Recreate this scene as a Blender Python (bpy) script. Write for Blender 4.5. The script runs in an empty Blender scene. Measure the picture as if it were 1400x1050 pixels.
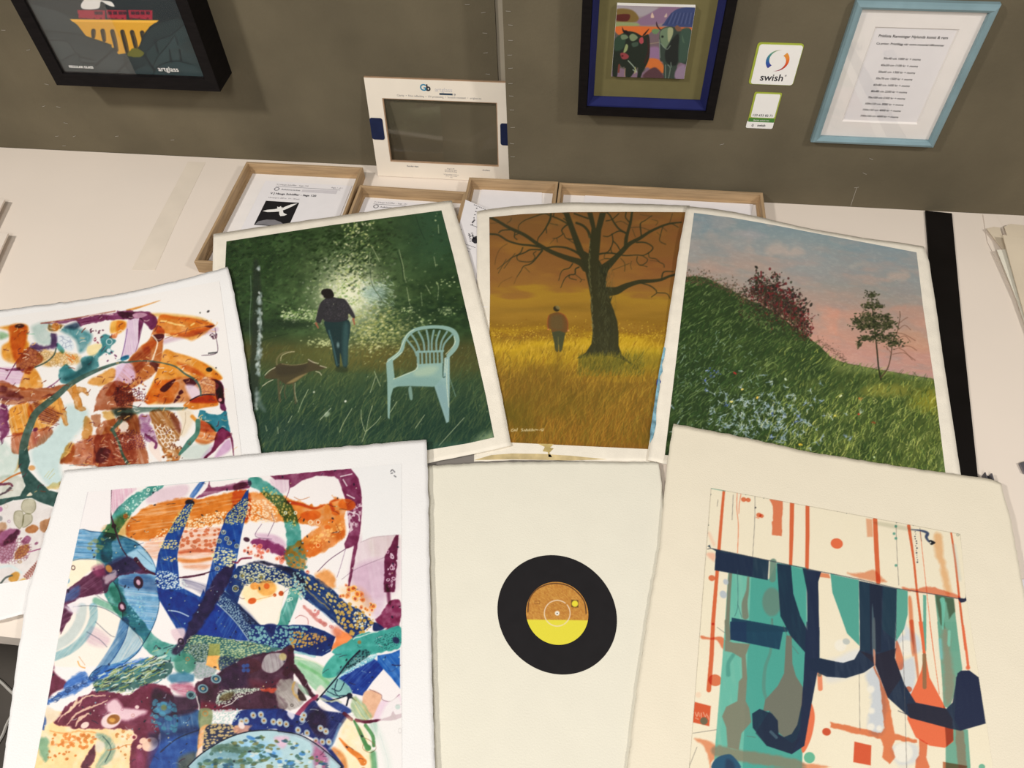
# A worktop of art prints and canvases in front of two grey wall panels.
import bpy, bmesh, math, random
import numpy as np
from mathutils import Vector, Matrix

SC = bpy.context.scene
COL = SC.collection
ART_K = 1.6                     # paint dots per tracing unit

# ---------------------------------------------------------------- camera
FPX, CX, CY = 1050., 700., 525.                 # focal length and centre for a 1400 x 1050 frame
TZ, CAM_H, CAM_D = 0.85, 1.10, 1.40             # worktop height, camera above it, camera from the wall
_dn = np.array([38., 805., FPX]); _dn /= np.linalg.norm(_dn)
_hx = np.array([-11260., -838., FPX])
_X = -(_hx-_dn*(_hx@_dn)); _X /= np.linalg.norm(_X)
_Z = -_dn
_Y = np.cross(_Z, _X)
ROT = np.stack([_X, _Y, _Z])                    # camera axes (right, down, forward) to world
CAM = np.array([0., -CAM_D, TZ+CAM_H])
cd = bpy.data.cameras.new('camera'); cam = bpy.data.objects.new('camera', cd); COL.objects.link(cam)
cd.sensor_width = 36; cd.lens = 36*FPX/1400; cd.clip_start = .02; cd.clip_end = 50
_m = Matrix.Identity(4)
for i in range(3):
    _m[i][0], _m[i][1], _m[i][2], _m[i][3] = ROT[i][0], -ROT[i][1], -ROT[i][2], CAM[i]
cam.matrix_world = _m
SC.camera = cam

# ---------------------------------------------------------------- light and exposure
SC.view_settings.view_transform = 'Standard'; SC.view_settings.look = 'None'
SC.view_settings.exposure = -0.5; SC.view_settings.gamma = 1.0
SC.view_settings.use_curve_mapping = False
w = bpy.data.worlds.new('room_light'); SC.world = w; w.use_nodes = True
w.node_tree.nodes['Background'].inputs[0].default_value = (1.0, .985, .96, 1); w.node_tree.nodes['Background'].inputs[1].default_value = .26
def area(name, loc, aim, power, size, col=(1, .965, .92)):
    l = bpy.data.lights.new(name, 'AREA'); l.shape = 'DISK'; l.size = size; l.energy = power; l.color = col
    o = bpy.data.objects.new(name, l); COL.objects.link(o); o.location = loc
    o.rotation_euler = (Vector(aim)-Vector(loc)).to_track_quat('-Z', 'Y').to_euler(); return o
area('ceiling_spot_left', (-2.0, -1.6, 3.1), (-.25, -.5, .85), 64, .26)
area('ceiling_spot_right', (2.0, -1.6, 3.1), (.1, -.6, .85), 48, .26)
area('ceiling_panel', (-.2, -2.9, 3.3), (0, -.7, .85), 62, .9, (1, .975, .945))

# ---------------------------------------------------------------- a small paint program for the pictures

def vnoise(x, y, seed):
    # smooth value noise on a hashed lattice
    xi = np.floor(x).astype(np.int64); yi = np.floor(y).astype(np.int64)
    fx = x-xi; fy = y-yi
    fx = fx*fx*(3-2*fx); fy = fy*fy*(3-2*fy)
    def hsh(a, b):
        n = (a*374761393 + b*668265263 + seed*974634777) & 0xFFFFFFFF
        n = ((n ^ (n >> 13))*1274126177) & 0xFFFFFFFF
        return ((n ^ (n >> 16)) & 0xFFFF)/65535.0
    a = hsh(xi, yi); b = hsh(xi+1, yi); c = hsh(xi, yi+1); d = hsh(xi+1, yi+1)
    return (a*(1-fx)+b*fx)*(1-fy)+(c*(1-fx)+d*fx)*fy

def crom(pts, closed=False, n=8):
    p = np.asarray(pts, float)
    m = len(p)
    if m < 3: return p
    out = []
    rng = range(m) if closed else range(m-1)
    t = np.linspace(0, 1, n, endpoint=False)[:, None]
    for i in rng:
        if closed: a, b, c, d = p[i-1], p[i], p[(i+1) % m], p[(i+2) % m]
        else: a, b, c, d = p[max(i-1, 0)], p[i], p[i+1], p[min(i+2, m-1)]
        out.append(.5*(2*b+(c-a)*t+(2*a-5*b+4*c-d)*t*t+(3*b-a-3*c+d)*t**3))
    if not closed: out.append(p[-1:])
    return np.concatenate(out)

class Art:
    """A small paint program: the picture's own pixels, painted with brush marks and shapes."""
    def __init__(s, x0, y0, x1, y1, k, base, seed=1):
        s.x0, s.y0, s.k = x0, y0, k
        s.w = int((x1-x0)*k)+1; s.h = int((y1-y0)*k)+1
        s.X, s.Y = np.meshgrid(x0+np.arange(s.w)/k, y0+np.arange(s.h)/k)
        s.C = np.empty((s.h, s.w, 3)); s.C[:] = base
        s.R = np.random.RandomState(seed)
    def fbm(s, sx, sy, seed, octv=3, rot=0, X=None, Y=None):
        X = s.X if X is None else X; Y = s.Y if Y is None else Y
        c, q = math.cos(rot), math.sin(rot)
        u = (X*c+Y*q)/sx; v = (-X*q+Y*c)/sy
        r = 0; a = .5; tot = 0
        for i in range(octv):
            r = r+a*vnoise(u+17*i, v+31*i, seed+i); tot += a; a *= .5; u = u*2; v = v*2
        return r/tot
    def box(s, xa, ya, xb, yb):
        i0 = max(0, int((xa-s.x0)*s.k)); i1 = min(s.w, int((xb-s.x0)*s.k)+2)
        j0 = max(0, int((ya-s.y0)*s.k)); j1 = min(s.h, int((yb-s.y0)*s.k)+2)
        if i1 <= i0 or j1 <= j0: return None
        return slice(j0, j1), slice(i0, i1)
    def put(s, b, m, col, mode='n'):
        col = np.asarray(col, float); c = s.C[b]; m = m[..., None]
        if mode == 'n': s.C[b] = c+(col-c)*m
        elif mode == 'm': s.C[b] = c*(1-m+m*col/255.)
        elif mode == 'l': s.C[b] = np.maximum(c, c+(col-c)*m)
    def full(s): return (slice(0, s.h), slice(0, s.w))
    def polym(s, pts, soft=1., smooth=True, wob=0, ws=6, seed=5, pad=None):
        p = crom(pts, True) if smooth else np.asarray(pts, float)
        pad = soft+wob+1 if pad is None else pad
        b = s.box(p[:, 0].min()-pad, p[:, 1].min()-pad, p[:, 0].max()+pad, p[:, 1].max()+pad)
        if b is None: return None, None
        X, Y = s.X[b], s.Y[b]
        if wob:
            X, Y = X+(s.fbm(ws, ws, seed, 3, 0, X, Y)-.5)*2*wob, Y+(s.fbm(ws, ws, seed+40, 3, 0, X, Y)-.5)*2*wob
        ins = np.zeros(X.shape, bool); d2 = np.full(X.shape, 1e9)
        q = np.roll(p, -1, 0)
        for (ax, ay), (bx, by) in zip(p, q):
            dx, dy = bx-ax, by-ay; L = dx*dx+dy*dy
            if L < 1e-9: continue
            t = np.clip(((X-ax)*dx+(Y-ay)*dy)/L, 0, 1)
            d2 = np.minimum(d2, (X-ax-t*dx)**2+(Y-ay-t*dy)**2)
            if abs(dy) > 1e-9:
                cr = ((ay > Y) != (by > Y)) & (X < dx*(Y-ay)/dy+ax)
                ins ^= cr
        sd = np.where(ins, -1, 1)*np.sqrt(d2)
        return b, sd
    def poly(s, pts, col, a=1., soft=1., mode='n', smooth=True, wob=0, ws=6, seed=5, tex=None, edge=None):
        b, sd = s.polym(pts, soft, smooth, wob, ws, seed)
        if b is None: return
        m = np.clip(.5-sd/soft, 0, 1)*a
        if tex is not None: m = m*tex[b]
        s.put(b, m, col, mode)
        if edge: s.put(b, np.clip(1-np.abs(sd+edge[1])/edge[1], 0, 1)*edge[2], edge[0], mode)
    def line(s, pts, w, col, a=1., soft=.9, mode='n', smooth=True, tex=None, wob=0, ws=6, seed=9, n=6, edge=None):
        p = crom(pts, False, n) if smooth and len(pts) > 2 else np.asarray(pts, float)
        if np.isscalar(w): ww = np.full(len(p), w/2.)
        else: ww = np.interp(np.linspace(0, 1, len(p)), np.linspace(0, 1, len(w)), np.asarray(w, float)/2.)
        pad = ww.max()+soft+wob+1
        b = s.box(p[:, 0].min()-pad, p[:, 1].min()-pad, p[:, 0].max()+pad, p[:, 1].max()+pad)
        if b is None: return
        X, Y = s.X[b], s.Y[b]
        if wob:
            X, Y = X+(s.fbm(ws, ws, seed, 3, 0, X, Y)-.5)*2*wob, Y+(s.fbm(ws, ws, seed+40, 3, 0, X, Y)-.5)*2*wob
        sd = np.full(X.shape, 1e9)
        for i in range(len(p)-1):
            ax, ay = p[i]; dx, dy = p[i+1]-p[i]; L = dx*dx+dy*dy+1e-9
            t = np.clip(((X-ax)*dx+(Y-ay)*dy)/L, 0, 1)
            sd = np.minimum(sd, np.sqrt((X-ax-t*dx)**2+(Y-ay-t*dy)**2)-(ww[i]+(ww[i+1]-ww[i])*t))
        m = np.clip(.5-sd/soft, 0, 1)*a
        if tex is not None: m = m*tex[b]
        s.put(b, m, col, mode)
        if edge: s.put(b, np.clip(1-np.abs(sd+edge[1])/edge[1], 0, 1)*edge[2], edge[0], mode)
    def dab(s, x, y, r, col, a=1., soft=1., asp=1., rot=0, mode='n', ring=0):
        R = r*max(asp, 1)+soft
        b = s.box(x-R, y-R, x+R, y+R)
        if b is None: return
        c, q = math.cos(rot), math.sin(rot); X, Y = s.X[b]-x, s.Y[b]-y
        d = np.sqrt(((X*c+Y*q)/asp)**2+(-X*q+Y*c)**2)-r
        m = np.clip(.5-d/soft, 0, 1)
        if ring: m = np.clip(.5-(np.abs(d+ring/2)-ring/2)/soft, 0, 1)
        s.put(b, m*a, col, mode)
    def cells(s, size, seed, asp=1., rot=0, jit=.9):
        """distance to nearest / second nearest scattered point: a net of round cells"""
        c, q = math.cos(rot), math.sin(rot)
        u = (s.X*c+s.Y*q)/(size*asp); v = (-s.X*q+s.Y*c)/size
        ui = np.floor(u).astype(np.int64); vi = np.floor(v).astype(np.int64)
        f1 = np.full(u.shape, 9.); f2 = np.full(u.shape, 9.); idn = np.zeros(u.shape)
        def hsh(a, b, k):
            n = (a*374761393+b*668265263+(seed+k)*974634777) & 0xFFFFFFFF
            n = ((n ^ (n >> 13))*1274126177) & 0xFFFFFFFF
            return ((n ^ (n >> 16)) & 0xFFFF)/65535.
        for i in (-1, 0, 1):
            for j in (-1, 0, 1):
                a, b = ui+i, vi+j
                d = np.hypot(a+.5+(hsh(a, b, 0)-.5)*jit-u, b+.5+(hsh(a, b, 7)-.5)*jit-v)
                h = hsh(a, b, 13)
                near = d < f1
                f2 = np.where(near, f1, np.minimum(f2, d)); idn = np.where(near, h, idn); f1 = np.where(near, d, f1)
        return f1, f2, idn
    def grad(s, key, cols, v):
        cols = np.asarray(cols, float)
        return np.stack([np.interp(v, key, cols[:, i]) for i in range(3)], -1)
    def mirror_down(s, y):
        j = int((y-s.y0)*s.k); n = s.h-j
        s.C[j:] = s.C[j-n:j][::-1]
    def mirror_left(s, x):
        i = int((x-s.x0)*s.k)
        s.C[:, :i] = s.C[:, i:2*i][:, ::-1]
    def at(s, x, y):
        """colour at picture points (bilinear)"""
        u = np.clip((x-s.x0)*s.k, 0, s.w-1.001); v = np.clip((y-s.y0)*s.k, 0, s.h-1.001)
        i = u.astype(int); j = v.astype(int); f = (u-i)[:, None]; g = (v-j)[:, None]
        return (s.C[j, i]*(1-f)+s.C[j, i+1]*f)*(1-g)+(s.C[j+1, i]*(1-f)+s.C[j+1, i+1]*f)*g

def K(sc, ox, oy):
    """turn a flat list of traced sketch coordinates into points"""
    return lambda *v: np.asarray(v, float).reshape(-1, 2)/sc+(ox, oy)
def paint_forest():
    A = Art(286, 270, 702, 640, ART_K, (40, 66, 36), 3)
    R = A.R; X, Y = A.X, A.Y
    a = K(6.175, 300, 280); b = K(6.175, 480, 280); c = K(5.835, 310, 440); d = K(5.529, 490, 430)
    F = A.full()
    n1 = A.fbm(26, 16, 3, 4, -.2); n2 = A.fbm(9, 6, 9, 3, -.3)
    up = np.clip((462-Y)/30, 0, 1)
    A.C[:] = A.grad([0, .3, .5, .7, 1], [(20, 34, 19), (30, 49, 26), (40, 61, 32), (52, 76, 42), (66, 90, 54)], n1*.6+n2*.4)
    # calmer blue green top right
    A.put(F, np.clip((X-520)/60, 0, 1)*np.clip((400-Y)/60, 0, 1)*.75, (42, 72, 46))
    A.put(F, np.clip((X-560)/50, 0, 1)*np.clip((360-Y)/60, 0, 1)*.45, (40, 76, 58))
    # grass ground
    gr = np.clip((Y-452-8*(n1-.5))/22, 0, 1)
    gc = A.grad([450, 480, 510, 540, 580, 640], [(54, 66, 34), (72, 70, 35), (58, 74, 42), (44, 66, 45), (33, 57, 43), (38, 66, 52)], Y+(n1-.5)*26)
    A.C[:] = A.C+(gc-A.C)*gr[..., None]
    A.put(F, np.clip(1-((X-500)/90)**2-((Y-490)/22)**2, 0, 1)*.7, (92, 80, 32))
    A.put(F, np.clip(1-((X-590)/90)**2-((Y-500)/26)**2, 0, 1)*.45, (84, 76, 36))
    A.put(F, np.clip(1-((X-420)/70)**2-((Y-485)/16)**2, 0, 1)*.5, (76, 78, 34))
    # foliage marks
    for i in range(3600):
        x = R.uniform(290, 690); y = R.uniform(275, 455)
        q = R.randint(4); s = 1 if x < 540 else .45
        if s < 1 and R.rand() > .4: continue
        A.dab(x, y, R.uniform(.6, 1.8), [(16, 28, 14), (46, 74, 36), (66, 92, 50), (24, 42, 20)][q], R.uniform(.25, .7)*s, 1.2, R.uniform(1, 2.6), R.uniform(-.9, .5))
    # light breaking through
    r = np.hypot((X-478)/1.0, (Y-402)/1.05); th = np.arctan2(Y-402, X-478)
    gl = np.exp(-(r/34)**2)*1.05*(.8+.5*A.fbm(8, 8, 51, 3))
    A.put(F, np.clip(np.exp(-(r/75)**2)*.5*(.4+A.fbm(10, 10, 55, 3)), 0, 1), (150, 170, 110))
    A.put(F, np.clip(gl, 0, 1), (226, 226, 196))
    for i in range(1100):
        q = R.rand(); an = R.uniform(0, 6.28); rr = abs(R.normal(0, 36))+8
        x = 480+rr*math.cos(an)*1.1; y = 398+rr*math.sin(an)
        if y > 450 and abs(x-490) > 70: continue
        A.dab(x, y, R.uniform(.5, 1.5), [(214, 220, 176), (170, 184, 120), (236, 236, 214), (120, 150, 90)][R.randint(4)], R.uniform(.3, .8)*math.exp(-(rr/60)**2), 1, R.uniform(1, 2), R.uniform(-1.2, 1.2))
    for i in range(420):   # bright leaves up to the top
        t = R.rand(); x = 480+R.normal(0, 13)+8*t; y = 400-t*100
        A.dab(x, y, R.uniform(.5, 1.5), [(190, 196, 130), (150, 170, 96), (214, 214, 170), (30, 48, 22)][R.randint(4)], R.uniform(.3, .8), 1, 1.6, R.uniform(-1, 1))
    for i in range(360):
        x = 480+R.normal(-6, 24); y = 320+abs(R.normal(0, 34)); A.dab(x, y, R.uniform(.7, 1.6), (24, 42, 18), R.uniform(.3, .6), 1, 2, R.uniform(-1, .3))
    A.put(F, np.clip(1-((X-512)/22)**2-((Y-400)/14)**2, 0, 1)*.55, (124, 158, 160))
    for i in range(90):
        x = R.uniform(500, 540); y = R.uniform(385, 420); A.line([(x, y), (x-R.uniform(3, 9), y-R.uniform(1, 4))], .9, (186, 206, 190), .5)
    # the lit clearing
    for i in range(1100):
        x = R.normal(515, 34); y = R.normal(452, 16)
        if y < 420: continue
        A.dab(x, y, R.uniform(.5, 1.4), [(178, 178, 112), (208, 206, 150), (124, 132, 70), (150, 156, 90)][R.randint(4)], R.uniform(.25, .7)*math.exp(-((x-510)/60)**2), 1, R.uniform(1, 2.2), R.uniform(-.6, .2))
    for i in range(260):
        x = R.uniform(385, 435); y = R.normal(432, 5); A.dab(x, y, R.uniform(.5, 1.4), [(170, 186, 130), (206, 214, 176), (90, 120, 60)][R.randint(3)], R.uniform(.3, .8), .9, 1.5, R.uniform(-1, .5))
    for i in range(130):
        x = R.normal(448, 14); y = R.normal(469, 3); A.dab(x, y, R.uniform(.5, 1.2), (190, 196, 140), R.uniform(.3, .7), .9, 1.6, 0)
    for i in range(60):
        x = R.uniform(560, 680); y = 350+R.rand()*110; A.dab(x, y, R.uniform(.5, 1.3), (170, 184, 130), R.uniform(.2, .6), .9, 1.5)
    for cx, cy, nn in ((607, 424, 40), (612, 388, 14), (562, 424, 26), (580, 440, 26), (596, 296, 4), (615, 425, 30)):
        for i in range(nn): A.dab(cx+R.normal(0, 6), cy+R.normal(0, 3), R.uniform(.5, 1.3), [(190, 200, 150), (130, 150, 96)][R.randint(2)], .7, .9, 1.3)
    for q in (b(405,380, 420,440, 440,520, 450,600, 465,655), b(470,700, 485,780, 495,840, 520,870), b(590,740, 600,850), b(630,680, 670,750), b(720,650, 738,700, 730,800), b(155,640, 190,700, 240,770, 265,830), b(735,170, 740,240), b(160,400, 155,500), b(180,360, 240,480), b(700,440, 715,520)):
        A.line(q, 1.1, (164, 176, 132), .6, .9)
    for q in (b(545,90, 580,200, 620,290), b(390,400, 430,520, 440,640), b(160,540, 180,680, 260,800)): A.line(q, 1.2, (22, 40, 26), .5)
    for x0, y0, h, n in ((600, 425, 20, 120), (560, 415, 18, 100), (640, 420, 20, 120)):
        for i in range(n): A.dab(x0+R.normal(0, 24), y0+R.normal(0, 14), R.uniform(.8, 2.4), (24, 44, 26), .3, 1.2, 2, R.uniform(-.5, .5))
    A.put(F, np.clip(1-((X-395)/44)**2-((Y-443)/9)**2, 0, 1)*.7, (24, 38, 24)); A.put(F, np.clip(1-((X-348)/30)**2-((Y-446)/14)**2, 0, 1)*.6, (24, 36, 26))
    # meadow grass
    for i in range(4200):
        t = R.rand()**.8; y = 470+t*155; x = R.uniform(310, 695); L = 5+t*13
        q = R.rand(); col = (92, 108, 64) if q < .25 else (26, 50, 36) if q < .6 else (60, 90, 58) if q < .85 else (120, 128, 74)
        if y < 510: col = tuple(.7*np.array(col)+.3*np.array((110, 96, 40)))
        le = R.normal(.45, .35)
        A.line([(x, y), (x+le*L*.5, y-L*.55), (x+le*L*1.2, y-L)], [1.2, .4], col, R.uniform(.15, .5), .9, n=3)
    A.put(F, np.clip(1-((X-610)/90)**2-((Y-590)/40)**2, 0, 1)*.35, (26, 52, 44)); A.put(F, np.clip(1-((X-390)/70)**2-((Y-590)/26)**2, 0, 1)*.35, (34, 58, 54))
    # birch trunk
    tw = np.clip(1-np.abs(X-(349-(Y-400)*.02))/8, 0, 1)
    A.line(a(308,480, 312,620, 320,900, 312,1180, 300,1340, 292,1480, 280,1620, 270,1700), [6, 11, 14, 14, 14, 14, 14, 12], (34, 42, 34), .7, 4)
    for i in range(330):
        t = R.rand(); y = 365+t*195; x = 354.5-max(0, y-480)*.055+R.normal(0, 1.6)
        if vnoise(np.array([y/11.]), np.array([.3]), 77)[0] < .34: continue
        A.dab(x, y, R.uniform(.7, 1.9), [(206, 214, 208), (150, 164, 160), (120, 136, 130)][R.randint(3)], R.uniform(.2, .65)*(1 if y < 520 else .5), 1.2, 1.6, R.uniform(1, 2.2))
    A.line(a(262,600, 268,760, 258,900, 255,1040, 262,1180), 1, (120, 140, 124), .5)
    A.poly(c(220,560, 240,660, 300,720, 310,700, 280,640, 262,560), (104, 122, 118), .5, 4)
    A.line(a(365,800, 480,830, 590,850), .8, (110, 124, 80), .5); A.line(c(280,150, 360,125, 490,95), 1, (30, 44, 24), .7)
    # walking man
    A.poly(c(790,-10, 790,60, 830,160, 850,260, 870,350, 900,355, 905,250, 930,355, 962,350, 968,200, 975,-10), (24, 44, 46), .95, 1.2)
    A.poly(c(930,40, 925,340, 962,345, 970,180, 970,20), (64, 100, 98), .5, 5); A.line(c(815,70, 850,200, 880,345), 2, (74, 112, 112), .6, 2); A.dab(*c(888, 185)[0], 1.8, (150, 176, 174), .6, 2, 2, 1.5)
    A.poly(a(860,820, 830,900, 815,980, 850,1000, 870,965, 900,985, 990,990, 1080,970, 1090,920, 1130,960, 1145,940, 1110,870, 1060,800, 990,785, 930,775), (44, 42, 46), .97, 1.2)
    for i in range(200):
        p = a(R.uniform(880, 1090), R.uniform(800, 970))[0]; A.dab(p[0], p[1], R.uniform(.4, .9), [(88, 84, 86), (28, 28, 32), (64, 60, 70)][R.randint(3)], .4, .8)
    A.line(a(1065,800, 1120,880, 1145,940), 1, (120, 116, 112), .6); A.line(a(850,830, 825,910), 1, (96, 92, 84), .6)
    A.poly(a(858,740, 880,712, 940,712, 968,760, 950,785, 900,790, 876,775), (30, 26, 24), 1, 1.1); A.dab(*a(868, 775)[0], 1.7, (186, 184, 160), .7, 1.2, 1.4, 1.2)
    for q in (a(1130,965, 1140,1010), a(815,1000, 835,1040)): A.line(q, [3, 1.6], (150, 92, 68), .95)
    A.poly(c(870,360, 960,360, 960,400, 880,400), (34, 44, 28), .6, 3)
    # dog
    A.poly(c(300,440, 340,400, 400,345, 440,330, 520,345, 640,330, 650,300, 680,310, 720,340, 770,352, 790,365, 740,385, 690,390, 640,410, 590,450, 530,490, 480,500, 440,480, 400,455, 330,455), (70, 60, 40), .9, 1.6)
    A.poly(c(400,350, 520,350, 640,340, 600,400, 480,430, 400,420), (50, 44, 32), .55, 5); A.poly(c(480,490, 540,480, 600,440, 640,410, 560,440), (166, 144, 92), .6, 2)
    A.line(c(440,335, 520,345, 600,338, 640,325), .8, (150, 140, 96), .7)
    for q, w in ((c(410,460, 415,540, 420,620), 3), (c(440,490, 425,550, 425,640), 1.8), (c(470,500, 460,560, 470,610), 1.6), (c(530,490, 540,560, 550,650), 2.2)): A.line(q, w, (84, 78, 54), .8)
    A.line(c(545,490, 545,570, 562,640), 1, (180, 176, 140), .7); A.line(c(450,510, 425,570), 1, (170, 160, 120), .6)
    A.line(c(400,340, 400,300, 430,260, 480,240, 540,238), [2.6, 2.2, 1.4], (110, 104, 70), .75); A.line(c(430,310, 440,270, 490,245, 540,238), .9, (196, 186, 150), .8)
    for q in (c(305,425, 340,390, 385,365), c(285,512, 330,480, 370,462), c(650,300, 690,322, 730,332), c(745,350, 795,365), c(710,395, 740,405, 755,425)): A.line(q, 1.1, (206, 198, 168), .8)
    # plastic garden chair
    W = (134, 166, 156); 
    A.line(d(235,350, 320,280, 350,190, 420,120, 540,95, 650,100, 720,130, 745,190, 730,250, 680,310), [6, 5, 5, 4.5, 4.5, 6, 7, 7, 5.5], W, .97, 1.1)
    for q in (d(400,150, 440,210, 465,280), d(455,130, 490,200, 500,280), d(515,120, 530,200, 530,280), d(570,120, 555,200, 555,280), d(615,125, 590,200, 590,280), d(670,130, 630,200, 615,280), d(710,150, 650,220, 635,280), d(370,195, 420,260, 440,310)): A.line(q, 2.6, (120, 152, 144), .95)
    A.line(d(440,285, 540,280, 640,275), 2.6, W, .95)
    for x in (450, 480, 512, 540, 570, 598, 630): A.line(d(x,280, x+3,380), 2.4 if x not in (450, 630) else 3.6, (124, 156, 148), .95)
    A.poly(d(270,490, 350,450, 430,420, 450,375, 640,365, 640,470, 660,540, 560,545, 380,540, 270,545), W, .98, 1.1, smooth=False)
    A.poly(d(210,370, 225,345, 260,350, 275,490, 300,540, 262,560, 245,620, 235,790, 222,780, 218,500), W, .97, 1.1, smooth=False)
    A.poly(d(650,330, 690,310, 690,560, 685,810, 665,820, 640,740, 575,545, 640,470), (140, 170, 166), .97, 1.1, smooth=False)
    A.poly(d(378,560, 400,548, 410,635, 390,640), (120, 150, 138), .9, 1.1)
    A.poly(d(420,430, 520,390, 600,400, 560,450, 450,470), (176, 192, 160), .5, 6); A.poly(d(290,500, 480,470, 640,500, 640,540, 290,540), (112, 148, 144), .4, 5)
    A.poly(d(590,560, 660,560, 680,780, 650,740), (110, 144, 150), .4, 5)
    for q in (d(215,360, 300,290, 325,240, 370,150, 420,115), d(330,285, 260,340), d(265,488, 430,420, 445,370), d(655,330, 655,440), d(722,165, 728,220, 660,300), d(672,340, 668,520, 685,700)): A.line(q, .9, (214, 222, 192), .75)
    A.line(d(640,370, 640,470, 655,470), 1.4, (48, 74, 64), .8)
    A.line(d(690,480, 735,620), 1, (130, 160, 150), .6)
    # bright stems and seed heads
    for q in (d(20,720, 25,800, 55,885, 75,790, 105,690), d(55,885, 130,820, 170,770), d(30,960, 55,890), c(570,720, 600,640, 650,540), c(490,805, 520,750), c(900,880, 930,810, 1000,690), c(310,830, 320,870), c(405,840, 410,890), d(120,430, 165,540), d(240,740, 290,660), d(430,860, 500,760), d(610,990, 700,890, 800,780), d(90,590, 130,470)): A.line(q, .9, (186, 194, 150), .7, .8)
    A.dab(*c(800, 738)[0], 3, (150, 168, 140), .8, 1.8, 1.4, -.7); A.line(c(745,780, 830,690), 1, (196, 204, 180), .7); A.dab(*c(947, 634)[0], 1.5, (230, 232, 214), .9); A.dab(*c(696, 560)[0], 1.3, (210, 214, 190), .8)
    for i in range(120): A.dab(R.uniform(320, 690), R.uniform(300, 610), R.uniform(.3, .7), (200, 206, 170), R.uniform(.2, .6), .8)
    # rubbed-out lower right corner
    m = np.clip(1-((X-682)/40)**2-((Y-606)/22)**2, 0, 1)*np.clip(A.fbm(5, 4, 91, 3)*2.0, 0, 1.2)
    A.put(F, np.clip(m, 0, 1)*.75, (150, 170, 130)); A.put(F, np.clip((X-560)/60, 0, 1)*np.clip((Y-602)/10, 0, 1)*.5, (70, 110, 92))
    return A
def paint_tree():
    A = Art(664, 282, 944, 626, ART_K, (150, 110, 40), 2)
    R = A.R; X, Y = A.X, A.Y
    n1 = A.fbm(70, 14, 3, 4); n2 = A.fbm(30, 8, 8, 3)
    v = Y+(n1-.5)*46+(n2-.5)*8
    A.C[:] = A.grad([288, 320, 350, 380, 396, 403, 430, 448, 458, 470, 490, 520, 620],
        [(116, 82, 44), (126, 84, 41), (132, 88, 43), (140, 96, 46), (146, 103, 44), (160, 122, 40), (150, 112, 38), (136, 100, 30), (160, 124, 28), (184, 148, 32), (160, 126, 30), (128, 96, 30), (126, 88, 28)], v)
    # red brown veils in the sky
    m = np.clip((A.fbm(60, 20, 21, 3)-.5)*4, 0, 1)*np.clip((400-Y)/30, 0, 1)
    A.put(A.full(), m*.35, (128, 74, 44)); A.put(A.full(), np.clip((A.fbm(50, 16, 27, 3)-.55)*4, 0, 1)*np.clip((400-Y)/30, 0, 1)*.35, (166, 120, 46))
    A.put(A.full(), np.clip((A.fbm(90, 8, 29, 2)-.5)*4, 0, 1)*np.clip(1-np.abs(Y-420)/25, 0, 1)*.3, (120, 92, 36))
    # bushes of dry stalks on the horizon
    for i in range(900):
        x = R.uniform(668, 936); y = 462-abs(R.normal(0, 9)); 
        c = [(196, 158, 40), (150, 106, 26), (120, 78, 22), (214, 178, 60)][R.randint(4)]
        A.dab(x, y, R.uniform(.4, .9), c, .6, .8)
    for i in range(5000):
        t = R.rand()**.8; y = 462+t*160; x = R.uniform(664, 940)
        L = 5+t*16; lean = R.normal(.25, .35)
        sun = math.exp(-((y-474)/16)**2)
        if R.rand() < .3+.6*sun: c = (206-26*t, 170-44*t, 54-10*t)
        else: c = [(104, 84, 24), (92, 76, 26), (140, 100, 28), (112, 74, 22), (150, 128, 44)][R.randint(5)]
        A.line([(x, y), (x+lean*L*.5, y-L*.6), (x+lean*L*1.3, y-L)], [R.uniform(.8, 1.5), .4], c, R.uniform(.15, .5)+.2*sun, .9, n=3)
    g = np.clip(1-((X-880)/70)**2-((Y-492)/20)**2, 0, 1)
    A.put(A.full(), g*.35, (128, 128, 36))
    A.put(A.full(), np.clip(A.fbm(34, 40, 63, 3)-.45, 0, 1)*1.6*np.clip((Y-520)/40, 0, 1), (88, 78, 22))
    A.put(A.full(), np.clip(1-((X-740)/60)**2-((Y-530)/34)**2, 0, 1)*.3, (96, 74, 22))
    A.put(A.full(), np.clip((Y-604)/10, 0, 1)*.4, (132, 82, 34))
    # walking man
    k = K(4.773, 660, 400)
    A.poly(k(455,232, 452,260, 466,330, 474,378, 492,384, 496,340, 500,384, 516,376, 530,310, 538,262, 530,228), (62, 66, 44), .95, 1.2)
    A.line(k(492,290, 494,372), .8, (150, 136, 70), .5)
    A.poly(k(432,148, 422,190, 424,232, 446,240, 456,256, 500,250, 540,262, 556,236, 556,190, 534,148, 500,130, 466,132), (104, 70, 36), .95, 1.2)
    A.poly(k(448,160, 446,230, 520,240, 520,160, 490,145), (92, 78, 46), .7, 5)
    for q in (k(430,152, 422,190, 426,234), k(536,150, 554,192, 554,250), k(500,130, 534,148)): A.line(q, 1.2, (170, 78, 40), .5, 1.6)
    A.dab(*k(480, 106)[0], 3.6, (50, 44, 28), 1, 1.2, 1.2, .5); A.dab(*k(490, 98)[0], 2.2, (130, 116, 70), .8, 1.2, 1.6, .6)
    A.dab(*k(560, 248)[0], 1.2, (210, 150, 90), .9); A.dab(*k(428, 240)[0], 1.1, (200, 120, 70), .8)
    A.poly(k(470,380, 500,376, 520,384, 500,600, 480,640, 465,600), (98, 76, 24), .35, 8)
    # the bare tree
    D = (50, 50, 30)
    a = K(7.5, 660, 280); b = K(7.497, 790, 280); d = K(4.5625, 780, 400); o = K(2.8387, 640, 270)
    br = lambda pts, w, c=D, al=.95: A.line(pts, w, c, al, 1.1)
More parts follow.
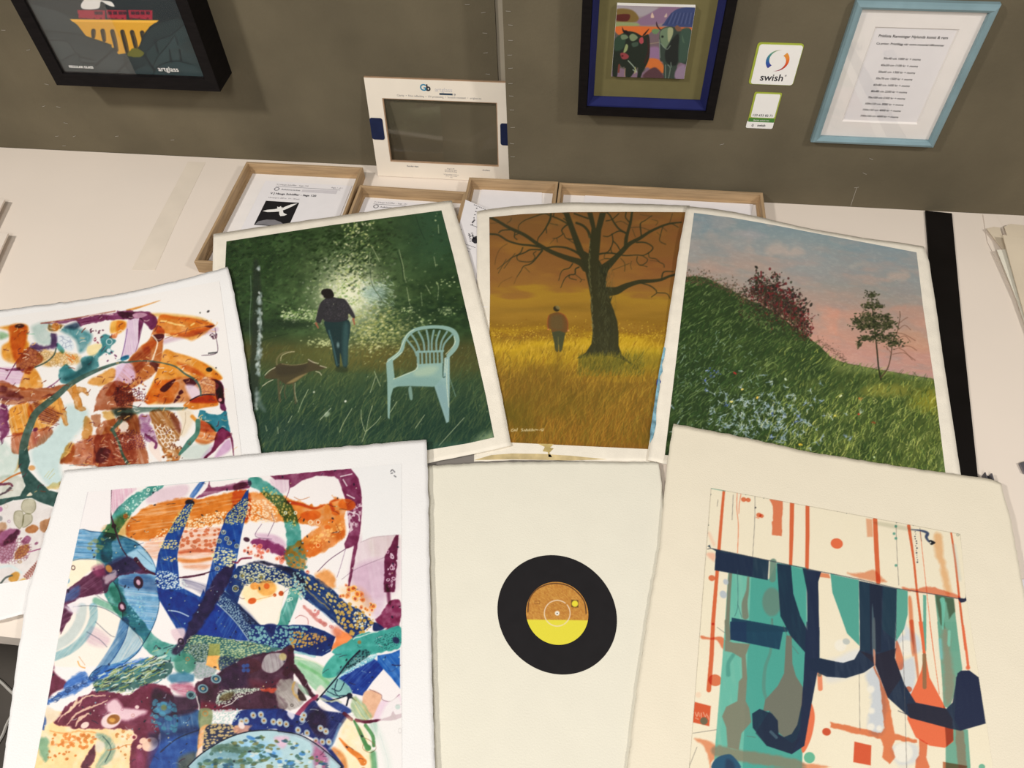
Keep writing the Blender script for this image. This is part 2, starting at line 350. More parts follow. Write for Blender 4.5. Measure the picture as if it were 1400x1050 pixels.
    A.poly(np.concatenate([a(1010,560, 1050,680, 1085,830, 1110,960), d(125,90, 135,180, 138,250, 130,320, 95,375, 40,410, 150,400, 230,395, 300,410, 390,450, 320,390, 300,330, 300,250, 292,180, 270,110, 250,60, 262,20), b(330,960, 290,850, 290,760, 320,640, 250,620, 215,560, 240,260, 290,80, 225,80, 185,240, 150,80, 95,80, 140,240, 130,330, 110,500, 60,470, -20,270, -90,80, -150,80, -70,300, -10,480)]), D, .97, 1.3, smooth=False)
    br(a(75,130, 150,165, 270,235, 430,310, 560,400, 700,480, 850,540, 1000,590, 1060,640), [3.5, 4, 4.5, 5, 6, 8, 13])
    br(a(75,300, 160,310, 260,370, 380,405, 480,415, 590,430), [2.5, 2.5, 2.5, 2.6, 3.5])
    br(a(165,285, 200,262, 290,255, 320,260), 1.7)
    br(a(640,445, 740,430, 850,440, 940,475, 1010,520), [2, 2.4, 3, 4])
    br(a(350,520, 430,490, 490,460, 590,460, 620,445), [1.4, 1.8, 2, 3])
    br(a(610,470, 570,520, 520,580, 480,610, 420,630, 390,680, 350,740), [2.6, 2, 1.4, 1, .7])
    br(a(545,480, 520,500, 535,540, 500,580, 430,585, 365,570, 350,530, 380,500), 1.3, al=.8)
    br(a(410,440, 380,500, 300,540, 250,580, 200,620, 150,660), [1.8, 1.5, 1, .8], al=.8)
    br(a(250,400, 180,450, 140,530, 125,610), 1, (90, 64, 34), .8)
    br(a(330,500, 270,580, 220,650), 1, al=.7); br(a(240,560, 200,630, 160,700), .9, al=.7); br(a(430,640, 480,690), .9, al=.6)
    br(a(350,740, 320,810), .9, (96, 70, 34), .7); br(a(300,740, 200,790, 160,840), .9, (96, 70, 34), .6)
    br(a(80,190, 160,185), .9, al=.5)
    br(a(290,130, 290,155, 250,190), 1, al=.7); br(a(365,260, 370,210, 430,160, 520,125, 630,90, 690,110, 790,150, 880,200), [1, 1.2, 1.6, 2, 2.4], al=.85)
    br(a(700,90, 690,150, 650,230, 610,290, 570,340, 560,390), [3, 2.6, 1.8, 1.4, 1.2]); br(a(650,230, 655,290), 1.2)
    br(a(690,190, 770,210, 750,200), 1, al=.7); br(a(730,80, 725,120), 1.5)
    br(a(900,195, 850,215, 810,260, 820,300, 760,340, 720,345), [2, 1.8, 1.2, .9]); br(a(830,295, 860,345, 960,355), 1.2); br(a(760,345, 765,380), .9); br(a(740,345, 690,400), .8, al=.5); br(a(870,350, 960,410), 1.1, al=.8)
    br(a(330,280, 325,330, 350,355), 1.4); br(a(330,310, 380,290), 1.2)
    br(a(960,185, 1030,215, 1080,270, 1100,330), [3, 3.5, 4]); br(a(820,80, 870,110), 1.6); br(a(940,90, 1080,140), 2.2); br(a(900,195, 830,140), 1.4)
    br(a(920,605, 885,650, 830,665, 800,700, 780,775), [1.6, 1.4, 1, .8]); br(a(985,640, 950,660, 945,710, 890,720, 840,760, 800,850), [2, 1.8, 1.6, 1.2, .8]); br(a(890,720, 890,750, 960,770), 1.1); br(a(950,715, 1010,765, 1000,790), 1, al=.8); br(a(1010,765, 1045,770), .8, al=.7)
    # right hand limbs
    br(b(260,660, 330,600, 390,540, 450,480, 530,400, 640,340, 740,275, 870,215, 960,190, 1060,180), [13, 9, 7, 6.5, 5, 4, 3, 2.6, 1.8])
    br(b(490,430, 495,350, 515,270, 540,180, 555,80), [5, 5, 4, 3.6, 3])
    br(b(490,290, 420,245, 370,180, 330,110, 300,80), [2.6, 2.4, 2]); br(b(530,180, 490,130, 495,80), 1.8)
    br(b(490,285, 420,270, 355,300, 310,325, 260,320), [1.8, 1.4, 1.2]); br(b(350,300, 360,370, 340,440, 310,480, 290,490), 1.5); br(b(360,370, 400,410, 430,460), 1.6); br(b(335,440, 350,490, 400,510), 1.2)
    br(b(220,505, 290,495, 380,500, 480,520, 600,515, 660,520), [2.6, 2, 1.6, 1.4]); br(b(660,520, 715,560, 690,600, 640,620, 605,580, 610,530), 1.1); br(b(640,615, 710,635), .9)
    br(b(600,385, 680,385, 740,410, 770,445, 730,490, 670,520), [2, 1.8, 1.6, 1.3]); br(b(725,490, 735,540, 800,555, 840,590, 880,610, 885,640), 1.1); br(b(740,570, 830,580), .8, al=.6)
    br(b(440,550, 480,600, 480,680), 1.1, al=.7); br(b(550,580, 540,620, 550,660), .9, al=.6); br(b(350,670, 430,640, 530,600), .9, al=.6); br(b(280,500, 275,550, 370,550), 1, al=.7); br(b(230,570, 290,550, 350,555), 1, al=.6)
    br(b(655,330, 640,200, 690,160, 760,110), [1.6, 1.4, .9], al=.85); br(b(640,200, 650,320), 1.4); br(b(540,235, 640,230, 740,265), 1, al=.7); br(b(560,250, 590,330), .9, al=.7)
    br(b(870,225, 850,300, 840,370, 900,405), 1.1); br(b(870,230, 910,270), .9, al=.7); br(b(810,280, 850,320), .8, al=.6); br(b(940,190, 970,90), 1, al=.7); br(b(960,190, 1030,230), 1.2); br(b(800,210, 820,170, 760,150), .9, al=.6)
    br(b(290,165, 350,150, 420,90), 1.4); br(b(390,180, 450,170, 520,210), 1, al=.7); br(b(640,100, 760,120), .8, al=.5)
    br(b(310,890, 400,880, 500,830, 630,790, 770,780, 860,765, 930,735, 1000,715), [13, 10, 6.5, 5, 4, 3.4, 3]); br(b(860,765, 880,690, 980,685), [2, 1.8, 1.2]); br(b(640,800, 740,830, 800,875, 815,900, 910,910, 945,960), [1.8, 1.6, 1.2, 1]); br(b(810,905, 755,945), 1)
    # bark
    for i in range(420):
        t = R.rand(); y = 360+t*125; x = 825+R.uniform(-14, 14)+8*math.sin(t*3)-2
        e = abs(x-826)/16.
        A.line([(x, y), (x+R.normal(0, 1.5), y+R.uniform(2, 8))], .7, [(96, 98, 66), (30, 32, 22), (74, 76, 50)][R.randint(3)], .4*(1.2-e), .8)
    for i in range(60):
        y = R.uniform(320, 470); A.line([(806+R.normal(0, 1)+max(0, (y-370)*.05), y), (806.5+R.normal(0, 1)+max(0, (y-370)*.05), y+R.uniform(3, 6))], .8, (132, 128, 84), .4)
    # ground grass over the roots
    A.poly(d(60,400, 160,385, 260,400, 340,420, 300,480, 180,490, 80,460), (92, 86, 30), .7, 6)
    for i in range(700):
        x = R.uniform(790, 880); y = R.uniform(486, 515); L = R.uniform(4, 9)
        A.line([(x, y), (x+R.normal(1.5, 2), y-L)], [1, .4], [(88, 88, 30), (120, 112, 40), (70, 68, 26), (150, 130, 44)][R.randint(4)], .5)
    # signature
    s = K(4.773, 660, 400)
    for q in (s(200,890, 188,895, 188,905, 202,902), s(206,903, 208,893, 214,903, 216,894), s(222,905, 226,886), s(262,888, 252,892, 262,899, 254,905), s(268,904, 274,895, 280,904, 286,890, 290,904, 296,895, 302,903, 308,890, 312,904), s(318,903, 322,888, 326,902, 332,896, 340,903), s(340,893, 362,897), s(372,900, 378,892), s(388,888, 384,900, 394,900, 398,888)):
        A.line(q, .9, (214, 200, 160), .85, .7)
    return A
def paint_hill():
    A = Art(900, 274, 1304, 668, ART_K, (150, 150, 150), 4)
    R = A.R; X, Y = A.X, A.Y; F = A.full()
    a = K(5.832, 920, 280); b = K(4.771, 1090, 300); c = K(5.25, 890, 440); d = K(5.25, 1090, 460)
    # evening sky, bands run with the tilted horizon
    v = Y-(X-940)*.16+(A.fbm(60, 22, 3, 4, .15)-.5)*44
    A.C[:] = A.grad([285, 305, 330, 355, 380, 400, 430, 450, 475, 500],
        [(124, 142, 148), (132, 146, 148), (146, 148, 146), (148, 146, 140), (166, 146, 134), (176, 146, 132), (190, 144, 126), (190, 142, 128), (180, 144, 138), (172, 142, 132)], v)
    A.put(F, np.clip((A.fbm(34, 14, 11, 4, .15)-.52)*5, 0, 1)*np.clip((370-Y)/40, 0, 1)*.45, (176, 160, 152))
    A.put(F, np.clip((A.fbm(44, 12, 15, 4, .15)-.5)*5, 0, 1)*np.clip((Y-320)/40, 0, 1)*.3, (206, 154, 132))
    A.put(F, np.clip((A.fbm(40, 9, 19, 4, .15)-.54)*6, 0, 1)*np.clip((Y-330)/40, 0, 1)*.35, (150, 140, 136))
    A.put(F, np.clip(1-((X-1215)/60)**2-((Y-340)/34)**2, 0, 1)*.35, (122, 148, 160)); A.put(F, np.clip(1-((X-965)/40)**2-((Y-305)/22)**2, 0, 1)*.3, (122, 146, 160))
    for p, cl, al in ((a(740,390, 800,310, 860,300, 920,340, 1000,330, 1050,395, 960,400), (196, 170, 154), .5), (a(560,360, 600,340, 650,370, 620,385), (186, 164, 150), .5), (b(590,390, 600,350, 700,340, 740,370, 700,395), (196, 166, 148), .5), (a(260,220, 320,210, 340,250, 280,260), (184, 164, 152), .4), (a(480,240, 580,200, 740,230, 760,270, 600,260), (172, 162, 164), .4), (b(340,300, 430,280, 450,300, 380,312), (180, 164, 152), .5), (b(160,640, 260,600, 250,740, 200,690), (216, 148, 122), .45), (b(120,560, 330,600, 520,600, 300,660), (206, 146, 124), .4), (b(610,580, 820,560, 830,700, 680,640), (200, 144, 122), .4), (b(640,720, 820,740, 850,860, 720,830), (202, 150, 116), .4)):
        A.poly(p, cl, al, 7, wob=4, ws=9)
    A.put(F, np.clip((A.fbm(5, 2, 31, 2, .15)-.5)*.2, 0, .1), (255, 246, 232))
    # hill
    hill = [(890, 380)]+[tuple(p) for p in a(115,575, 180,570, 280,590, 380,640, 480,690, 560,740, 700,800, 800,850, 940,960, 1040,1030)]+[tuple(p) for p in b(150,830, 220,900, 300,935, 500,975, 700,1010, 890,1042)]+[(1320, 522), (1320, 690), (890, 690)]
    A.poly(hill, (58, 84, 38), 1, 1.6, smooth=False, wob=1.6, ws=4)
    bb, sd = A.polym(hill, 1, False); ins = np.zeros(X.shape); ins[bb] = np.clip(.5-sd/1.5, 0, 1)
    n = A.fbm(24, 16, 41, 4, -.5)
    t = np.clip((X-920)/380, 0, 1)
    base = A.grad([0, .35, .7, 1], [(38, 56, 27), (50, 68, 32), (74, 88, 40), (90, 102, 46)], t*.8+(n-.5)*.9)
    A.C[:] = A.C+(base-A.C)*ins[..., None]
    dk = np.clip(1-np.hypot((X-1060)/70., (Y-435)/50.), 0, 1); A.put(F, ins*np.clip(dk*1.4, 0, 1)*.7, (42, 60, 30))
    A.put(F, ins*np.clip(1-((X-1210)/90)**2-((Y-500)/14)**2, 0, 1)*.8, (136, 148, 84)); A.put(F, ins*np.clip(1-((X-1265)/45)**2-((Y-512)/10)**2, 0, 1)*.7, (112, 132, 86))
    A.put(F, ins*np.clip(1-((X-1275)/40)**2-((Y-548)/22)**2, 0, 1)*.75, (150, 140, 40)); A.put(F, ins*np.clip(1-((X-1215)/44)**2-((Y-534)/12)**2, 0, 1)*.6, (160, 150, 60))
    A.line(b(220,900, 300,935, 500,975, 700,1010, 890,1042), 1.2, (92, 96, 52), .7)
    def inside(x, y):
        i = int((x-A.x0)*A.k); j = int((y-A.y0)*A.k)
        return 0 <= i < A.w and 0 <= j < A.h and ins[j, i] > .5
    for i in range(11000):
        x = R.uniform(905, 1302); y = R.uniform(375, 660)
        if not inside(x, y): continue
        tt = (x-905)/400.; z = np.clip((y-400)/250., 0, 1)
        q = R.rand()
        if q < .3: col = (30+16*tt, 50+14*tt, 26)
        elif q < .62: col = (74+34*tt, 100+22*tt, 50+8*tt)
        elif q < .82: col = (122+34*tt, 144+24*tt, 88)
        elif q < .9 and tt > .4 and z > .3: col = (186, 190, 92)
        else: col = (52, 84, 38)
        L = R.uniform(4, 9)*(.7+.8*z); le = R.normal(.75-.35*z-.25*tt, .4)
        A.line([(x, y), (x+le*L*.6, y-L*.5), (x+le*L*1.3, y-L*.8)], [R.uniform(.9, 1.7), .4], col, R.uniform(.25, .75), .9, n=3)
    # seed heads along the crest
    for i in range(420):
        p = a(*[(115, 560), (250, 570), (380, 620), (480, 660), (590, 740)][R.randint(5)])[0]
        x = p[0]+R.normal(0, 10); y = p[1]+9-abs(R.normal(0, 8))+(x-p[0])*.4
        A.dab(x, y, R.uniform(.4, .9), [(74, 62, 44), (52, 52, 36), (120, 84, 66)][R.randint(3)], .7, .8, 1.5, R.uniform(0, 3))
    for i in range(200):
        x = 1118+R.rand()*40; y = 468+(x-1118)*.72-abs(R.normal(0, 5)); A.dab(x, y, R.uniform(.3, .8), (84, 66, 50), .5, .8)
    # red leaved bush
    for cx, cy, sx, sy, nn in ((1045, 400, 14, 12, 420), (1060, 412, 18, 14, 560), (1075, 425, 16, 12, 480), (1090, 440, 9, 10, 260), (1100, 452, 6, 8, 120), (1036, 382, 5, 5, 60), (1060, 377, 4, 4, 36), (1030, 398, 12, 8, 160)):
        for i in range(nn):
            x, y = cx+R.normal(0, sx*.75), cy+R.normal(0, sy*.75)
            A.dab(x, y, R.uniform(.5, 1.05), [(36, 32, 24), (112, 28, 30), (46, 42, 28), (72, 26, 24), (28, 26, 20), (60, 60, 38), (40, 34, 26)][R.randint(7)], R.uniform(.5, .95), .8, R.uniform(1, 2), R.uniform(0, 3.1))
    for i in range(240):
        x = R.uniform(1010, 1110); y = 415+(x-1010)*.38+R.normal(8, 9)
        A.dab(x, y, R.uniform(.5, 1.1), [(40, 46, 28), (96, 110, 66), (60, 36, 28)][R.randint(3)], .7, .8, 1.6, R.uniform(0, 3))
    for i in range(46):
        x, y = 1040+R.rand()*66, 0; y = 402+(x-1040)*.62
        A.line([(x, y+14), (x+R.normal(0, 3), y), (x+R.normal(4, 7), y-R.uniform(8, 22))], .8, [(44, 34, 26), (96, 30, 30), (92, 88, 60)][R.randint(3)], .7)
    for i in range(260):
        x = np.clip(R.normal(1066, 20), 1034, 1112); y = 394+(x-1050)*.62+R.normal(0, 12)
        A.dab(x, y, R.uniform(.9, 1.7), [(30, 28, 22), (66, 24, 24), (42, 46, 28), (104, 30, 32)][R.randint(4)], .85, .8, R.uniform(1, 1.8), R.uniform(0, 3))
    # young tree and its bare twin stem
    T = (40, 42, 26)
    A.line(b(545,1045, 530,960, 520,850, 510,760, 500,680, 490,580, 485,500), [2.4, 2, 1.7, 1.2, .9], T, .95)
    A.line(b(545,1030, 590,970, 612,880, 622,800, 650,740, 670,640, 668,600), [1.8, 1.5, 1.1, .8], (80, 60, 44), .9)
    for q in (b(620,880, 690,870, 730,890, 770,920), b(625,850, 720,825, 780,855), b(650,740, 700,750, 770,790), b(660,720, 700,690, 740,720), b(640,790, 700,760, 740,800), b(660,680, 700,650, 720,640), b(665,840, 700,860, 750,915), b(612,870, 580,830, 590,850)): A.line(q, .8, (110, 74, 56), .8)
    for cx, cy, sx, sy, nn in ((485, 490, 30, 22, 60), (490, 560, 50, 30, 120), (470, 640, 70, 34, 210), (500, 690, 90, 34, 260), (440, 700, 60, 20, 110), (390, 660, 30, 22, 60), (590, 680, 50, 34, 150), (450, 775, 44, 16, 110), (405, 810, 16, 18, 36), (520, 760, 50, 30, 120), (600, 770, 50, 30, 120), (640, 810, 44, 20, 90), (540, 570, 36, 8, 36), (570, 640, 40, 20, 60)):
        for i in range(nn):
            p = b(cx+R.normal(0, sx*.6), cy+R.normal(0, sy*.6))[0]
            A.dab(p[0], p[1], R.uniform(.5, 1.1), [(40, 46, 26), (58, 66, 36), (32, 36, 22), (84, 84, 52)][R.randint(4)], R.uniform(.5, .95), .8, R.uniform(1, 2.2), R.uniform(-.8, .8))
    # flowers
    for i in range(190):
        x, y = R.normal(1040, 44), R.normal(572, 22)
        if not inside(x, y): continue
        for j in range(5): A.line([(x, y), (x+R.normal(0, 2.6), y+R.normal(0, 2.6))], .9, [(172, 190, 186), (140, 160, 180), (196, 208, 196), (120, 146, 150)][R.randint(4)], .7)
    for x, y in [tuple(p) for p in c(385,415, 480,360, 865,660, 960,675, 1050,670, 400,490, 410,350, 870,830, 540,595, 440,395, 1040,720)]:
        for j in range(7): A.dab(x+R.normal(0, 1.8), y+R.normal(0, 1.8), R.uniform(.5, 1.1), [(52, 70, 140), (96, 116, 176), (168, 184, 206)][R.randint(3)], .85, .8)
    for x, y in [tuple(p) for p in d(120,450, 175,465, 60,480, 10,570, 350,720, 380,735, 30,600)]:
        for j in range(7): A.line([(x, y), (x+R.normal(0, 2.6), y+R.normal(0, 2))], .9, [(120, 140, 176), (170, 190, 200)][R.randint(2)], .7)
    for i in range(150):
        x, y = R.uniform(920, 1040), R.uniform(450, 600)
        if inside(x, y): A.line([(x, y), (x+R.normal(0, 2.4), y+R.normal(0, 2.2))], .9, (150, 176, 156), .6)
    for q, cl in ((c(597,365), (170, 48, 40)), (c(765,545), (226, 190, 80)), (c(655,485), (220, 200, 110)), (c(580,575), (226, 214, 120)), (d(455,450), (176, 92, 44)), (d(440,555), (180, 60, 40)), (d(550,620), (130, 70, 36)), (d(270,570), (220, 206, 80)), (d(310,430), (222, 226, 180)), (d(20,770), (232, 190, 70)), (d(555,870), (190, 210, 170)), (c(1075,880), (226, 196, 60)), (c(970,415), (200, 214, 180))):
        for j in range(4): A.dab(q[0][0]+R.normal(0, 1), q[0][1]+R.normal(0, .8), R.uniform(.7, 1.3), cl, .9, .8)
    for i in range(620):
        x, y = R.uniform(1040, 1300), R.uniform(545, 655); L = R.uniform(4, 10)
        if inside(x, y): A.line([(x, y), (x+R.normal(1, 1), y-L*.55), (x+R.normal(2, 2.5), y-L)], [1.1, .5], [(196, 204, 104), (164, 184, 84), (214, 214, 130), (60, 84, 34)][R.randint(4)], .6, .8, n=3)
    A.put(F, ins*np.clip((X-1278)/14, 0, 1)*np.clip((Y-600)/30, 0, 1)*.4, (120, 146, 90))
    return A
def paint_amber():
    A = Art(-60, 400, 332, 850, ART_K, (246, 241, 236), 7)
    R = A.R; F = A.full()
    a = K(7.5, 0, 410); b = K(7.5, 160, 410); c = K(6.561, 0, 530); d = K(7.5, 160, 520); e = K(5.525, 0, 660)
    blot = lambda s, seed, lo=.5: np.clip(lo+(1-lo)*2*(A.fbm(s, s, seed, 4)-.1), 0, 1)
    st = lambda rot, seed, lo=.5, w=26, h=1.6: np.clip(lo+(1-lo)*1.6*A.fbm(w, h, seed, 3, rot), 0, 1)
    AM, RU, PL, TE, DG = (214, 136, 42), (172, 94, 52), (112, 38, 84), (60, 134, 142), (52, 84, 78)
    P = lambda pts, col, al=.93, soft=1.6, mode='m', **k: A.poly(pts, col, al, soft, mode, **k)
    def specks(pts, n, cols, r0=.5, r1=1.3):
        q = crom(pts, True); b_, sd = A.polym(pts, 1, True); k = 0; t = 0
        while k < n and t < 8*n:
            t += 1; x, y = R.uniform(q[:, 0].min(), q[:, 0].max()), R.uniform(q[:, 1].min(), q[:, 1].max())
            i, j = int((x-A.x0)*A.k)-b_[1].start, int((y-A.y0)*A.k)-b_[0].start
            if 0 <= j < sd.shape[0] and 0 <= i < sd.shape[1] and sd[j, i] < 0:
                k += 1; A.dab(x, y, R.uniform(r0, r1), cols[R.randint(len(cols))], .8, .8, R.uniform(1, 2.4), R.uniform(0, 3))
    def crackle(pts, size, col, al=.8, seed=1, lo=.12, asp=1, rot=0):
        b_, sd = A.polym(pts, 1.5, True, 2, 5, seed); f1, f2, _ = A.cells(size, seed, asp, rot)
        A.put(b_, np.clip(.5-sd/1.5, 0, 1)*np.clip((lo-(f2-f1)[b_])*size+.5, 0, 1)*al, col)
    # pale teal wash
    P(c(600,160, 780,200, 760,330, 640,480, 600,600, 540,700, 560,860, 420,880, 280,640, 320,500, 500,360), (206, 232, 234), .95, 8)
    P(c(0,480, 120,560, 180,620, 200,760, 0,800), (208, 228, 222), .9, 6, tex=blot(9, 2, .4)); P(c(0,800, 200,800, 220,880, 190,960, 0,1000), (206, 212, 202), .9, 3, tex=blot(8, 3, .5))
    P(a(340,260, 520,230, 560,400, 500,470, 380,440, 330,330), (192, 216, 212), .95, 6, tex=blot(9, 4, .6))
    # rust and amber blocks
    P(a(0,280, 270,260, 275,400, 300,470, 240,620, 130,650, 30,600, 20,480, 90,420, 105,330), (226, 152, 48), .95, 4, tex=blot(12, 5, .6)); P(a(100,270, 270,260, 270,420, 220,560, 150,620, 110,470), (214, 122, 34), .85, 4)
    P(a(290,480, 400,540, 440,620, 350,700, 300,760, 200,720, 160,650, 220,560), RU, .93, 2, wob=2); crackle(a(240,520, 420,520, 380,680, 200,700), 5, (120, 50, 40), .7, 6)
    P(a(380,540, 600,520, 780,560, 800,640, 560,680, 430,660), (224, 176, 96), .85, 5, wob=3, tex=blot(6, 7, .3)); crackle(a(400,540, 780,560, 700,680, 440,660), 4, (150, 110, 50), .6, 8)
    P(a(270,710, 360,700, 440,870, 380,910, 210,930, 200,880), (226, 150, 50), .95, 2.5, tex=blot(9, 9, .6)); P(a(0,700, 230,720, 200,860, 0,840), (226, 192, 222), .85, 3, tex=st(.1, 10, .3))
    P(a(0,830, 220,900, 480,900, 680,870, 560,990, 300,1050, 0,1060), RU, .93, 2, wob=2, tex=st(.1, 11, .5, 26, 3)); P(a(0,890, 150,930, 240,1000, 0,1040), PL, .7, 3, wob=3, tex=blot(7, 12, .3)); P(a(430,1000, 640,930, 560,970), PL, .8, 2, wob=2)
    P(c(90,190, 240,130, 300,220, 240,390, 120,430, 80,300), (224, 148, 44), .95, 2.5, tex=st(1.3, 13, .5)); P(c(250,180, 380,100, 520,60, 560,220, 460,350, 340,390, 280,330), (226, 156, 58), .9, 2, tex=st(1.2, 14, .5))
    P(c(0,170, 70,190, 70,400, 20,480, 0,480), PL, .93, 2.5, wob=3, tex=blot(8, 15, .6)); P(c(110,420, 250,400, 440,360, 460,430, 280,560, 120,590), (190, 112, 74), .93, 2, wob=2, tex=st(1.3, 16, .6)); P(c(300,400, 340,400, 330,500, 300,500), (206, 150, 180), .6, 4)
    for i in range(11):
        t = i/10.; A.line(c(300+t*70,130+t*180, 520+t*10-(i%3)*20,230+t*110), 1.2, (110, 40, 40), .7)
    P(c(260,120, 420,150, 540,240, 480,320, 300,240), (150, 70, 50), .45, 4); A.line(c(60,440, 220,410, 440,350), .9, (130, 60, 60), .8); A.dab(*c(318, 375)[0], 2.6, (96, 24, 60), .9, 1.2, 1.4, -.4)
    for q, w in ((c(640,0, 690,100, 720,180, 760,190), [14, 9, 10, 5]), (c(680,20, 740,20, 780,60), [10, 8, 4]), (c(530,90, 560,200, 590,320), [4, 8, 6])): A.line(q, w, (206, 132, 50), .9, 1.6, wob=2, tex=blot(5, 17, .5), edge=((150, 110, 60), .8, .5))
    # big rust crossing, upper right
    P(b(440,160, 600,170, 800,190, 1000,260, 880,330, 740,380, 560,360, 480,340, 400,330), (222, 128, 34), .96, 2.4, tex=blot(14, 20, .75)); P(b(330,140, 560,140, 860,180, 1000,265, 820,240, 560,190, 430,180), (238, 190, 104), .85, 3.5); P(b(500,360, 700,330, 960,270, 880,360, 760,420, 700,400), (226, 150, 50), .8, 3, wob=1.5); P(b(490,400, 700,350, 1000,280, 1010,330, 760,380, 560,430, 480,450), (206, 170, 196), .6, 4)
    for q in (b(520,230, 600,250, 690,265), b(760,260, 790,240), b(450,215, 500,220)): A.line(q, 2.2, (250, 214, 140), .85, 1.2, wob=1)
    P(b(1000,258, 900,270, 960,285), (90, 36, 60), .9, 1); A.line(b(490,400, 640,340, 800,290, 990,262), .9, (150, 80, 60), .7); A.line(b(1005,290, 1015,380, 1025,540, 870,570), .9, (70, 40, 60), .85); A.line(b(940,548, 1025,538), 2, (40, 40, 44), .8); specks(b(960,350, 1020,350, 1020,400, 960,390), 10, [(70, 30, 50)])
    P(b(400,270, 480,300, 480,420, 440,650, 400,740, 330,800, 200,880, 60,950, -120,980, 0,800, 130,600, 220,500, 330,400), (196, 112, 50), .95, 2, wob=1, tex=blot(9, 22, .7)); P(b(230,520, 330,480, 340,600, 220,740, 100,760, 60,700), (176, 104, 74), .7, 3, tex=st(-.7, 23, .3)); P(b(250,480, 300,440, 420,400, 380,480, 300,560), (236, 160, 60), .8, 3)
    P(b(370,360, 470,350, 480,390, 420,430, 380,400), (88, 28, 70), .95, 1.6); A.line(b(365,360, 410,440, 380,560, 350,640), 2, (252, 236, 214), .85, 1.2, wob=1.5); P(b(340,630, 420,650, 410,740, 380,720), (92, 36, 66), .8, 2, wob=2)
    P(b(-10,690, 130,640, 190,800, 60,900, -20,860), (222, 190, 220), .9, 4, 'n', tex=st(.7, 24, .4)); specks(b(0,860, 300,680, 360,640, 300,900, 0,1050), 60, [(120, 44, 40), (92, 30, 60), (220, 160, 90)])
    # plum arch and pale column
    P(a(420,245, 560,225, 700,200, 1100,140, 1350,110, 1350,200, 1180,200, 900,250, 820,270, 780,220, 640,240), PL, .95, 1.6, wob=1.5, tex=st(-.15, 25, .6)); A.line(a(420,240, 760,190, 1180,115), 1.8, (150, 80, 60), .8, 1.2); A.line(a(840,190, 980,150, 1160,150), 1.4, (240, 210, 214), .8, 1, wob=1)
    P(b(0,110, 100,130, 300,120, 420,200, 360,310, 240,200, 60,190), PL, .95, 1.6, wob=1.5); P(b(160,150, 240,130, 310,150, 260,180, 190,190), (196, 150, 170), .9, 1.4, 'n'); P(b(225,200, 270,220, 240,330, 220,440), PL, .93, 1.2); P(b(110,210, 225,200, 230,420, 190,530, 60,600, 80,420), (222, 196, 226), .9, 2, tex=st(1.45, 26, .4)); A.line(b(105,300, 80,450, 40,610), 1, (90, 50, 120), .8); A.line(b(270,230, 230,400, 190,530), .9, (120, 70, 110), .7)
    P(b(95,100, 250,60, 420,10, 430,12, 300,60, 160,105), (222, 150, 60), .9, 1.6); P(b(0,220, 80,230, 90,290, 0,350), (236, 176, 80), .9, 3); P(a(1150,220, 1290,220, 1270,300, 1180,340, 1130,330), (236, 176, 72), .93, 3); P(a(1130,370, 1200,340, 1190,390, 1130,390), (214, 110, 50), .8, 2)
    # teal flood
    P(a(830,600, 960,560, 1040,480, 1030,380, 1090,350, 1160,400, 1190,420, 1130,490, 1160,530, 1120,560, 1080,540, 1010,600, 1010,690, 900,760, 800,800, 680,860, 610,830, 610,720, 680,660, 730,700, 780,730, 840,690), TE, .96, 2, wob=1.2, tex=blot(12, 30, .75)); P(a(830,640, 960,600, 900,740, 700,840, 640,800, 760,750), (70, 116, 120), .6, 6)
    P(a(610,300, 720,270, 840,300, 940,360, 900,480, 820,540, 780,420, 700,360), (70, 140, 150), .9, 6, tex=blot(8, 31, .6)); P(a(660,280, 780,230, 820,270, 760,300), (40, 60, 90), .8, 4); P(a(580,370, 680,360, 760,450, 740,520, 660,500, 580,420), (226, 234, 238), .95, 2.5, 'n'); P(a(590,440, 660,510, 640,550, 580,490), (80, 160, 160), .85, 2); crackle(a(600,380, 720,400, 740,500, 640,490), 6, (120, 130, 160), .5, 32)
    A.dab(*a(1120, 430)[0], 4.4, (214, 228, 226), .9, 1, 1, 0, ring=1); A.dab(*a(1115, 520)[0], 2.8, (226, 238, 240), .95, 1); P(a(920,470, 1000,450, 1040,470, 980,560, 920,570, 890,520), (240, 220, 160), .9, 3, 'n', wob=1.5)
    P(a(310,490, 350,440, 460,480, 520,450, 520,340, 580,360, 580,480, 520,500, 420,520), (70, 36, 84), .85, 3, wob=2); P(a(500,250, 560,290, 620,240, 650,270, 560,330, 490,310), (170, 116, 50), .85, 2.5, wob=2); A.dab(*a(570, 275)[0], 5.4, (196, 120, 44), .9, 2.4); A.line(a(480,300, 520,330, 600,320, 650,270), 1.8, (250, 236, 214), .8, 1.4)
    A.line(a(575,500, 550,570, 470,640, 360,690), 2, (66, 84, 70), .9); A.line(a(0,700, 120,720, 240,720), 1.6, (120, 50, 90), .9); A.line(a(165,640, 60,815), 1.4, (120, 50, 90), .8); P(a(110,710, 200,690, 200,720), PL, .8, 1.5); P(a(0,330, 60,340, 90,370, 40,400, 0,400), (130, 176, 130), .85, 4); A.line(a(270,350, 350,350), 1, (100, 170, 130), .7); A.dab(*a(200, 268)[0], 3, (60, 30, 30), .9, 1, 2.2, -.1)
    for q in (a(680,560, 760,610), a(700,600, 740,640), a(740,570, 770,600)): A.line(q, 1.6, (224, 120, 40), .9)
    specks(a(860,300, 1060,300, 1040,350, 880,320), 10, [(90, 40, 60)], .6, 1.2); specks(a(960,380, 1010,420, 1000,440, 950,410), 4, [(140, 50, 70)]); P(a(480,900, 560,850, 620,800, 600,830, 520,890), PL, .85, 1.6); specks(a(1080,560, 1220,530, 1200,640, 1090,620), 5, [(100, 40, 80)])
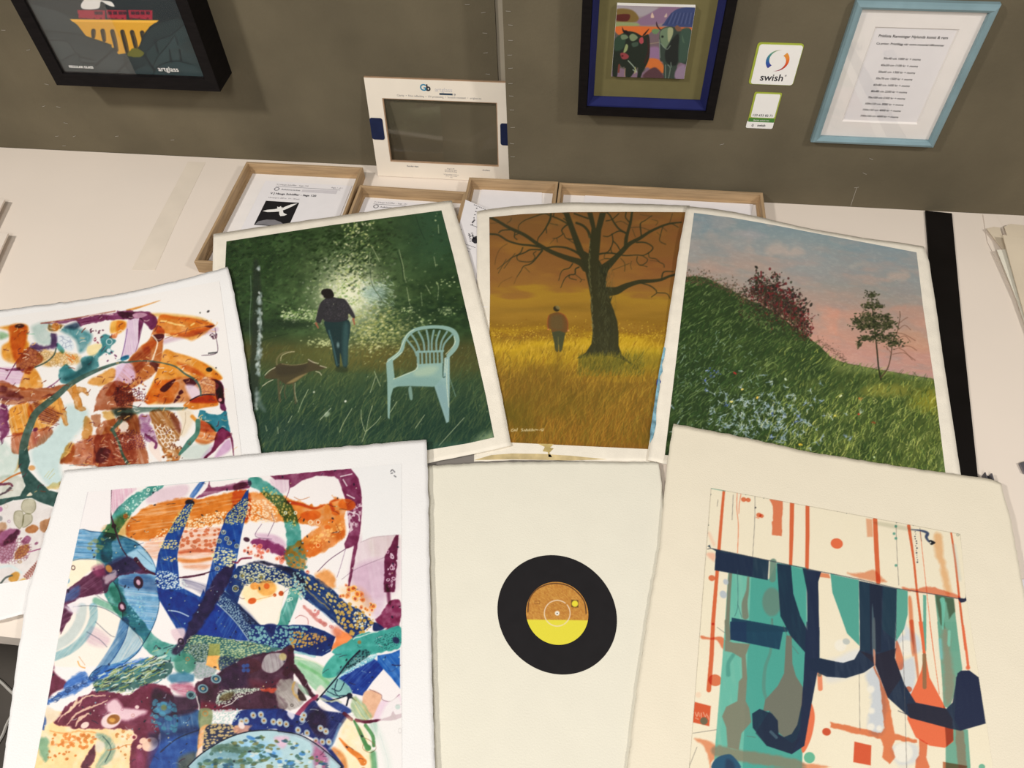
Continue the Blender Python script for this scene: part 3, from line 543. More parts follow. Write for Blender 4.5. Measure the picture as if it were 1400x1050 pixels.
    P(a(1240,590, 1310,565, 1320,600, 1250,625), (40, 130, 160), .95, 1.4); P(b(0,620, 120,570, 60,600), (40, 130, 160), .6, 2)
    # amber fan at right
    P(b(480,520, 600,540, 800,600, 960,690, 1080,800, 1000,830, 900,790, 840,830, 700,800, 560,850, 440,960, 400,1040, 280,1050, 400,760), (232, 150, 46), .95, 2.5, tex=blot(13, 35, .65)); P(b(620,640, 800,700, 900,780, 840,780, 700,720), (206, 110, 30), .7, 4); P(b(860,640, 1000,700, 1080,800, 1000,790), (244, 206, 110), .7, 4)
    P(b(600,800, 900,800, 1000,800, 1080,900, 1060,1050, 700,1050, 420,1050, 480,900), (206, 124, 60), .85, 4, tex=blot(10, 36, .6)); crackle(b(780,800, 1010,800, 1040,940, 880,960), 5, (140, 60, 44), .5, 37)
    P(b(440,920, 500,860, 600,810, 560,880, 490,945), (84, 26, 60), .95, 1.3); P(b(680,820, 770,800, 830,840, 770,900, 740,910, 700,850), (84, 26, 66), .95, 1.6, wob=1); P(b(630,950, 660,920, 680,950, 640,975), (84, 26, 66), .95, 1.4); P(b(580,1050, 620,980, 650,1000, 600,1050), (84, 26, 66), .9, 1.4)
    P(b(700,880, 800,880, 860,960, 780,1030, 740,980), (236, 216, 232), .9, 4, 'n'); P(b(970,810, 1060,830, 1085,880, 1100,1050, 1040,1050, 1010,950, 1040,870), PL, .96, 1.4, wob=1); P(b(880,980, 1000,980, 1050,1050, 740,1050), (226, 138, 44), .9, 2)
    A.line(b(750,1030, 840,985, 920,970, 1000,975), 1.8, (50, 24, 44), .9)
    # lower right quarter
    P(d(280,230, 360,60, 440,0, 600,0, 640,60, 600,160, 560,230, 420,245), (232, 152, 50), .9, 3, tex=blot(10, 38, .6)); P(d(680,260, 760,200, 880,160, 960,150, 1040,250, 900,280, 780,300), (224, 132, 40), .95, 2); P(d(1020,0, 1090,60, 1100,200, 1120,310, 1070,300, 1040,190, 1010,100), PL, .96, 1.3, wob=1); A.dab(*d(1058, 200)[0], 2.4, (230, 150, 150), .95, 1)
    P(d(0,100, 240,200, 300,240, 100,230, 0,270), (178, 96, 50), .9, 2, wob=2); crackle(d(0,60, 280,120, 280,230, 0,260), 3.6, (96, 34, 60), .8, 39, .2); P(d(100,230, 260,215, 320,270, 240,280, 120,250), (248, 242, 238), .95, 1.5, 'n', wob=1)
    P(d(0,290, 240,280, 460,275, 700,285, 660,305, 500,310, 260,330, 200,350, 0,360), (96, 122, 112), .85, 2.5); A.line(d(120,250, 240,280, 460,285, 720,280), 1.6, (70, 100, 90), .8)
    P(d(-200,480, 0,380, 60,330, 200,360, 240,520, 320,840, 100,880, -220,880), (178, 104, 66), .95, 2, wob=2, tex=st(1.2, 40, .55, 20, 2.4)); crackle(d(0,500, 240,540, 280,700, 0,680), 3.4, (110, 40, 70), .75, 41, .2); P(d(60,360, 200,350, 240,520, 100,560, 40,470), (176, 130, 60), .8, 3, wob=2, tex=blot(5, 42, .5)); P(d(20,440, 100,420, 100,540, 40,550), (244, 232, 220), .85, 1.6, 'n', wob=3, ws=4)
    P(d(220,370, 330,360, 340,460, 420,620, 400,680, 330,640, 250,540), (150, 90, 140), .85, 2.5, wob=3, tex=blot(6, 43, .3)); P(d(330,640, 420,620, 440,720, 450,840, 340,730), (246, 226, 214), .9, 1.6, 'n'); A.line(d(290,560, 400,640, 390,690), 4, PL, .85, 1.4, wob=1)
    P(d(340,320, 540,320, 640,440, 640,600, 560,640, 640,700, 640,820, 540,830, 460,700, 380,500), (166, 106, 46), .95, 2, wob=2, tex=st(.9, 44, .5, 18, 2.4)); P(d(540,320, 650,440, 640,540, 580,450), (140, 60, 76), .6, 4); crackle(d(380,460, 560,500, 620,700, 480,680), 4.4, (250, 238, 224), .9, 45, .2, 1.6, .9); specks(d(500,680, 640,660, 660,820, 480,820), 40, [(110, 50, 30), (240, 220, 190), (196, 120, 60)], .6, 1.8)
    P(d(620,300, 760,310, 780,420, 700,560, 650,560, 660,420), (246, 232, 206), .8, 5); A.line(d(700,330, 700,430, 660,560), .8, (170, 150, 120), .7); A.line(d(770,370, 800,400, 830,430), 5, (226, 146, 50), .9, 2)
    P(d(850,310, 900,310, 940,340, 1050,350, 1120,310, 1140,420, 1160,530, 1080,490, 1010,530, 920,430, 840,390), (40, 124, 146), .96, 1.4, wob=1); P(d(850,400, 960,450, 1020,530, 1020,600, 900,660, 800,620, 820,500), (222, 128, 62), .93, 3, tex=st(.2, 46, .4)); P(d(870,410, 1000,500, 960,530, 850,510), (186, 90, 50), .7, 3)
    P(d(1020,540, 1080,480, 1150,530, 1170,580, 1100,620, 1000,720, 920,800, 890,800, 980,690), (116, 28, 70), .96, 1.5, wob=1); P(d(1000,790, 1100,630, 1160,610, 1170,700, 1080,770), (214, 170, 214), .85, 4); P(d(860,800, 980,660, 1000,680, 930,780), (222, 196, 226), .8, 4); A.line(d(1150,540, 1180,620, 1195,770), [3, 3, 1], (110, 30, 70), .9); P(d(680,800, 660,720, 820,650, 960,660, 880,800), (214, 230, 226), .85, 6)
    A.line(d(830,420, 820,540, 740,640, 640,760), [7, 6, 8, 3], (70, 122, 108), .95, 1.3); A.dab(*b(945, 715)[0], 3.2, (40, 34, 24), .95, .9, 1.4); A.dab(*b(1015, 697)[0], 1, (50, 40, 40), .9); A.dab(*b(935, 118)[0], 1.5, (50, 44, 44), .9, .8, 1.4, -.6); A.dab(*b(852, 132)[0], 1.1, (100, 100, 90), .9)
    # rust field left of that
    P(c(840,200, 900,20, 1040,-60, 1180,0, 1180,180, 1000,200, 880,205), (172, 94, 56), .93, 2, wob=2, tex=blot(9, 50, .7)); crackle(c(1020,40, 1180,40, 1180,160, 1040,160), 3.4, (96, 40, 30), .75, 51, .2)
    P(c(680,500, 800,440, 880,420, 1180,420, 1180,700, 640,690, 540,670, 620,580), (186, 104, 66), .95, 2, wob=2.5, tex=blot(8, 52, .6)); P(c(850,580, 900,540, 980,560, 960,640, 880,670, 830,500), (120, 40, 110), .8, 3, wob=3); P(c(600,520, 670,500, 660,640, 540,670), (206, 140, 50), .85, 2.5, wob=2.5); P(c(750,280, 800,270, 830,400, 800,460, 740,440), (206, 140, 60), .85, 2.5, wob=3); P(c(820,250, 900,250, 900,340, 840,350), (176, 112, 72), .85, 2, wob=3); P(c(920,230, 1020,220, 1030,380, 900,440, 960,330), (214, 166, 84), .85, 3, wob=3); P(c(1000,190, 1180,190, 1180,270, 1080,300), (90, 100, 84), .85, 4)
    P(a(900,840, 1100,720, 1180,700, 1160,820, 1050,880), (222, 156, 70), .9, 3, wob=2)
    A.line(c(1010,380, 1060,480, 1100,600, 1150,690), [5, 3.4, 3.6, 5], (56, 84, 66), .95, 1.2); A.line(c(1080,300, 1000,380), [6, 4], (60, 84, 70), .9, 1.4); for_ = None
    for i in range(60): 
        p = c(R.uniform(660, 1160), R.uniform(430, 690))[0]; A.line([p, p+(R.uniform(2, 8), R.uniform(-3, 5))], .9, [(226, 170, 140), (110, 40, 50), (240, 216, 190)][R.randint(3)], .6)
    for q in (c(400,800, 440,750), c(420,810, 480,730), c(440,820, 490,770)): A.line(q, .8, (190, 180, 120), .7)
    P(c(420,880, 560,840, 540,900, 440,910), (236, 206, 140), .9, 2, wob=2); A.dab(*c(285, 720)[0], 3.6, (206, 140, 70), .8, 1.6, 1.3); A.line(c(620,700, 760,690, 900,720), .8, (120, 150, 150), .7); P(c(130,760, 190,690, 170,640, 150,720), (236, 176, 90), .8, 3)
    A.line(c(0,860, 100,800, 190,760), [2, 2.6], (190, 110, 50), .9); A.line(c(0,870, 80,860, 110,880), [4, 3], (96, 36, 60), .9, 1.2, wob=1); A.line(c(0,960, 60,930, 100,900), 3, (60, 40, 50), .8, 1.4, wob=1.5)
    # dark green arm: the long curve
    A.line(np.concatenate([b(860,980, 850,900, 800,820, 700,760, 600,685, 480,650, 360,630, 250,625, 100,640), a(1230,642, 1050,700, 850,790, 700,880, 580,985), c(330,220, 270,340, 230,450, 210,560, 215,680)]), [2, 3, 2.4, 1.6, 1.8, 3, 6, 8, 10, 11, 14], (66, 94, 84), .93, 1.1)
    P(c(180,560, 250,560, 270,660, 250,730, 340,830, 440,920, 540,945, 510,1080, 360,1030, 280,990, 120,1010, 0,1060, 0,1000, 180,970, 230,880, 200,800, 165,680), (48, 80, 74), .97, 1.2, 'n', smooth=False, wob=.6); P(c(240,970, 270,940, 290,965), (240, 226, 200), .95, 1, 'n'); P([(-60, 690), (0, 684), (0, 690), (-60, 700)], (48, 80, 74), .97, 1.2, 'n', smooth=False)
    # lower left shards
    P(e(0,160, 200,120, 320,155, 420,205, 400,330, 360,400, 280,600, 270,720, 130,760, 0,780), (230, 226, 226), .9, 2, smooth=False, tex=blot(9, 60, .5))
    for q in (e(180,130, 260,130, 270,200, 220,240, 160,200), e(110,220, 170,215, 180,290, 150,350, 105,300), e(180,240, 240,240, 240,300, 170,340)): P(q, (206, 206, 180), .9, 1.2, edge=((150, 150, 130), .8, .6))
    P(e(190,350, 250,315, 290,340, 260,375, 210,380), (190, 120, 60), .9, 1.6, wob=1.5); P(e(305,300, 360,270, 410,240, 380,350, 310,365), (190, 136, 90), .9, 1.6, wob=2); A.line(e(370,320, 400,260), 3, (170, 90, 40), .8, 1.4)
    P(e(0,380, 100,340, 140,380, 110,450, 60,470, 0,480), (150, 70, 120), .85, 2.5, wob=3); P(e(0,470, 120,450, 90,560, 60,600, 0,600), (190, 140, 170), .85, 3, wob=3); P(e(40,430, 130,350, 150,390, 90,450, 30,470), (100, 26, 70), .85, 2, wob=2); P(e(160,450, 200,400, 235,420, 210,460), (160, 90, 130), .9, 1.4); P(e(110,540, 150,480, 220,470, 200,540, 120,580), (186, 122, 60), .9, 1.6, wob=2); crackle(e(0,440, 220,430, 200,580, 0,600), 4, (120, 50, 70), .6, 61, .18)
    A.line(e(215,525, 330,490), 1.6, (170, 90, 130), .8, wob=1); A.line(e(230,520, 300,500), .9, (130, 50, 90), .8); A.dab(*e(275, 458)[0], 1.8, (140, 80, 110), .9, 1, 1.5, -.5); A.dab(*e(150, 598)[0], 2.2, (176, 140, 90), .8, .9, 1.3, 0, ring=1); A.dab(*e(68, 292)[0], 2.2, (170, 130, 160), .8, .9, 1, 0, ring=.9)
    A.dab(*e(0, 270)[0], 3.6, (150, 150, 150), .9, 1.4); A.dab(*e(0, 200)[0], 3.6, (170, 110, 150), .9, 1.4); A.dab(*e(45, 178)[0], 3, (206, 196, 180), .9, 1, 1, 0, ring=1); P(e(0,310, 40,300, 50,340, 10,380, 0,390), (206, 166, 130), .9, 2, wob=1.5)
    for t in np.linspace(0, 1, 9):
        p = e(190+100*t, 720-110*t)[0]; A.line([p+(-2, -3), p+(2, -1), p+(3, 3)], 1.3, (150, 50, 40), .85); A.dab(p[0]+1, p[1]-2, 2.3, (110, 60, 40), .6, .8, 1.2, .5, ring=.8)
    P(e(80,700, 130,670, 150,700, 120,750, 70,740), (222, 166, 70), .95, 1.6, wob=1); P(e(120,760, 180,720, 200,750, 150,770), (244, 206, 120), .9, 2); A.line(e(0,770, 40,720, 90,700), 2.6, (80, 90, 84), .9); A.line(e(0,640, 80,630, 160,680), 3, (206, 226, 226), .8, 3)
    # pale veins, wiped scratches and dark specks in the wet ink
    dk = A.C.min(-1)
    for i in range(620):
        x, y = R.uniform(0, 325), R.uniform(432, 700); a0, b0 = int((y-A.y0)*A.k), int((x-A.x0)*A.k)
        if not (0 <= a0 < A.h and 0 <= b0 < A.w) or dk[a0, b0] > 150: continue
        q = R.rand(); th = R.uniform(-1.2, .4); L = R.uniform(2, 9)
        A.line([(x, y), (x+L*.5*math.cos(th)+R.normal(0, 1), y+L*.5*math.sin(th)+R.normal(0, 1)), (x+L*math.cos(th), y+L*math.sin(th))], R.uniform(.7, 1.5), [(246, 232, 214), (90, 34, 44), (236, 186, 110), (120, 56, 36)][R.randint(4)], R.uniform(.4, .85), .8, n=4)
    ink = np.clip((236-A.C.min(-1))/120., 0, 1)[..., None]; g = (A.fbm(6, 6, 201, 4)-.5)[..., None]; A.C = np.clip(A.C+(A.C-150)*.06*ink+g*50*ink, 8, 252)
    A.mirror_left(1)
    return A
def paint_swirls():
    A = Art(20, 626, 560, 1120, ART_K, (246, 240, 236), 6)
    R = A.R; X, Y = A.X, A.Y; F = A.full()
    P = K(5.8333, 100, 630); Q = K(5.8333, 320, 630); L = K(5.8333, 40, 720); M = K(7.5, 250, 760); N = K(7.5, 400, 760); U = K(6.175, 40, 880); V = K(6.178, 220, 880); W = K(6.178, 380, 880)
    st = lambda rot, seed, lo=.5, w=26, h=1.6: np.clip(lo+(1-lo)*1.6*A.fbm(w, h, seed, 3, rot), 0, 1)
    blot = lambda s, seed, lo=.5: np.clip(lo+(1-lo)*2*(A.fbm(s, s, seed, 4)-.1), 0, 1)
    BL, TE, PL, OR, DP = (22, 78, 152), (74, 156, 146), (116, 40, 80), (214, 128, 44), (74, 34, 54)
    def lace(pts, size, col, a=.9, rot=0, asp=1., fill=.36, seed=11, mode='n', wob=2):
        b, sd = A.polym(pts, 1.5, True, wob, 5, seed)
        if b is None: return
        f1, f2, idn = A.cells(size, seed, asp, rot)
        m = np.clip(.5-sd/1.5, 0, 1)*np.clip((fill*(.55+.7*idn[b])-f1[b])*size*1.3+.5, 0, 1)*a
        A.put(b, m, col, mode)
        return b, sd, f1, idn
    def rings(pts, n, r0, r1, cols, fillc=None, seed=3):
        b, sd = A.polym(pts, 1, True)
        q = crom(pts, True); x0, y0 = q.min(0); x1, y1 = q.max(0); rr = np.random.RandomState(seed); k = 0; t = 0
        while k < n and t < n*6:
            t += 1; x, y = rr.uniform(x0, x1), rr.uniform(y0, y1)
            i, j = int((x-A.x0)*A.k)-b[1].start, int((y-A.y0)*A.k)-b[0].start
            if not (0 <= j < sd.shape[0] and 0 <= i < sd.shape[1]) or sd[j, i] > 0: continue
            k += 1; r = rr.uniform(r0, r1); c = cols[rr.randint(len(cols))]
            if fillc is not None: A.dab(x, y, r*.62, fillc[rr.randint(len(fillc))], .85, .9, 1.2, rr.uniform(0, 3))
            A.dab(x, y, r, c, .9, .8, rr.uniform(1, 1.5), rr.uniform(0, 3), ring=max(.8, r*.33))
    # faint tints of the plate
    A.put(F, A.fbm(60, 60, 3, 3)*.10, (226, 206, 220))
    A.poly(Q(970,640, 1100,600, 1310,590, 1290,1050, 940,1050), (232, 214, 226), .7, 8, 'm', tex=st(1.45, 4, .4, 40, 6))
    A.poly(N(600,150, 940,40, 960,460, 860,640, 700,420), (224, 200, 222), .75, 10, 'm')
    A.poly(Q(1080,600, 1310,590, 1290,720, 1100,760), (222, 214, 206), .5, 10, 'm', tex=st(1.5, 5, .2, 30, 4))
    A.line(Q(1010,650, 1120,610, 1310,590), .7, (150, 130, 140), .5); A.line(Q(860,945, 980,860, 1200,770), .7, (120, 90, 110), .6)
    # pale pink streaks, top left
    A.poly(P(310,235, 500,220, 420,300, 330,420, 300,350), (226, 184, 206), .9, 3, 'm', tex=st(1.5, 6, .1, 20, 1.2)); A.poly(P(640,240, 900,190, 880,290, 600,340), (234, 214, 226), .9, 5, 'm')
    A.poly(Q(440,140, 440,220, 380,260, 300,190, 300,140), (228, 206, 222), .9, 3, 'm', tex=st(1.4, 7, .3))
    # purple arch along the top and down the right
    ar = blot(9, 8, .75)
    A.poly(P(1080,170, 1060,230, 980,300, 1060,280, 1200,240, 1400,220, 1400,150, 1240,190, 1110,215, 1085,160), PL, .85, 1.6, 'm', wob=1.5, tex=st(-.15, 9, .4))
    A.poly(Q(0,190, 80,170, 110,200, 40,230, 0,235), PL, .8, 2, 'm')
    A.poly(Q(290,120, 560,95, 760,75, 930,62, 990,120, 1015,230, 1022,380, 1005,560, 980,700, 950,860, 925,1010, 905,1010, 940,760, 955,680, 885,705, 880,660, 920,560, 905,400, 880,280, 830,150, 800,125, 660,120, 540,160, 470,210, 440,220, 440,150, 330,150), PL, .93, 1.4, 'm', wob=.8, tex=ar, smooth=False)
    A.poly(Q(895,380, 930,390, 1010,330, 1015,420, 980,490, 950,560, 900,600), (250, 240, 240), .7, 1.2, wob=5, ws=4, tex=np.clip((A.fbm(4, 4, 12, 3)-.5)*6, 0, 1))
    for q in (Q(850,125, 940,105), Q(870,150, 900,200), Q(900,270, 960,300), Q(930,410, 990,430, 1000,480)): A.line(q, 1.4, (252, 246, 246), .8)
    A.poly(Q(1240,690, 1290,590, 1315,590, 1300,760, 1285,1050, 1195,1050, 1200,760), PL, .93, 1.6, 'm', wob=1.2, smooth=False)
    rings(Q(1215,740, 1300,720, 1290,1040, 1205,1030), 16, .8, 2.6, [(246, 230, 238), (230, 190, 210)])
    A.poly(N(1000,460, 1105,465, 1095,720, 1000,750, 900,730, 850,660, 900,600, 960,520), (126, 40, 82), .95, 1.6, 'm', wob=1.4, tex=blot(7, 14, .7))
    A.line(N(975,300, 990,470), 5, PL, .8, 3, 'm')
    A.line(Q(440,135, 440,230, 400,330), .9, (110, 40, 80), .8); A.line(Q(885,705, 760,790, 665,885), .9, (70, 30, 60), .85); A.line(Q(890,700, 850,840, 820,930), .8, (110, 70, 110), .6)
    # orange band
    ot = np.clip(st(-.16, 16, .35, 34, 2.2)*1.15, 0, 1)
    A.poly(P(600,360, 720,330, 900,290, 1000,310, 1150,270, 1400,245, 1400,480, 1300,480, 1180,500, 1020,530, 860,545, 700,600, 560,640, 430,600, 420,540, 480,440), OR, .97, 2.5, 'm', wob=2.5, tex=ot)
    A.poly(Q(0,250, 160,250, 340,270, 460,300, 640,360, 760,340, 800,300, 780,280, 860,310, 930,320, 960,370, 900,400, 890,480, 880,600, 800,680, 640,760, 580,780, 520,760, 420,760, 410,700, 520,640, 620,560, 660,520, 560,510, 480,500, 340,480, 100,480, 0,480), (222, 132, 48), .9, 2.5, 'm', wob=3, tex=blot(14, 18, .45))
    A.poly(P(560,700, 640,610, 860,560, 1160,530, 1180,560, 1100,840, 900,860, 840,800, 660,790), (232, 168, 130), .75, 4, 'm', tex=st(-.1, 17, .05, 30, 2)); A.line(P(850,730, 960,715, 1110,720), 5, (198, 96, 50), .75, 2, 'm', tex=st(-.1, 23, .5)); A.line(P(840,790, 960,800, 1090,780), 5, (232, 176, 90), .7, 3, 'm')
    lace(P(700,560, 900,480, 1200,400, 1240,500, 900,560, 660,640), 3.0, (250, 228, 190), .85, -.2, 1.2, .40, 12); lace(P(860,560, 1160,540, 1140,700, 850,690), 5.5, (192, 100, 62), .8, -.1, 1.3, .42, 14)
    lace(Q(100,330, 300,330, 330,480, 90,470), 2.8, (250, 226, 190), .85, .4, 1.6, .4, 15)
    for q in (Q(430,330, 540,350, 640,380, 720,350), Q(790,390, 770,330, 830,310)): A.line(q, [5, 4, 3, 2], (214, 110, 34), .8, 2, 'm')
    for p, r in ((Q(900,350), 8), (Q(600,440), 7), (Q(810,415), 3.6), (Q(670,490), 3), (Q(670,675), 3), (Q(570,440), 5), (Q(525,475), 2.4), (Q(780,475), 2.4), (Q(640,430), 6), (Q(745,530), 3)): A.dab(p[0][0], p[0][1], r, (210, 100, 30), .75, 1.2, 1.5, .1)
    for p in (Q(670,490), Q(670,675), Q(480,500), Q(610,490), Q(450,490)): A.dab(p[0][0], p[0][1], 3.2, (252, 238, 208), .9, .8, ring=1.1)
    A.poly(Q(540,690, 660,640, 860,540, 880,600, 700,720, 590,770), (226, 150, 60), .5, 4, 'm'); lace(Q(600,640, 700,560, 840,500, 860,560, 640,700), 4.2, (252, 214, 140), .5, -.5, 1.3, .4, 20)
    for q in (Q(120,420, 200,440, 280,470), Q(810,500, 840,560, 860,620), Q(480,290, 530,310, 600,290)): A.line(q, .9, (170, 90, 40), .7)
    # teal ring
    tt = lambda r, s: st(r, s, .65, 30, 2.5)
    A.line(np.concatenate([P(700,195, 560,270, 440,370, 350,480, 300,570, 250,640), L(600,200, 600,300, 640,420, 680,560, 860,800, 980,940, 1100,1000, 1180,1010)]), [7, 15, 21, 20, 19, 21, 22, 22, 22, 22, 24, 24], TE, .95, 1.6, 'm', wob=1.5, tex=blot(9, 30, .7))
    A.line([(200, 664), (240, 660), (300, 655), (345, 650)], 3, TE, .8, 2, 'm'); A.line(Q(150,165, 240,210, 340,300, 430,420, 470,560, 480,680, 470,800), [14, 17, 19, 19, 20, 20, 20], TE, .95, 1.6, 'm', wob=1.6, tex=blot(9, 31, .75))
    A.line(M(1180,180, 1130,420, 1050,620, 1000,720), [16, 15, 17, 18], TE, .95, 1.6, 'm', tex=tt(1.3, 32)); A.line(M(1090,420, 1030,600), 1.2, (150, 210, 200), .6)
    lace(Q(200,220, 330,240, 480,430, 510,520, 420,500, 280,330), 4, (216, 190, 110), .7, .9, 1.2, .32, 33); lace(P(420,330, 560,250, 700,200, 560,330, 420,480), 5, (206, 232, 222), .8, -.8, 1, .24, 34)
    for p in (P(540,238), P(600,232), P(650,228), P(428,378), P(415,445), Q(410,415), Q(490,415), M(1085,380), M(1080,455), M(1110,440)): A.dab(p[0][0], p[0][1], 2.4, (232, 240, 224), .85, .9, ring=1.2)
    A.dab(*P(418,442)[0], 3.4, (176, 112, 60), .8, 1.2)
    A.poly(P(240,560, 330,470, 420,420, 460,480, 420,600, 300,620), (196, 150, 60), .7, 6, 'm', wob=3)
    # blue disc at left
    disc = L(380,30, 500,35, 650,50, 760,80, 880,140, 970,240, 1020,360, 1042,520, 1030,680, 980,820, 910,940, 830,1040, 600,1200, 470,1240, 500,1160, 600,1080, 700,880, 740,760, 720,540, 640,400, 560,280, 420,260, 330,260)
    A.poly(disc, (104, 164, 206), .95, 1, 'm', tex=st(.08, 40, .45, 40, 1.6), edge=((20, 50, 80), .7, .8))
    A.poly(L(600,60, 760,80, 880,140, 780,220, 600,290, 570,180), (74, 140, 150), .7, 3, 'm', tex=blot(8, 41, .5)); A.poly(L(720,420, 880,380, 1000,420, 1020,520, 900,500, 760,480), (110, 130, 170), .6, 6, 'm')
    A.poly(L(780,220, 900,180, 990,290, 1000,350, 900,320, 830,260), (168, 204, 220), .75, 3)
    lace(L(420,180, 560,80, 600,140, 520,240), 7, (150, 150, 90), .6, .3, 1.4, .4, 42)
    for q in (L(380,160, 600,165), L(370,205, 620,215), L(390,130, 560,140), L(860,190, 980,300), L(330,262, 560,265)): A.line(q, .8, (30, 70, 100), .55)
    A.poly(L(330,280, 430,262, 560,270, 600,340, 480,360, 360,470, 270,470, 300,380), (250, 236, 200), .75, 4); A.dab(*L(350, 328)[0], 3, (70, 30, 40), .9, .9, 1.1, 1.3, ring=1.1); A.dab(*L(300, 430)[0], 4, (120, 170, 200), .8, 1.4, 1.1, 1.4)
    A.poly(L(640,490, 730,470, 760,560, 720,620, 660,570), (86, 160, 146), .8, 4, 'm', wob=2); A.line(L(530,590, 640,640, 750,690), 9, (110, 176, 150), .8, 3, 'm')
    A.line(L(540,550, 620,600, 700,625), .8, (60, 80, 80), .6)
    lace(L(780,520, 900,560, 940,700, 860,760, 790,640), 4.5, (150, 200, 214), .6, .5, 1.2, .28, 44)
    # inner rings of the disc
    A.poly(L(340,640, 420,628, 520,630, 600,655, 720,730, 830,830, 905,930, 760,1060, 560,1110, 200,1110, 180,1000), (246, 236, 222), .9, 1.5)
    A.line(L(510,640, 510,740, 440,880, 330,980, 200,1040), 11, (140, 190, 208), .85, 2.2, 'm', tex=st(-.9, 46, .5)); A.line(L(420,650, 400,760, 320,880, 210,950), 14, (206, 224, 232), .9, 3, 'm')
    A.line(L(760,760, 720,900, 640,1040, 540,1180), 13, (92, 144, 196), .9, 2, 'm', tex=st(-.9, 47, .6)); A.line(L(790,790, 760,900, 680,1040, 600,1130), .9, (30, 70, 120), .8)
    A.poly(L(760,760, 900,930, 830,1040, 640,1160, 700,980), (150, 194, 224), .75, 3, 'm', tex=st(-1, 48, .4))
    A.poly(L(500,800, 640,880, 600,960, 460,920), (224, 200, 222), .8, 6, 'm', tex=st(.4, 49, .3))
    for q in (L(530,760, 640,860, 680,880), L(460,840, 560,900, 620,960), L(350,640, 470,630, 590,650, 730,730, 840,830, 910,935)): A.line(q, .9, (60, 70, 90), .7)
    A.line(U(410,150, 430,190, 470,205), 1.6, (214, 140, 50), .8); A.line(U(420,110, 470,180), .8, (180, 120, 70), .7)
    # plum brush across the disc
    A.poly(L(780,240, 850,270, 920,340, 1010,380, 860,370, 720,390, 640,460, 620,530, 420,560, 300,620, 350,690, 250,860, 215,760, 210,690, 260,530, 400,430, 520,350, 600,330, 640,310), (84, 32, 62), .93, 1.8, wob=1.6, tex=st(-.6, 50, .72, 30, 2.5), smooth=False)
    A.poly(L(600,320, 700,250, 800,240, 900,330, 740,380, 640,390), (38, 40, 74), .75, 4); A.poly(L(250,590, 330,500, 400,470, 390,560, 300,600), (70, 110, 160), .7, 4, tex=st(-.6, 51, .3)); A.poly(L(270,640, 360,610, 400,630, 350,700), (232, 224, 232), .75, 4, wob=3, tex=st(.4, 52, .2))
    A.poly(L(500,330, 590,300, 600,380, 540,400), (140, 60, 96), .7, 5); A.poly(L(600,400, 690,350, 690,400, 620,450), (206, 190, 196), .7, 3, wob=3); A.dab(*L(635, 335)[0], 4, (200, 140, 60), .8, 1.5, 1.4, 1)
    A.line(L(850,260, 920,340, 1010,380, 1120,400, 1260,405, 1400,380), [6, 3.4, 1.8, 1.4], (74, 26, 50), .95); A.line(M(0,215, 180,190, 320,150, 500,90), [1.4, 2], (74, 26, 50), .95)
    A.line(P(305,235, 298,400, 320,500, 380,680, 430,760), [1.2, 1.6, 2.8, 1.6, 1.6], (60, 24, 44), .95); A.dab(*P(325, 520)[0], 3.4, (50, 24, 34), .95)
    for p in (L(870,445), L(740,640)):
        A.dab(p[0][0], p[0][1], 6.6 if p[0][1] < 810 else 5.4, (58, 24, 44), .95, 1.2, 1.3, 1.4); A.dab(p[0][0], p[0][1], 2.6, (216, 176, 192), .95, 1.2, 1.5, 1.2)
    A.dab(*P(930, 335)[0], 4.6, (44, 26, 34), .95, 1.2, 1.4, .1)
    # left edge plum and navy
    A.poly(U(160,10, 195,20, 215,230, 320,340, 200,420, 110,500, 118,400), (104, 36, 62), .95, 3, wob=1.5); A.poly(U(125,350, 170,440, 108,500), (40, 26, 48), .9, 4)
    # blue sweeps
    bt = st(1.35, 60, .62, 34, 2)
    A.poly(P(900,345, 960,340, 900,500, 850,640, 830,760, 850,1000, 1040,1100, 1340,1700, 860,1400, 680,1100, 655,900, 680,740, 740,600, 800,500), (18, 66, 138), .97, 1.3, tex=np.clip(bt*1.1, 0, 1), smooth=False)
    A.poly(np.concatenate([P(1050,170, 1000,250, 930,330, 960,300, 930,280, 1010,170)]), (40, 90, 160), .8, 1.6, tex=st(-1, 61, .4))
    A.poly(np.concatenate([P(1400,230, 1390,380, 1340,600, 1300,820), L(1640,560, 1500,740, 1360,860, 1260,960), L(1230,900, 1300,700, 1390,500), P(1050,1050, 1090,880, 1160,600, 1230,420, 1340,310, 1380,240)]), (22, 68, 142), .97, 1.3, tex=np.clip(bt*1.1, 0, 1), smooth=False)
    A.poly(L(1040,500, 1220,530, 1350,590, 1330,700, 1240,810, 1100,680), (16, 56, 128), .95, 1.4, tex=st(.6, 62, .75)); A.line(L(1110,668, 1190,680, 1270,715), 1.3, (220, 230, 236), .9)
    A.poly(M(360,490, 420,560, 560,680, 680,860, 440,850, 120,815, 170,760, 260,600), (16, 58, 136), .95, 1.4, tex=st(-1.1, 63, .72))
    A.poly(M(370,380, 440,360, 560,480, 720,640, 800,720, 700,880, 640,810, 500,640, 370,500), (34, 58, 104), .95, 1.4); lace(M(390,390, 560,520, 760,720, 690,860, 520,640, 370,480), 2.2, (160, 186, 196), .85, .8, 1.3, .42, 64)
    for q in (M(430,360, 550,450), M(350,490, 440,570, 560,700, 680,870)): A.line(q, 1.3, (196, 214, 216), .8)
    A.poly(M(0,230, 120,260, 260,310, 200,390, 100,340, 0,310), (150, 150, 176), .75, 3, 'm', tex=st(.35, 65, .2)); A.line(M(0,245, 130,275, 240,320), .8, (90, 90, 120), .7)
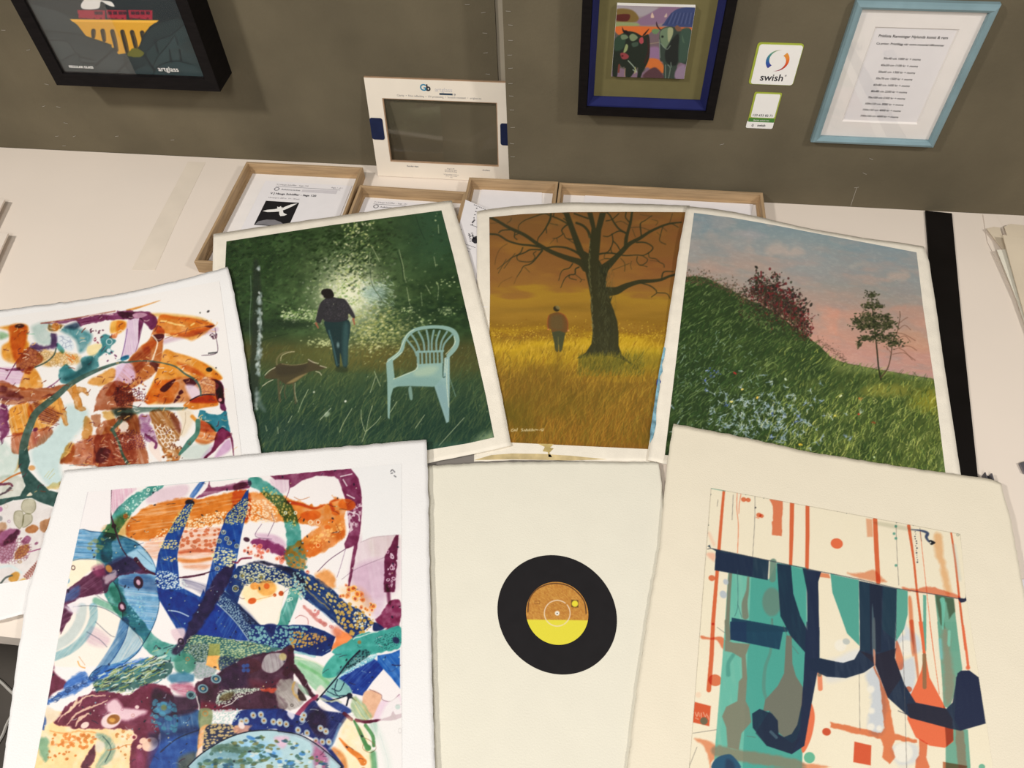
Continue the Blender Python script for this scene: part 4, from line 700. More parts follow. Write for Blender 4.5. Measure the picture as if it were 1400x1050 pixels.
    A.poly(M(580,500, 640,500, 790,700, 640,690, 600,600), (160, 166, 190), .8, 4, 'm', tex=st(.9, 66, .2)); A.line(M(600,490, 680,560, 790,700), .8, (90, 90, 110), .7)
    # dark plum blade over the blue
    A.poly(np.concatenate([M(520,80, 500,220, 420,360, 340,500, 180,740, 40,930, -60,1010, -110,960, 20,800, 60,700, 180,480, 260,340, 330,210, 440,110)]), (50, 30, 62), .86, 3, wob=2); A.line(M(510,60, 560,70, 600,30, 700,20), 2.6, (120, 34, 60), .85)
    # lace bands on the blades
    lace(P(930,345, 960,350, 890,520, 790,570, 760,560, 850,400), 2.4, (214, 200, 128), .9, -.3, 1.3, .4, 70); lace(P(1390,300, 1380,420, 1340,500, 1210,500, 1240,420, 1330,320), 2.4, (206, 196, 128), .9, -.3, 1.3, .4, 71)
    lace(P(710,640, 840,630, 835,700, 700,700), 2.6, (226, 206, 140), .9, .1, 1.5, .42, 72); lace(P(720,770, 820,775, 820,800, 720,795), 2.6, (226, 200, 130), .9, .05, 1.5, .45, 73); lace(P(670,885, 830,910, 900,1010, 690,1010), 2.6, (220, 230, 226), .9, .2, 1.3, .42, 74)
    lace(P(1140,690, 1290,730, 1270,840, 1110,800), 3, (226, 220, 168), .92, .1, 1.6, .46, 75)
    for p in (P(1165,640), P(1245,655), P(1305,680), P(1200,570), P(1225,620), P(1300,1010), P(1355,920), P(1150,860)):
        A.dab(p[0][0], p[0][1], 3.1, (200, 196, 150), .9, .8, 1.1, ring=1); A.dab(p[0][0], p[0][1], 1.3, (170, 140, 90), .8)
    # mid purple patch and coral beads
    A.poly(Q(130,640, 220,620, 400,690, 400,770, 300,730, 180,690), (124, 40, 90), .9, 2.4, wob=2); A.poly(Q(170,580, 320,590, 400,640, 400,690, 220,620), (214, 176, 206), .7, 4, 'm')
    for q in (Q(220,505, 170,600, 300,625), Q(320,490, 270,600), Q(300,420, 320,480)): A.line(q, .8, (90, 60, 90), .7)
    A.dab(*Q(100, 628)[0], 3.2, (54, 20, 40), .9, 1.1, 1.4, .3)
    rings(Q(80,670, 220,690, 400,760, 620,890, 560,900, 380,800, 100,740), 34, 1.8, 4, [(246, 216, 196), (226, 130, 110)], [(190, 90, 70), (214, 110, 80)], 5)
    A.poly(Q(410,740, 520,640, 580,770, 540,900, 430,820), (160, 116, 44), .8, 3, wob=3); lace(Q(400,720, 540,680, 580,860, 450,860), 5, (80, 130, 120), .8, .4, 1.4, .38, 76)
    # great blue arc with beads
    arc = np.concatenate([M(560,110, 640,90, 760,70, 900,120), Q(430,840, 560,880), N(130,170, 300,250, 440,370, 560,490, 690,550, 760,620, 840,690, 620,850, 480,720, 300,570, 120,440), M(1180,340, 1050,320, 960,270, 860,280, 760,280, 640,290, 580,420, 560,490, 440,370, 490,220)])
    A.poly(arc, (22, 52, 104), .97, 1.3, wob=1, smooth=False, tex=st(.6, 77, .8))
    A.poly(M(640,90, 800,80, 1000,140, 1170,260, 1275,360, 1275,260, 1120,130, 900,70, 760,50), (30, 30, 56), .85, 2.5, wob=2)
    lace(M(600,120, 800,80, 1010,160, 1230,320, 1200,420, 1040,310, 860,270, 640,300, 600,250), 3.0, (208, 206, 168), .95, .5, 1.3, .42, 78)
    for p, r in ((M(610,205), 4), (M(800,220), 5), (M(540,335), 4.6), (M(700,250), 4), (M(540,210), 2.4)):
        A.dab(p[0][0], p[0][1], r, (204, 200, 156), .9, .8, ring=1.1); A.dab(p[0][0], p[0][1], r*.55, (130, 120, 70), .9)
    lace(N(150,200, 330,330, 480,470, 470,700, 430,560, 260,390, 140,300), 4.6, (206, 184, 116), .95, .75, 1.5, .40, 79); lace(N(470,480, 620,490, 760,600, 830,690, 640,830, 490,700), 5.4, (196, 160, 84), .95, .5, 1.1, .43, 80); lace(N(640,560, 740,620, 740,720, 640,720), 4.5, (226, 226, 206), .9, .2, 1, .36, 81)
    A.line(N(135,340, 250,440, 380,550), 2, (160, 140, 90), .7, 1, wob=1.5); A.line(N(160,450, 300,570, 420,680), 1.4, (130, 160, 190), .7, 1, wob=1.2)
    lace(N(0,180, 130,200, 130,440, 40,400), 4, (150, 190, 184), .9, .9, 1.3, .4, 82)
    # cream window inside the arc
    win = M(600,400, 640,310, 720,290, 860,285, 960,290, 1045,330, 1010,520, 965,710, 800,705, 700,600, 590,500)
    A.poly(win, (248, 238, 222), .97, 1.2); A.poly(M(620,320, 820,285, 960,300, 940,380, 760,470, 640,470), (246, 214, 146), .6, 6, wob=2)
    A.dab(*M(860, 330)[0], 11, (222, 150, 60), .7, 3, 1.2); A.dab(*M(860, 310)[0], 4, (206, 96, 36), .9, 1.4); A.dab(*M(735, 310)[0], 5, (220, 140, 56), .8, 1.6, 1.2)
    A.dab(*M(710, 462)[0], 4.2, (206, 92, 36), .95, 1.1, 1.4, -.3); A.dab(*M(1008, 385)[0], 3.6, (196, 88, 38), .95, 1); A.dab(*M(942, 402)[0], 2.4, (196, 88, 38), .9, 1); A.line(M(750,450, 940,405), .9, (222, 160, 90), .8)
    A.poly(M(580,500, 650,540, 780,700, 680,690, 600,600), (150, 158, 184), .8, 3, 'm', tex=st(.9, 84, .2)); A.line(M(1050,250, 1040,360, 1000,560, 960,710), .9, (226, 226, 190), .7)
    # pink and orange wedge
    A.poly(N(110,480, 440,720, 620,850, 390,960, 450,830, 330,760, 180,710, 20,700, 60,600), (248, 232, 228), .95, 1.5, smooth=False)
    A.poly(N(440,740, 620,850, 390,970, 440,850), (230, 130, 70), .9, 3, wob=1.5); A.poly(N(400,740, 480,720, 500,800, 420,830), (214, 140, 120), .7, 5)
    A.line(N(110,520, 180,580, 260,660, 330,700), [3, 5, 4, 7], (196, 120, 112), .8, 1.6, wob=1.5); rings(N(150,480, 400,690, 330,740, 240,640), 9, 1.2, 2.6, [(196, 120, 116)], [(206, 130, 126)], 7); A.line(N(30,640, 80,610, 150,640, 160,700), .9, (176, 110, 110), .8)
    A.poly(N(250,180, 330,150, 420,190, 440,330, 330,300, 240,210), (222, 148, 78), .85, 5, wob=3); rings(N(440,330, 600,300, 840,520, 800,640, 640,500, 500,440), 26, 1.4, 4, [(246, 196, 120), (236, 160, 110)], [(206, 110, 60), (190, 84, 60)], 9); A.poly(N(480,330, 700,330, 830,520, 760,600, 560,440), (246, 206, 140), .5, 9, 'm')
    # blue cigar shape on the right of centre
    A.poly(M(800,705, 960,710, 1275,700, 1400,720) if False else np.concatenate([M(700,705, 900,708, 1100,712), N(0,705, 160,710, 330,770, 440,830, 390,980, 300,1030, 120,1010, 0,960), M(1000,960, 760,900, 690,860)]), (18, 46, 104), .97, 1.2, smooth=False)
    lace(M(680,740, 880,720, 1150,720, 1275,760, 1100,960, 720,900), 4, (130, 176, 176), .92, .4, 1.2, .46, 90); lace(N(-20,780, 120,780, 300,830, 180,930, 0,940), 4.2, (190, 150, 80), .95, .3, 1.1, .42, 91); lace(N(190,800, 360,840, 240,900), 4.6, (186, 140, 84), .9, .2, 1.1, .4, 92)
    A.poly(M(840,710, 960,710, 900,840), (26, 36, 92), .9, 2); A.line(N(0,985, 120,1000, 230,1040), 3, (150, 196, 196), .8, 1.2, wob=2)
    # lacy teal band
    A.poly(M(110,820, 320,830, 480,860, 680,880, 900,930, 1000,960, 700,1050, 600,1080, 60,1080, 0,980), (60, 104, 100), .95, 1.6, wob=2); lace(M(90,820, 480,850, 720,890, 900,950, 700,1040, 300,1060, 40,1060), 2.5, (184, 196, 150), .9, .1, 1.6, .40, 93); lace(V(240,20, 420,20, 480,230, 320,300, 260,220), 2.7, (206, 220, 204), .95, .2, 1.2, .42, 94); A.poly(V(240,20, 420,20, 470,230, 320,300, 260,200), (30, 56, 76), .35, 3, 'm')
    A.poly(V(410,0, 500,0, 500,100, 395,110), (150, 150, 80), .85, 1.2, smooth=False); A.poly(V(395,105, 500,100, 500,225, 380,180), (236, 176, 100), .95, 1.5, smooth=False, wob=1); A.poly(V(750,130, 820,140, 860,200, 780,245, 748,245), (232, 170, 110), .9, 1.5, wob=1)
    A.poly(V(500,110, 640,130, 600,230, 500,225), (46, 66, 90), .9, 2); lace(V(500,50, 745,60, 640,150, 500,225), 3.2, (160, 176, 130), .7, 0, 1.3, .3, 95)
    # left green lace band below the disc
    A.poly(U(540,320, 700,260, 900,170, 1100,130, 1200,160, 1180,260, 1000,350, 800,400, 640,410, 560,380), (56, 96, 92), .92, 2.4, wob=3); A.poly(U(340,300, 460,230, 520,300, 640,210, 960,120, 1000,150, 800,230, 560,310, 440,400, 200,490, 110,560, 110,500, 240,430), (46, 100, 178), .85, 2.5, wob=2.5, tex=st(-.45, 97, .3, 24, 2.5))
    for i in range(230):
        t = R.rand(); p = U(560+560*t+R.normal(0, 20), 370-200*t+R.normal(0, 56))[0]
        A.line([p, p+(R.uniform(3, 9), -R.uniform(1, 4)), p+(R.uniform(6, 13), -R.uniform(2, 7))], R.uniform(.8, 2), [(190, 196, 150), (30, 50, 66), (150, 160, 90), (206, 220, 210), (60, 120, 130)][R.randint(5)], .75, .9, wob=1)
    for i in range(40):
        t = R.rand(); p = U(150+420*t, 480-200*t+R.normal(0, 14))[0]; A.dab(p[0], p[1], R.uniform(1.2, 3), (40, 70, 120), .6, .8, 1.5, .4, ring=.9)
    A.dab(*V(200, 170)[0], 15, (70, 134, 116), .9, 4); A.dab(*V(225, 130)[0], 3, (170, 110, 60), .8, .9, 1, ring=1.2); A.poly(V(60,270, 180,240, 280,270, 240,330, 100,330), (50, 110, 140), .8, 4, wob=2); A.line(L(1100,640, 1220,820, 1180,1000), 1, (90, 110, 110), .5)
    A.poly(L(1130,830, 1230,810, 1240,870, 1180,920), (226, 200, 206), .9, 3); A.dab(*L(1210, 915)[0], 4, (40, 24, 40), .95, 1, 1.2, 1, ring=2)
    # dark plum mass across the middle
    A.poly(V(300,330, 460,260, 600,180, 720,110, 860,80, 1000,60, 1112,30, 1112,340, 1000,420, 1050,470, 1040,560, 700,560, 420,560, 330,540, 300,440), (62, 26, 46), .96, 2, wob=2, tex=blot(16, 100, .85))
    A.poly(V(330,490, 520,520, 620,560, 330,560), (120, 28, 52), .7, 6); A.poly(V(500,260, 660,160, 740,260, 700,380, 520,380), (54, 30, 60), .8, 10); A.poly(V(750,300, 900,330, 1000,300, 980,370, 800,380), (96, 36, 52), .7, 8)
    A.poly(V(850,190, 900,90, 1050,90, 1040,170, 960,240, 890,240), (176, 170, 170), .95, 1.6, tex=st(1.4, 101, .55, 20, 1.6)); A.dab(*V(1030, 110)[0], 5, (190, 176, 110), .7, 2)
    for p in (V(465,298), V(355,380), V(255,435)):
        A.dab(p[0][0], p[0][1], 6, (130, 170, 176), .9, 1.3, 1.2, .3); A.dab(p[0][0], p[0][1], 4.2, (30, 60, 80), .9, 1, 1.2, .3, ring=1.8); A.dab(p[0][0], p[0][1], 1.8, (170, 130, 80), .9)
    for p in (V(700,190), V(730,185), V(700,225), V(735,225)): A.dab(p[0][0], p[0][1], 2.8, (60, 90, 150), .85, 1.2)
    A.line(V(520,490, 480,500, 500,430, 640,400, 800,385), [3, 4, 4, 6, 3], (120, 130, 120), .9, 1.4, wob=1.5); lace(V(470,520, 490,410, 640,380, 880,380, 720,430, 560,510), 2.2, (206, 214, 196), .9, -.2, 1.4, .42, 102); A.poly(V(500,480, 520,430, 620,410, 580,470), (96, 84, 50), .8, 3); A.line(V(520,535, 600,500, 660,440), 1.2, (226, 226, 216), .9, .9, wob=1)
    A.poly(V(850,380, 920,370, 980,380, 960,410, 860,400), (206, 90, 60), .8, 2, wob=2); A.poly(V(960,410, 1112,290, 1112,520, 1060,460), (150, 140, 136), .8, 3, tex=st(.8, 103, .4))
    # right of the mass: branching plum, silver patch, green fan
    A.poly(W(120,110, 240,130, 400,200, 500,280, 380,420, 300,380, 210,280, 130,200), (152, 196, 160), .95, 1.6, tex=st(.6, 104, .6)); A.line(W(180,170, 330,250, 430,340), 5, (116, 178, 120), .7, 3); A.line(W(150,125, 300,150, 420,220, 490,275), 2.2, (222, 226, 200), .8, 1.4)
    A.poly(W(380,280, 400,180, 500,80, 660,60, 640,130, 510,270), (70, 160, 146), .95, 2)
    A.poly(N(620,850, 700,800, 830,780, 960,750, 1105,730, 1100,930, 960,980, 820,1010, 640,1050, 560,1050, 400,985), (66, 156, 146), .95, 1.6, wob=1.5); lace(N(840,860, 960,800, 1090,780, 1080,920, 900,960), 2.2, (30, 70, 76), .8, .3, 1.2, .3, 105)
    A.line(N(620,850, 720,815, 830,785, 960,740), 1.4, (206, 226, 216), .9, .9, wob=1.2); A.dab(*N(1060, 865)[0], 4.2, (40, 40, 80), .85, 1.4, 1.2, .8); A.dab(*N(685, 885)[0], 2.6, (150, 120, 70), .9, 1)
    A.poly(N(840,680, 940,745, 830,770), (26, 40, 90), .9, 1.4)
    A.line(W(60,250, 100,170, 110,60), [8, 10, 9], (70, 28, 46), .95, 1.6, wob=2); A.line(W(130,200, 200,290, 260,400, 320,465), [9, 8, 7, 5], (66, 28, 44), .95, 1.6, wob=1.2)
    A.poly(W(0,320, 100,300, 180,340, 230,440, 200,520, 100,560, 0,520), (160, 152, 146), .9, 2.5, wob=2, tex=st(.9, 106, .5)); A.line(W(140,330, 130,400, 180,480), 3, (196, 160, 96), .8, 2, wob=2); A.poly(W(170,380, 220,430, 240,480, 180,470), (50, 30, 30), .85, 1.6); A.poly(W(170,340, 240,380, 260,440, 200,400), (140, 176, 150), .7, 2); A.dab(*W(118, 520)[0], 2.2, (60, 50, 46), .8, .8, 1, ring=.9)
    A.poly(W(320,400, 360,350, 400,400, 330,450), (238, 222, 216), .85, 2.5); A.line(W(165,600, 230,530, 300,470, 330,440), [6, 7, 4], (140, 50, 80), .9, 1.6)
    # blue X at right
    A.poly(W(300,480, 380,560, 580,600, 520,720, 440,880, 330,830, 280,720, 200,620), (30, 40, 96), .95, 2.2, tex=st(-.9, 107, .8)); A.poly(W(220,640, 330,540, 420,620, 400,780, 300,760), (48, 26, 50), .75, 8)
    A.poly(W(520,280, 640,210, 800,120, 880,170, 890,220, 800,320, 715,440, 630,420, 600,360, 510,300), (22, 56, 136), .97, 1.3, smooth=False, tex=st(-.8, 108, .8)); A.poly(W(840,100, 960,80, 1030,50, 1032,380, 890,215, 840,150), (36, 96, 170), .97, 1.3, smooth=False, tex=st(.9, 109, .75))
    A.poly(W(620,560, 470,470, 400,430, 360,460, 420,510, 560,590), (26, 50, 120), .85, 2); A.line(W(560,590, 620,640), 5, (90, 26, 50), .9)
    A.poly(W(500,290, 620,200, 820,90, 800,140, 640,220, 530,280), (120, 186, 200), .9, 2); lace(W(500,280, 640,180, 780,100, 820,110, 640,230), 2.2, (214, 232, 232), .9, -.5, 1.2, .4, 110)
    A.poly(W(500,250, 620,120, 700,60, 770,70, 740,130, 640,190, 520,270), (66, 120, 120), .85, 2, wob=2); lace(W(560,200, 700,60, 780,80, 640,190), 3, (26, 50, 60), .85, -.6, 1.2, .36, 111)
    A.poly(W(440,330, 500,290, 590,350, 620,420, 520,460, 400,430), (130, 180, 176), .95, 1.6); 
    for q in (W(460,380, 520,400, 560,330), W(500,300, 480,400, 520,450), W(420,400, 500,440, 600,430)): A.line(q, 1.3, (24, 44, 66), .9, wob=1)
    for q in (W(690,60, 600,150, 510,270, 400,400, 330,480), W(600,440, 580,520), W(600,440, 660,480), W(600,430, 520,460, 420,490)): A.line(q, [2.4, 1.8, 2, 2.4], (20, 26, 44), .95)
    A.dab(*W(605, 440)[0], 4, (22, 30, 50), .95, 1.4); A.line(W(350,460, 420,490, 500,480, 530,500), 3, (196, 200, 170), .8, 1.2, wob=2)
    # white window, pink field, wine drip
    A.poly(W(890,218, 960,290, 1030,390, 1025,430, 960,485, 880,470, 800,390, 760,380), (246, 238, 236), .95, 1.3, smooth=False); A.poly(W(720,430, 780,390, 870,430, 860,510, 800,630, 720,560), (222, 170, 134), .85, 2, wob=1); A.poly(W(830,560, 880,480, 960,485, 1030,430, 1035,600, 900,630, 810,640), (234, 208, 222), .9, 2); A.line(W(770,385, 870,430, 880,470, 950,488, 1025,430), .8, (120, 80, 90), .8)
    A.line(W(660,645, 760,660, 880,640, 960,630, 1036,610), [5, 5, 2.4, 6, 6], (96, 26, 54), .95, 1.2, wob=1); A.poly(W(955,620, 970,570, 985,590, 1000,620), (96, 26, 54), .95); A.dab(*W(1012, 533)[0], 3.6, (60, 140, 124), .95, 1); A.dab(*W(1030, 735)[0], 2.6, (90, 80, 80), .8, .8, 1.5, 1.5, ring=.9)
    # green drips and pale yellow field, lower right
    A.poly(W(560,650, 680,660, 760,760, 800,1000, 780,1180, 470,1180, 480,960), (244, 226, 176), .8, 8, tex=blot(9, 112, .4)); A.line(W(520,800, 600,890, 680,950, 720,1000), [2, 6, 8, 10], (214, 120, 44), .9, 1.8); A.line(W(470,900, 540,960, 570,1080), 9, (206, 130, 70), .8, 4); A.line(W(640,650, 680,720, 740,850, 760,880), [2, 5, 6, 9], (84, 140, 86), .95, 1.3); A.line(W(740,690, 800,780, 810,860), 5, (84, 140, 86), .9, 1.3); A.line(W(680,700, 710,780, 780,820, 830,880, 780,920, 720,890, 720,850), .9, (150, 110, 80), .8)
    A.poly(W(640,440, 720,500, 790,620, 700,640, 620,560), (150, 176, 130), .8, 3, wob=2, tex=st(1, 113, .5)); A.line(W(650,520, 700,600, 740,640), 1.2, (220, 210, 150), .8); A.line(W(640,460, 720,540, 790,640), 1, (210, 196, 130), .8)
    A.line(W(810,690, 860,780, 910,920, 940,1080, 950,1160), 11, (170, 214, 196), .75, 5, 'm', tex=st(1.3, 114, .3)); A.line(W(805,930, 820,1080), 9, (96, 166, 120), .8, 4, 'm'); A.line(W(860,760, 920,960, 940,1080), .8, (60, 140, 130), .7)
    # navy band above the lower arch
    A.poly(V(640,600, 700,560, 900,550, 1040,560, 1112,640, 1112,740, 960,720, 800,740, 680,760, 600,700), (22, 48, 116), .95, 2); A.poly(W(0,560, 120,590, 230,640, 330,800, 440,880, 560,1040, 500,1000, 340,830, 180,760, 0,735), (30, 44, 104), .95, 2)
    for p in (V(780,605), V(680,660), V(870,650), V(950,660), V(1005,660), V(720,650), V(845,600), W(170,730), W(245,755), W(360,715), W(405,740), W(375,830), W(220,605), W(205,640), W(320,820), W(430,830), W(70,680), W(15,670)):
        A.dab(p[0][0], p[0][1], 4.0, (176, 190, 196), .9, 1.2, 1.2, 1.2); A.dab(p[0][0], p[0][1], 2.2, (206, 170, 110), .9, .9); A.dab(p[0][0], p[0][1], 1, (70, 50, 50), .8)
    A.poly(W(90,570, 140,600, 120,640, 80,600), (236, 230, 238), .85, 2); lace(V(420,570, 560,560, 660,560, 640,640, 500,690, 400,680), 2.6, (186, 206, 200), .92, -.5, 1.3, .42, 115); A.line(W(440,880, 480,800, 530,680), 4, (150, 186, 206), .6, 3, wob=2)
    # lower left: wine shapes with pale veins, ochre field
    A.poly(U(0,560, 110,540, 180,560, 460,600, 900,700, 960,1180, 20,1180, 60,800), (242, 206, 140), .85, 3, smooth=False, tex=blot(12, 120, .5)); 
    A.poly(U(560,400, 720,420, 840,430, 1000,340, 1180,380, 1230,560, 1100,760, 1080,1180, 880,1180, 850,930, 890,760, 760,720, 420,720, 330,700, 210,670, 330,520), (104, 32, 58), .95, 2, wob=2.5, tex=blot(12, 121, .85))
    for q, w in ((U(240,660, 360,540, 480,450, 640,440), 3), (U(320,690, 400,590, 520,540, 660,480), 3.6), (U(390,700, 430,630, 520,590), 5), (U(450,450, 420,520), 6), (U(300,600, 380,520, 400,460), 4)): A.line(q, [1, w, 1.2], (236, 206, 176), .85, 1.4, wob=2)
    A.poly(U(660,500, 740,470, 800,540, 960,560, 980,590, 860,640, 760,640, 700,600, 660,560), (238, 206, 212), .92, 5, wob=1.5); A.dab(*U(690, 650)[0], 10, (240, 216, 214), .95, 2, 1.4, -.35); A.dab(*U(710, 640)[0], 6.6, (150, 96, 40), .95, 1.2, 1.4, -.35); A.dab(*U(700, 645)[0], 3, (214, 160, 80), .8, 1.6, 1.4); A.dab(*U(470, 688)[0], 4, (244, 220, 206), .95, 1, 1.5, -.5); A.dab(*U(910, 535)[0], 2.4, (244, 220, 214), .9, 1, 1.2); A.dab(*U(785, 555)[0], 2, (190, 130, 150), .8, .8, 1, ring=.8); A.dab(*U(875, 605)[0], 2.4, (190, 130, 120), .8, .8, 1, ring=.8)
    A.poly(U(120,520, 210,560, 260,600, 160,690, 130,640), (230, 214, 190), .8, 3, wob=3); A.line(U(110,560, 130,640, 120,720), 4, (40, 80, 150), .8, 2, wob=1.5)
    rings(U(190,770, 380,760, 550,780, 540,850, 380,890, 200,840), 42, 1.0, 2.8, [(206, 120, 46)], [(206, 124, 50)], 11); rings(U(150,900, 300,880, 420,920, 300,980, 160,980), 14, .7, 2, [(206, 120, 46)], [(200, 120, 60)], 12); A.line(U(180,740, 280,760, 400,740, 560,750), 1.6, (206, 120, 50), .6, 2, wob=2); A.line(U(190,850, 300,840, 430,800), 2.6, (210, 124, 56), .6, 2, wob=2)
    A.poly(U(75,820, 160,800, 150,980, 110,980), (110, 160, 130), .8, 4, wob=2); A.line(U(40,1050, 70,850, 110,560), 1.4, (60, 80, 80), .7)
    A.poly(U(560,760, 660,770, 720,860, 700,980, 560,1050, 600,960, 640,880), (130, 160, 140), .85, 4, wob=2, tex=st(-.9, 122, .5)); A.line(U(620,780, 690,880, 640,1000), 1.4, (50, 80, 80), .8); A.poly(U(540,860, 560,900, 540,1000, 480,1060, 420,1060), (84, 28, 50), .9, 2, wob=2); A.poly(U(570,820, 640,850, 600,920, 560,900), (222, 214, 200), .8, 3)
    rings(U(720,760, 850,720, 860,900, 760,1000), 14, .8, 2.4, [(196, 130, 70)], [(206, 150, 90)], 13); A.line(U(660,900, 780,870, 860,850), 1.2, (196, 120, 60), .7, 1, wob=1.5)
    for p, r in ((U(880,790), 4), (U(1020,850), 9), (U(960,820), 4), (U(930,870), 3)): A.dab(p[0][0], p[0][1], r, (242, 206, 180), .95, 1.4, 1.3, -.5)
    A.dab(*U(1015, 815)[0], 2.4, (190, 110, 70), .9, .9); A.dab(*U(885, 790)[0], 2.4, (120, 30, 50), .9, 1)
    A.poly(U(900,900, 960,960, 940,1180, 880,1180), (170, 90, 130), .5, 8, tex=st(1.4, 123, .2))
    # deep blue quarter disc, lower middle
    qd = V(-60,560, 100,570, 320,560, 325,700, 318,850, 300,960, 200,1180, -140,1180, -80,1000, 0,800)
    A.poly(qd, (40, 82, 128), .93, 1.6, tex=st(1.4, 124, .75, 30, 2.4)); A.poly(V(-80,900, 60,760, 200,790, 320,720, 310,900, 180,1060, 0,1180, -100,1180), (28, 70, 150), .6, 12); A.poly(V(-100,760, 60,740, 180,700, 320,700, 300,760, 100,780, -60,860), (26, 30, 70), .55, 7)
    A.poly(V(-60,380, 120,440, 300,450, 320,540, 200,600, -60,600), (54, 24, 48), .9, 5); A.poly(V(80,350, 250,330, 300,440, 160,430), (150, 60, 90), .7, 5, tex=st(.2, 125, .4)); A.dab(*V(255, 435)[0], 5.6, (110, 150, 150), .9, 1.2, 1.2, .3); A.dab(*V(255, 435)[0], 3.4, (30, 60, 70), .95, 1, 1.2, .3)
    lace(V(-60,480, 110,500, 140,720, 0,760, -80,700), 7, (66, 130, 150), .75, .3, 1.4, .42, 126); A.dab(*V(30, 545)[0], 9, (80, 150, 180), .7, 3, 1.3); A.dab(*V(25, 540)[0], 4, (120, 120, 60), .7, 2)
    A.line(V(320,450, 330,560, 325,720, 315,860, 300,960), 1.2, (24, 30, 40), .9); A.line(V(305,450, 325,560), 1.6, (220, 220, 210), .8, .9, wob=1); A.poly(V(160,960, 290,920, 260,1060, 150,1060), (110, 100, 60), .6, 6); A.line(V(0,910, 140,800, 320,730), 1.6, (20, 30, 50), .7)
    A.poly(V(325,560, 430,560, 420,690, 330,720), (130, 140, 100), .9, 2); A.dab(*V(375, 590)[0], 4, (190, 130, 70), .8, 1.2, 1, ring=1.4); A.poly(V(330,720, 410,690, 370,820, 310,900), (232, 170, 110), .9, 2, tex=st(-.5, 127, .6)); A.poly(V(310,900, 360,860, 360,940, 300,960), (238, 210, 190), .9, 2)
    A.poly(V(400,690, 620,690, 660,750, 460,860, 360,920, 360,830), (36, 44, 72), .93, 2); lace(V(390,690, 640,690, 620,770, 440,870, 350,890), 3.4, (200, 176, 126), .92, .05, 1.7, .44, 128); A.poly(V(620,700, 760,690, 720,760, 640,770), (220, 160, 130), .8, 3, wob=2); A.dab(*V(680, 690)[0], 4, (236, 220, 216), .9, 1.4, 1.3, 1)
    # lower arch
    lo = np.concatenate([V(215,1050, 330,940, 480,840, 620,775, 760,740, 900,730, 990,735), W(0,740, 180,770, 340,860, 460,960, 560,1060, 660,1200), V(100,1200)])
    A.poly(lo, (176, 206, 212), .97, 1.4, smooth=False); A.poly(V(300,1000, 440,880, 620,830, 720,900, 640,1200, 200,1200), (110, 150, 160), .8, 10, tex=blot(10, 130, .4)); A.poly(V(640,860, 800,820, 960,860, 1000,960, 740,980), (150, 196, 226), .8, 8); A.poly(V(960,790, 1080,790, 1040,880, 990,860), (226, 180, 200), .8, 5); A.poly(W(300,840, 400,900, 420,1100, 320,1100), (170, 80, 120), .75, 8, wob=3)
    for i in range(300):
        p = V(R.uniform(230, 1500), R.uniform(760, 1090))[0]; b, sd = None, None
        j, i2 = int((p[1]-A.y0)*A.k), int((p[0]-A.x0)*A.k)
        cx, cy, rr = 372., 1120., 121.
        if np.hypot((p[0]-360)/130., (p[1]-1130)/132.) > .93: continue
        A.dab(p[0], p[1], R.uniform(.9, 2.7), [(70, 106, 96), (96, 124, 90), (54, 90, 110), (214, 222, 214), (70, 130, 190), (120, 120, 70)][R.randint(6)], .8, 1, R.uniform(1, 2.6), R.uniform(-.4, .4))
    for y0 in (880, 905, 1000): A.line(V(430,y0, 560,y0-12, 700,y0+6, 860,y0), [4, 7, 5, 2], (76, 104, 84), .7, 2, wob=2.5)
    A.line(V(215,1050, 330,940, 480,840, 620,775, 760,740, 900,730, 990,735), 1.6, (20, 24, 44), .95); A.line(W(0,740, 180,770, 340,860, 460,960, 560,1060), 1.8, (20, 24, 44), .95); A.line(W(10,752, 180,785, 330,870, 450,970, 540,1060), 2.4, (150, 160, 170), .6, 1.4, wob=1)
    # small hand-written numbers, top right corner of the plate
    for q in (Q(1250,85, 1262,72, 1282,90), Q(1252,100, 1264,98), Q(1276,118, 1290,128)): A.line(q, 1.2, (60, 60, 66), .9)
    # fine pale rings, dark specks and drawn threads in the ink
    dk = A.C.min(-1)
    for i in range(900):
        x, y = R.uniform(40, 548), R.uniform(640, 1049); a0, b0 = int((y-A.y0)*A.k), int((x-A.x0)*A.k)
        if not (0 <= a0 < A.h and 0 <= b0 < A.w) or dk[a0, b0] > 120: continue
        q = R.randint(3)
        if q == 0: A.dab(x, y, R.uniform(.5, 1.1), [(226, 226, 206), (206, 190, 140), (150, 190, 200)][R.randint(3)], .8, .8)
        elif q == 1: A.dab(x, y, R.uniform(.5, 1.4), (24, 26, 44), .7, .8, R.uniform(1, 2), R.uniform(0, 3))
        else:
            th = R.uniform(-1, .6); L = R.uniform(3, 12); A.line([(x, y), (x+L*.5*math.cos(th), y+L*.5*math.sin(th)+R.normal(0, 1.4)), (x+L*math.cos(th), y+L*math.sin(th))], R.uniform(.6, 1.2), [(24, 30, 54), (190, 200, 196), (60, 24, 44)][R.randint(3)], R.uniform(.3, .7), .8, n=4)
    ink = np.clip((236-A.C.min(-1))/120., 0, 1)[..., None]; g = (A.fbm(7, 7, 201, 4)-.5)[..., None]; A.C = np.clip(A.C+(A.C-160)*.16*ink+g*46*ink, 8, 252)
    A.mirror_down(1049)
    # clean white corners outside the inked shapes
    A.poly([(100, 600), (153, 600), (152, 672), (151, 716), (116, 723), (100, 724)], (246, 240, 238), 1, 1, smooth=False)
    A.poly(np.concatenate([Q(935,62), Q(1000,150), Q(1026,300), Q(1022,640), Q(1100,605), Q(1315,588), [(560, 731), (560, 600), (480, 600)]]), (242, 240, 238), 1, 1, smooth=False)
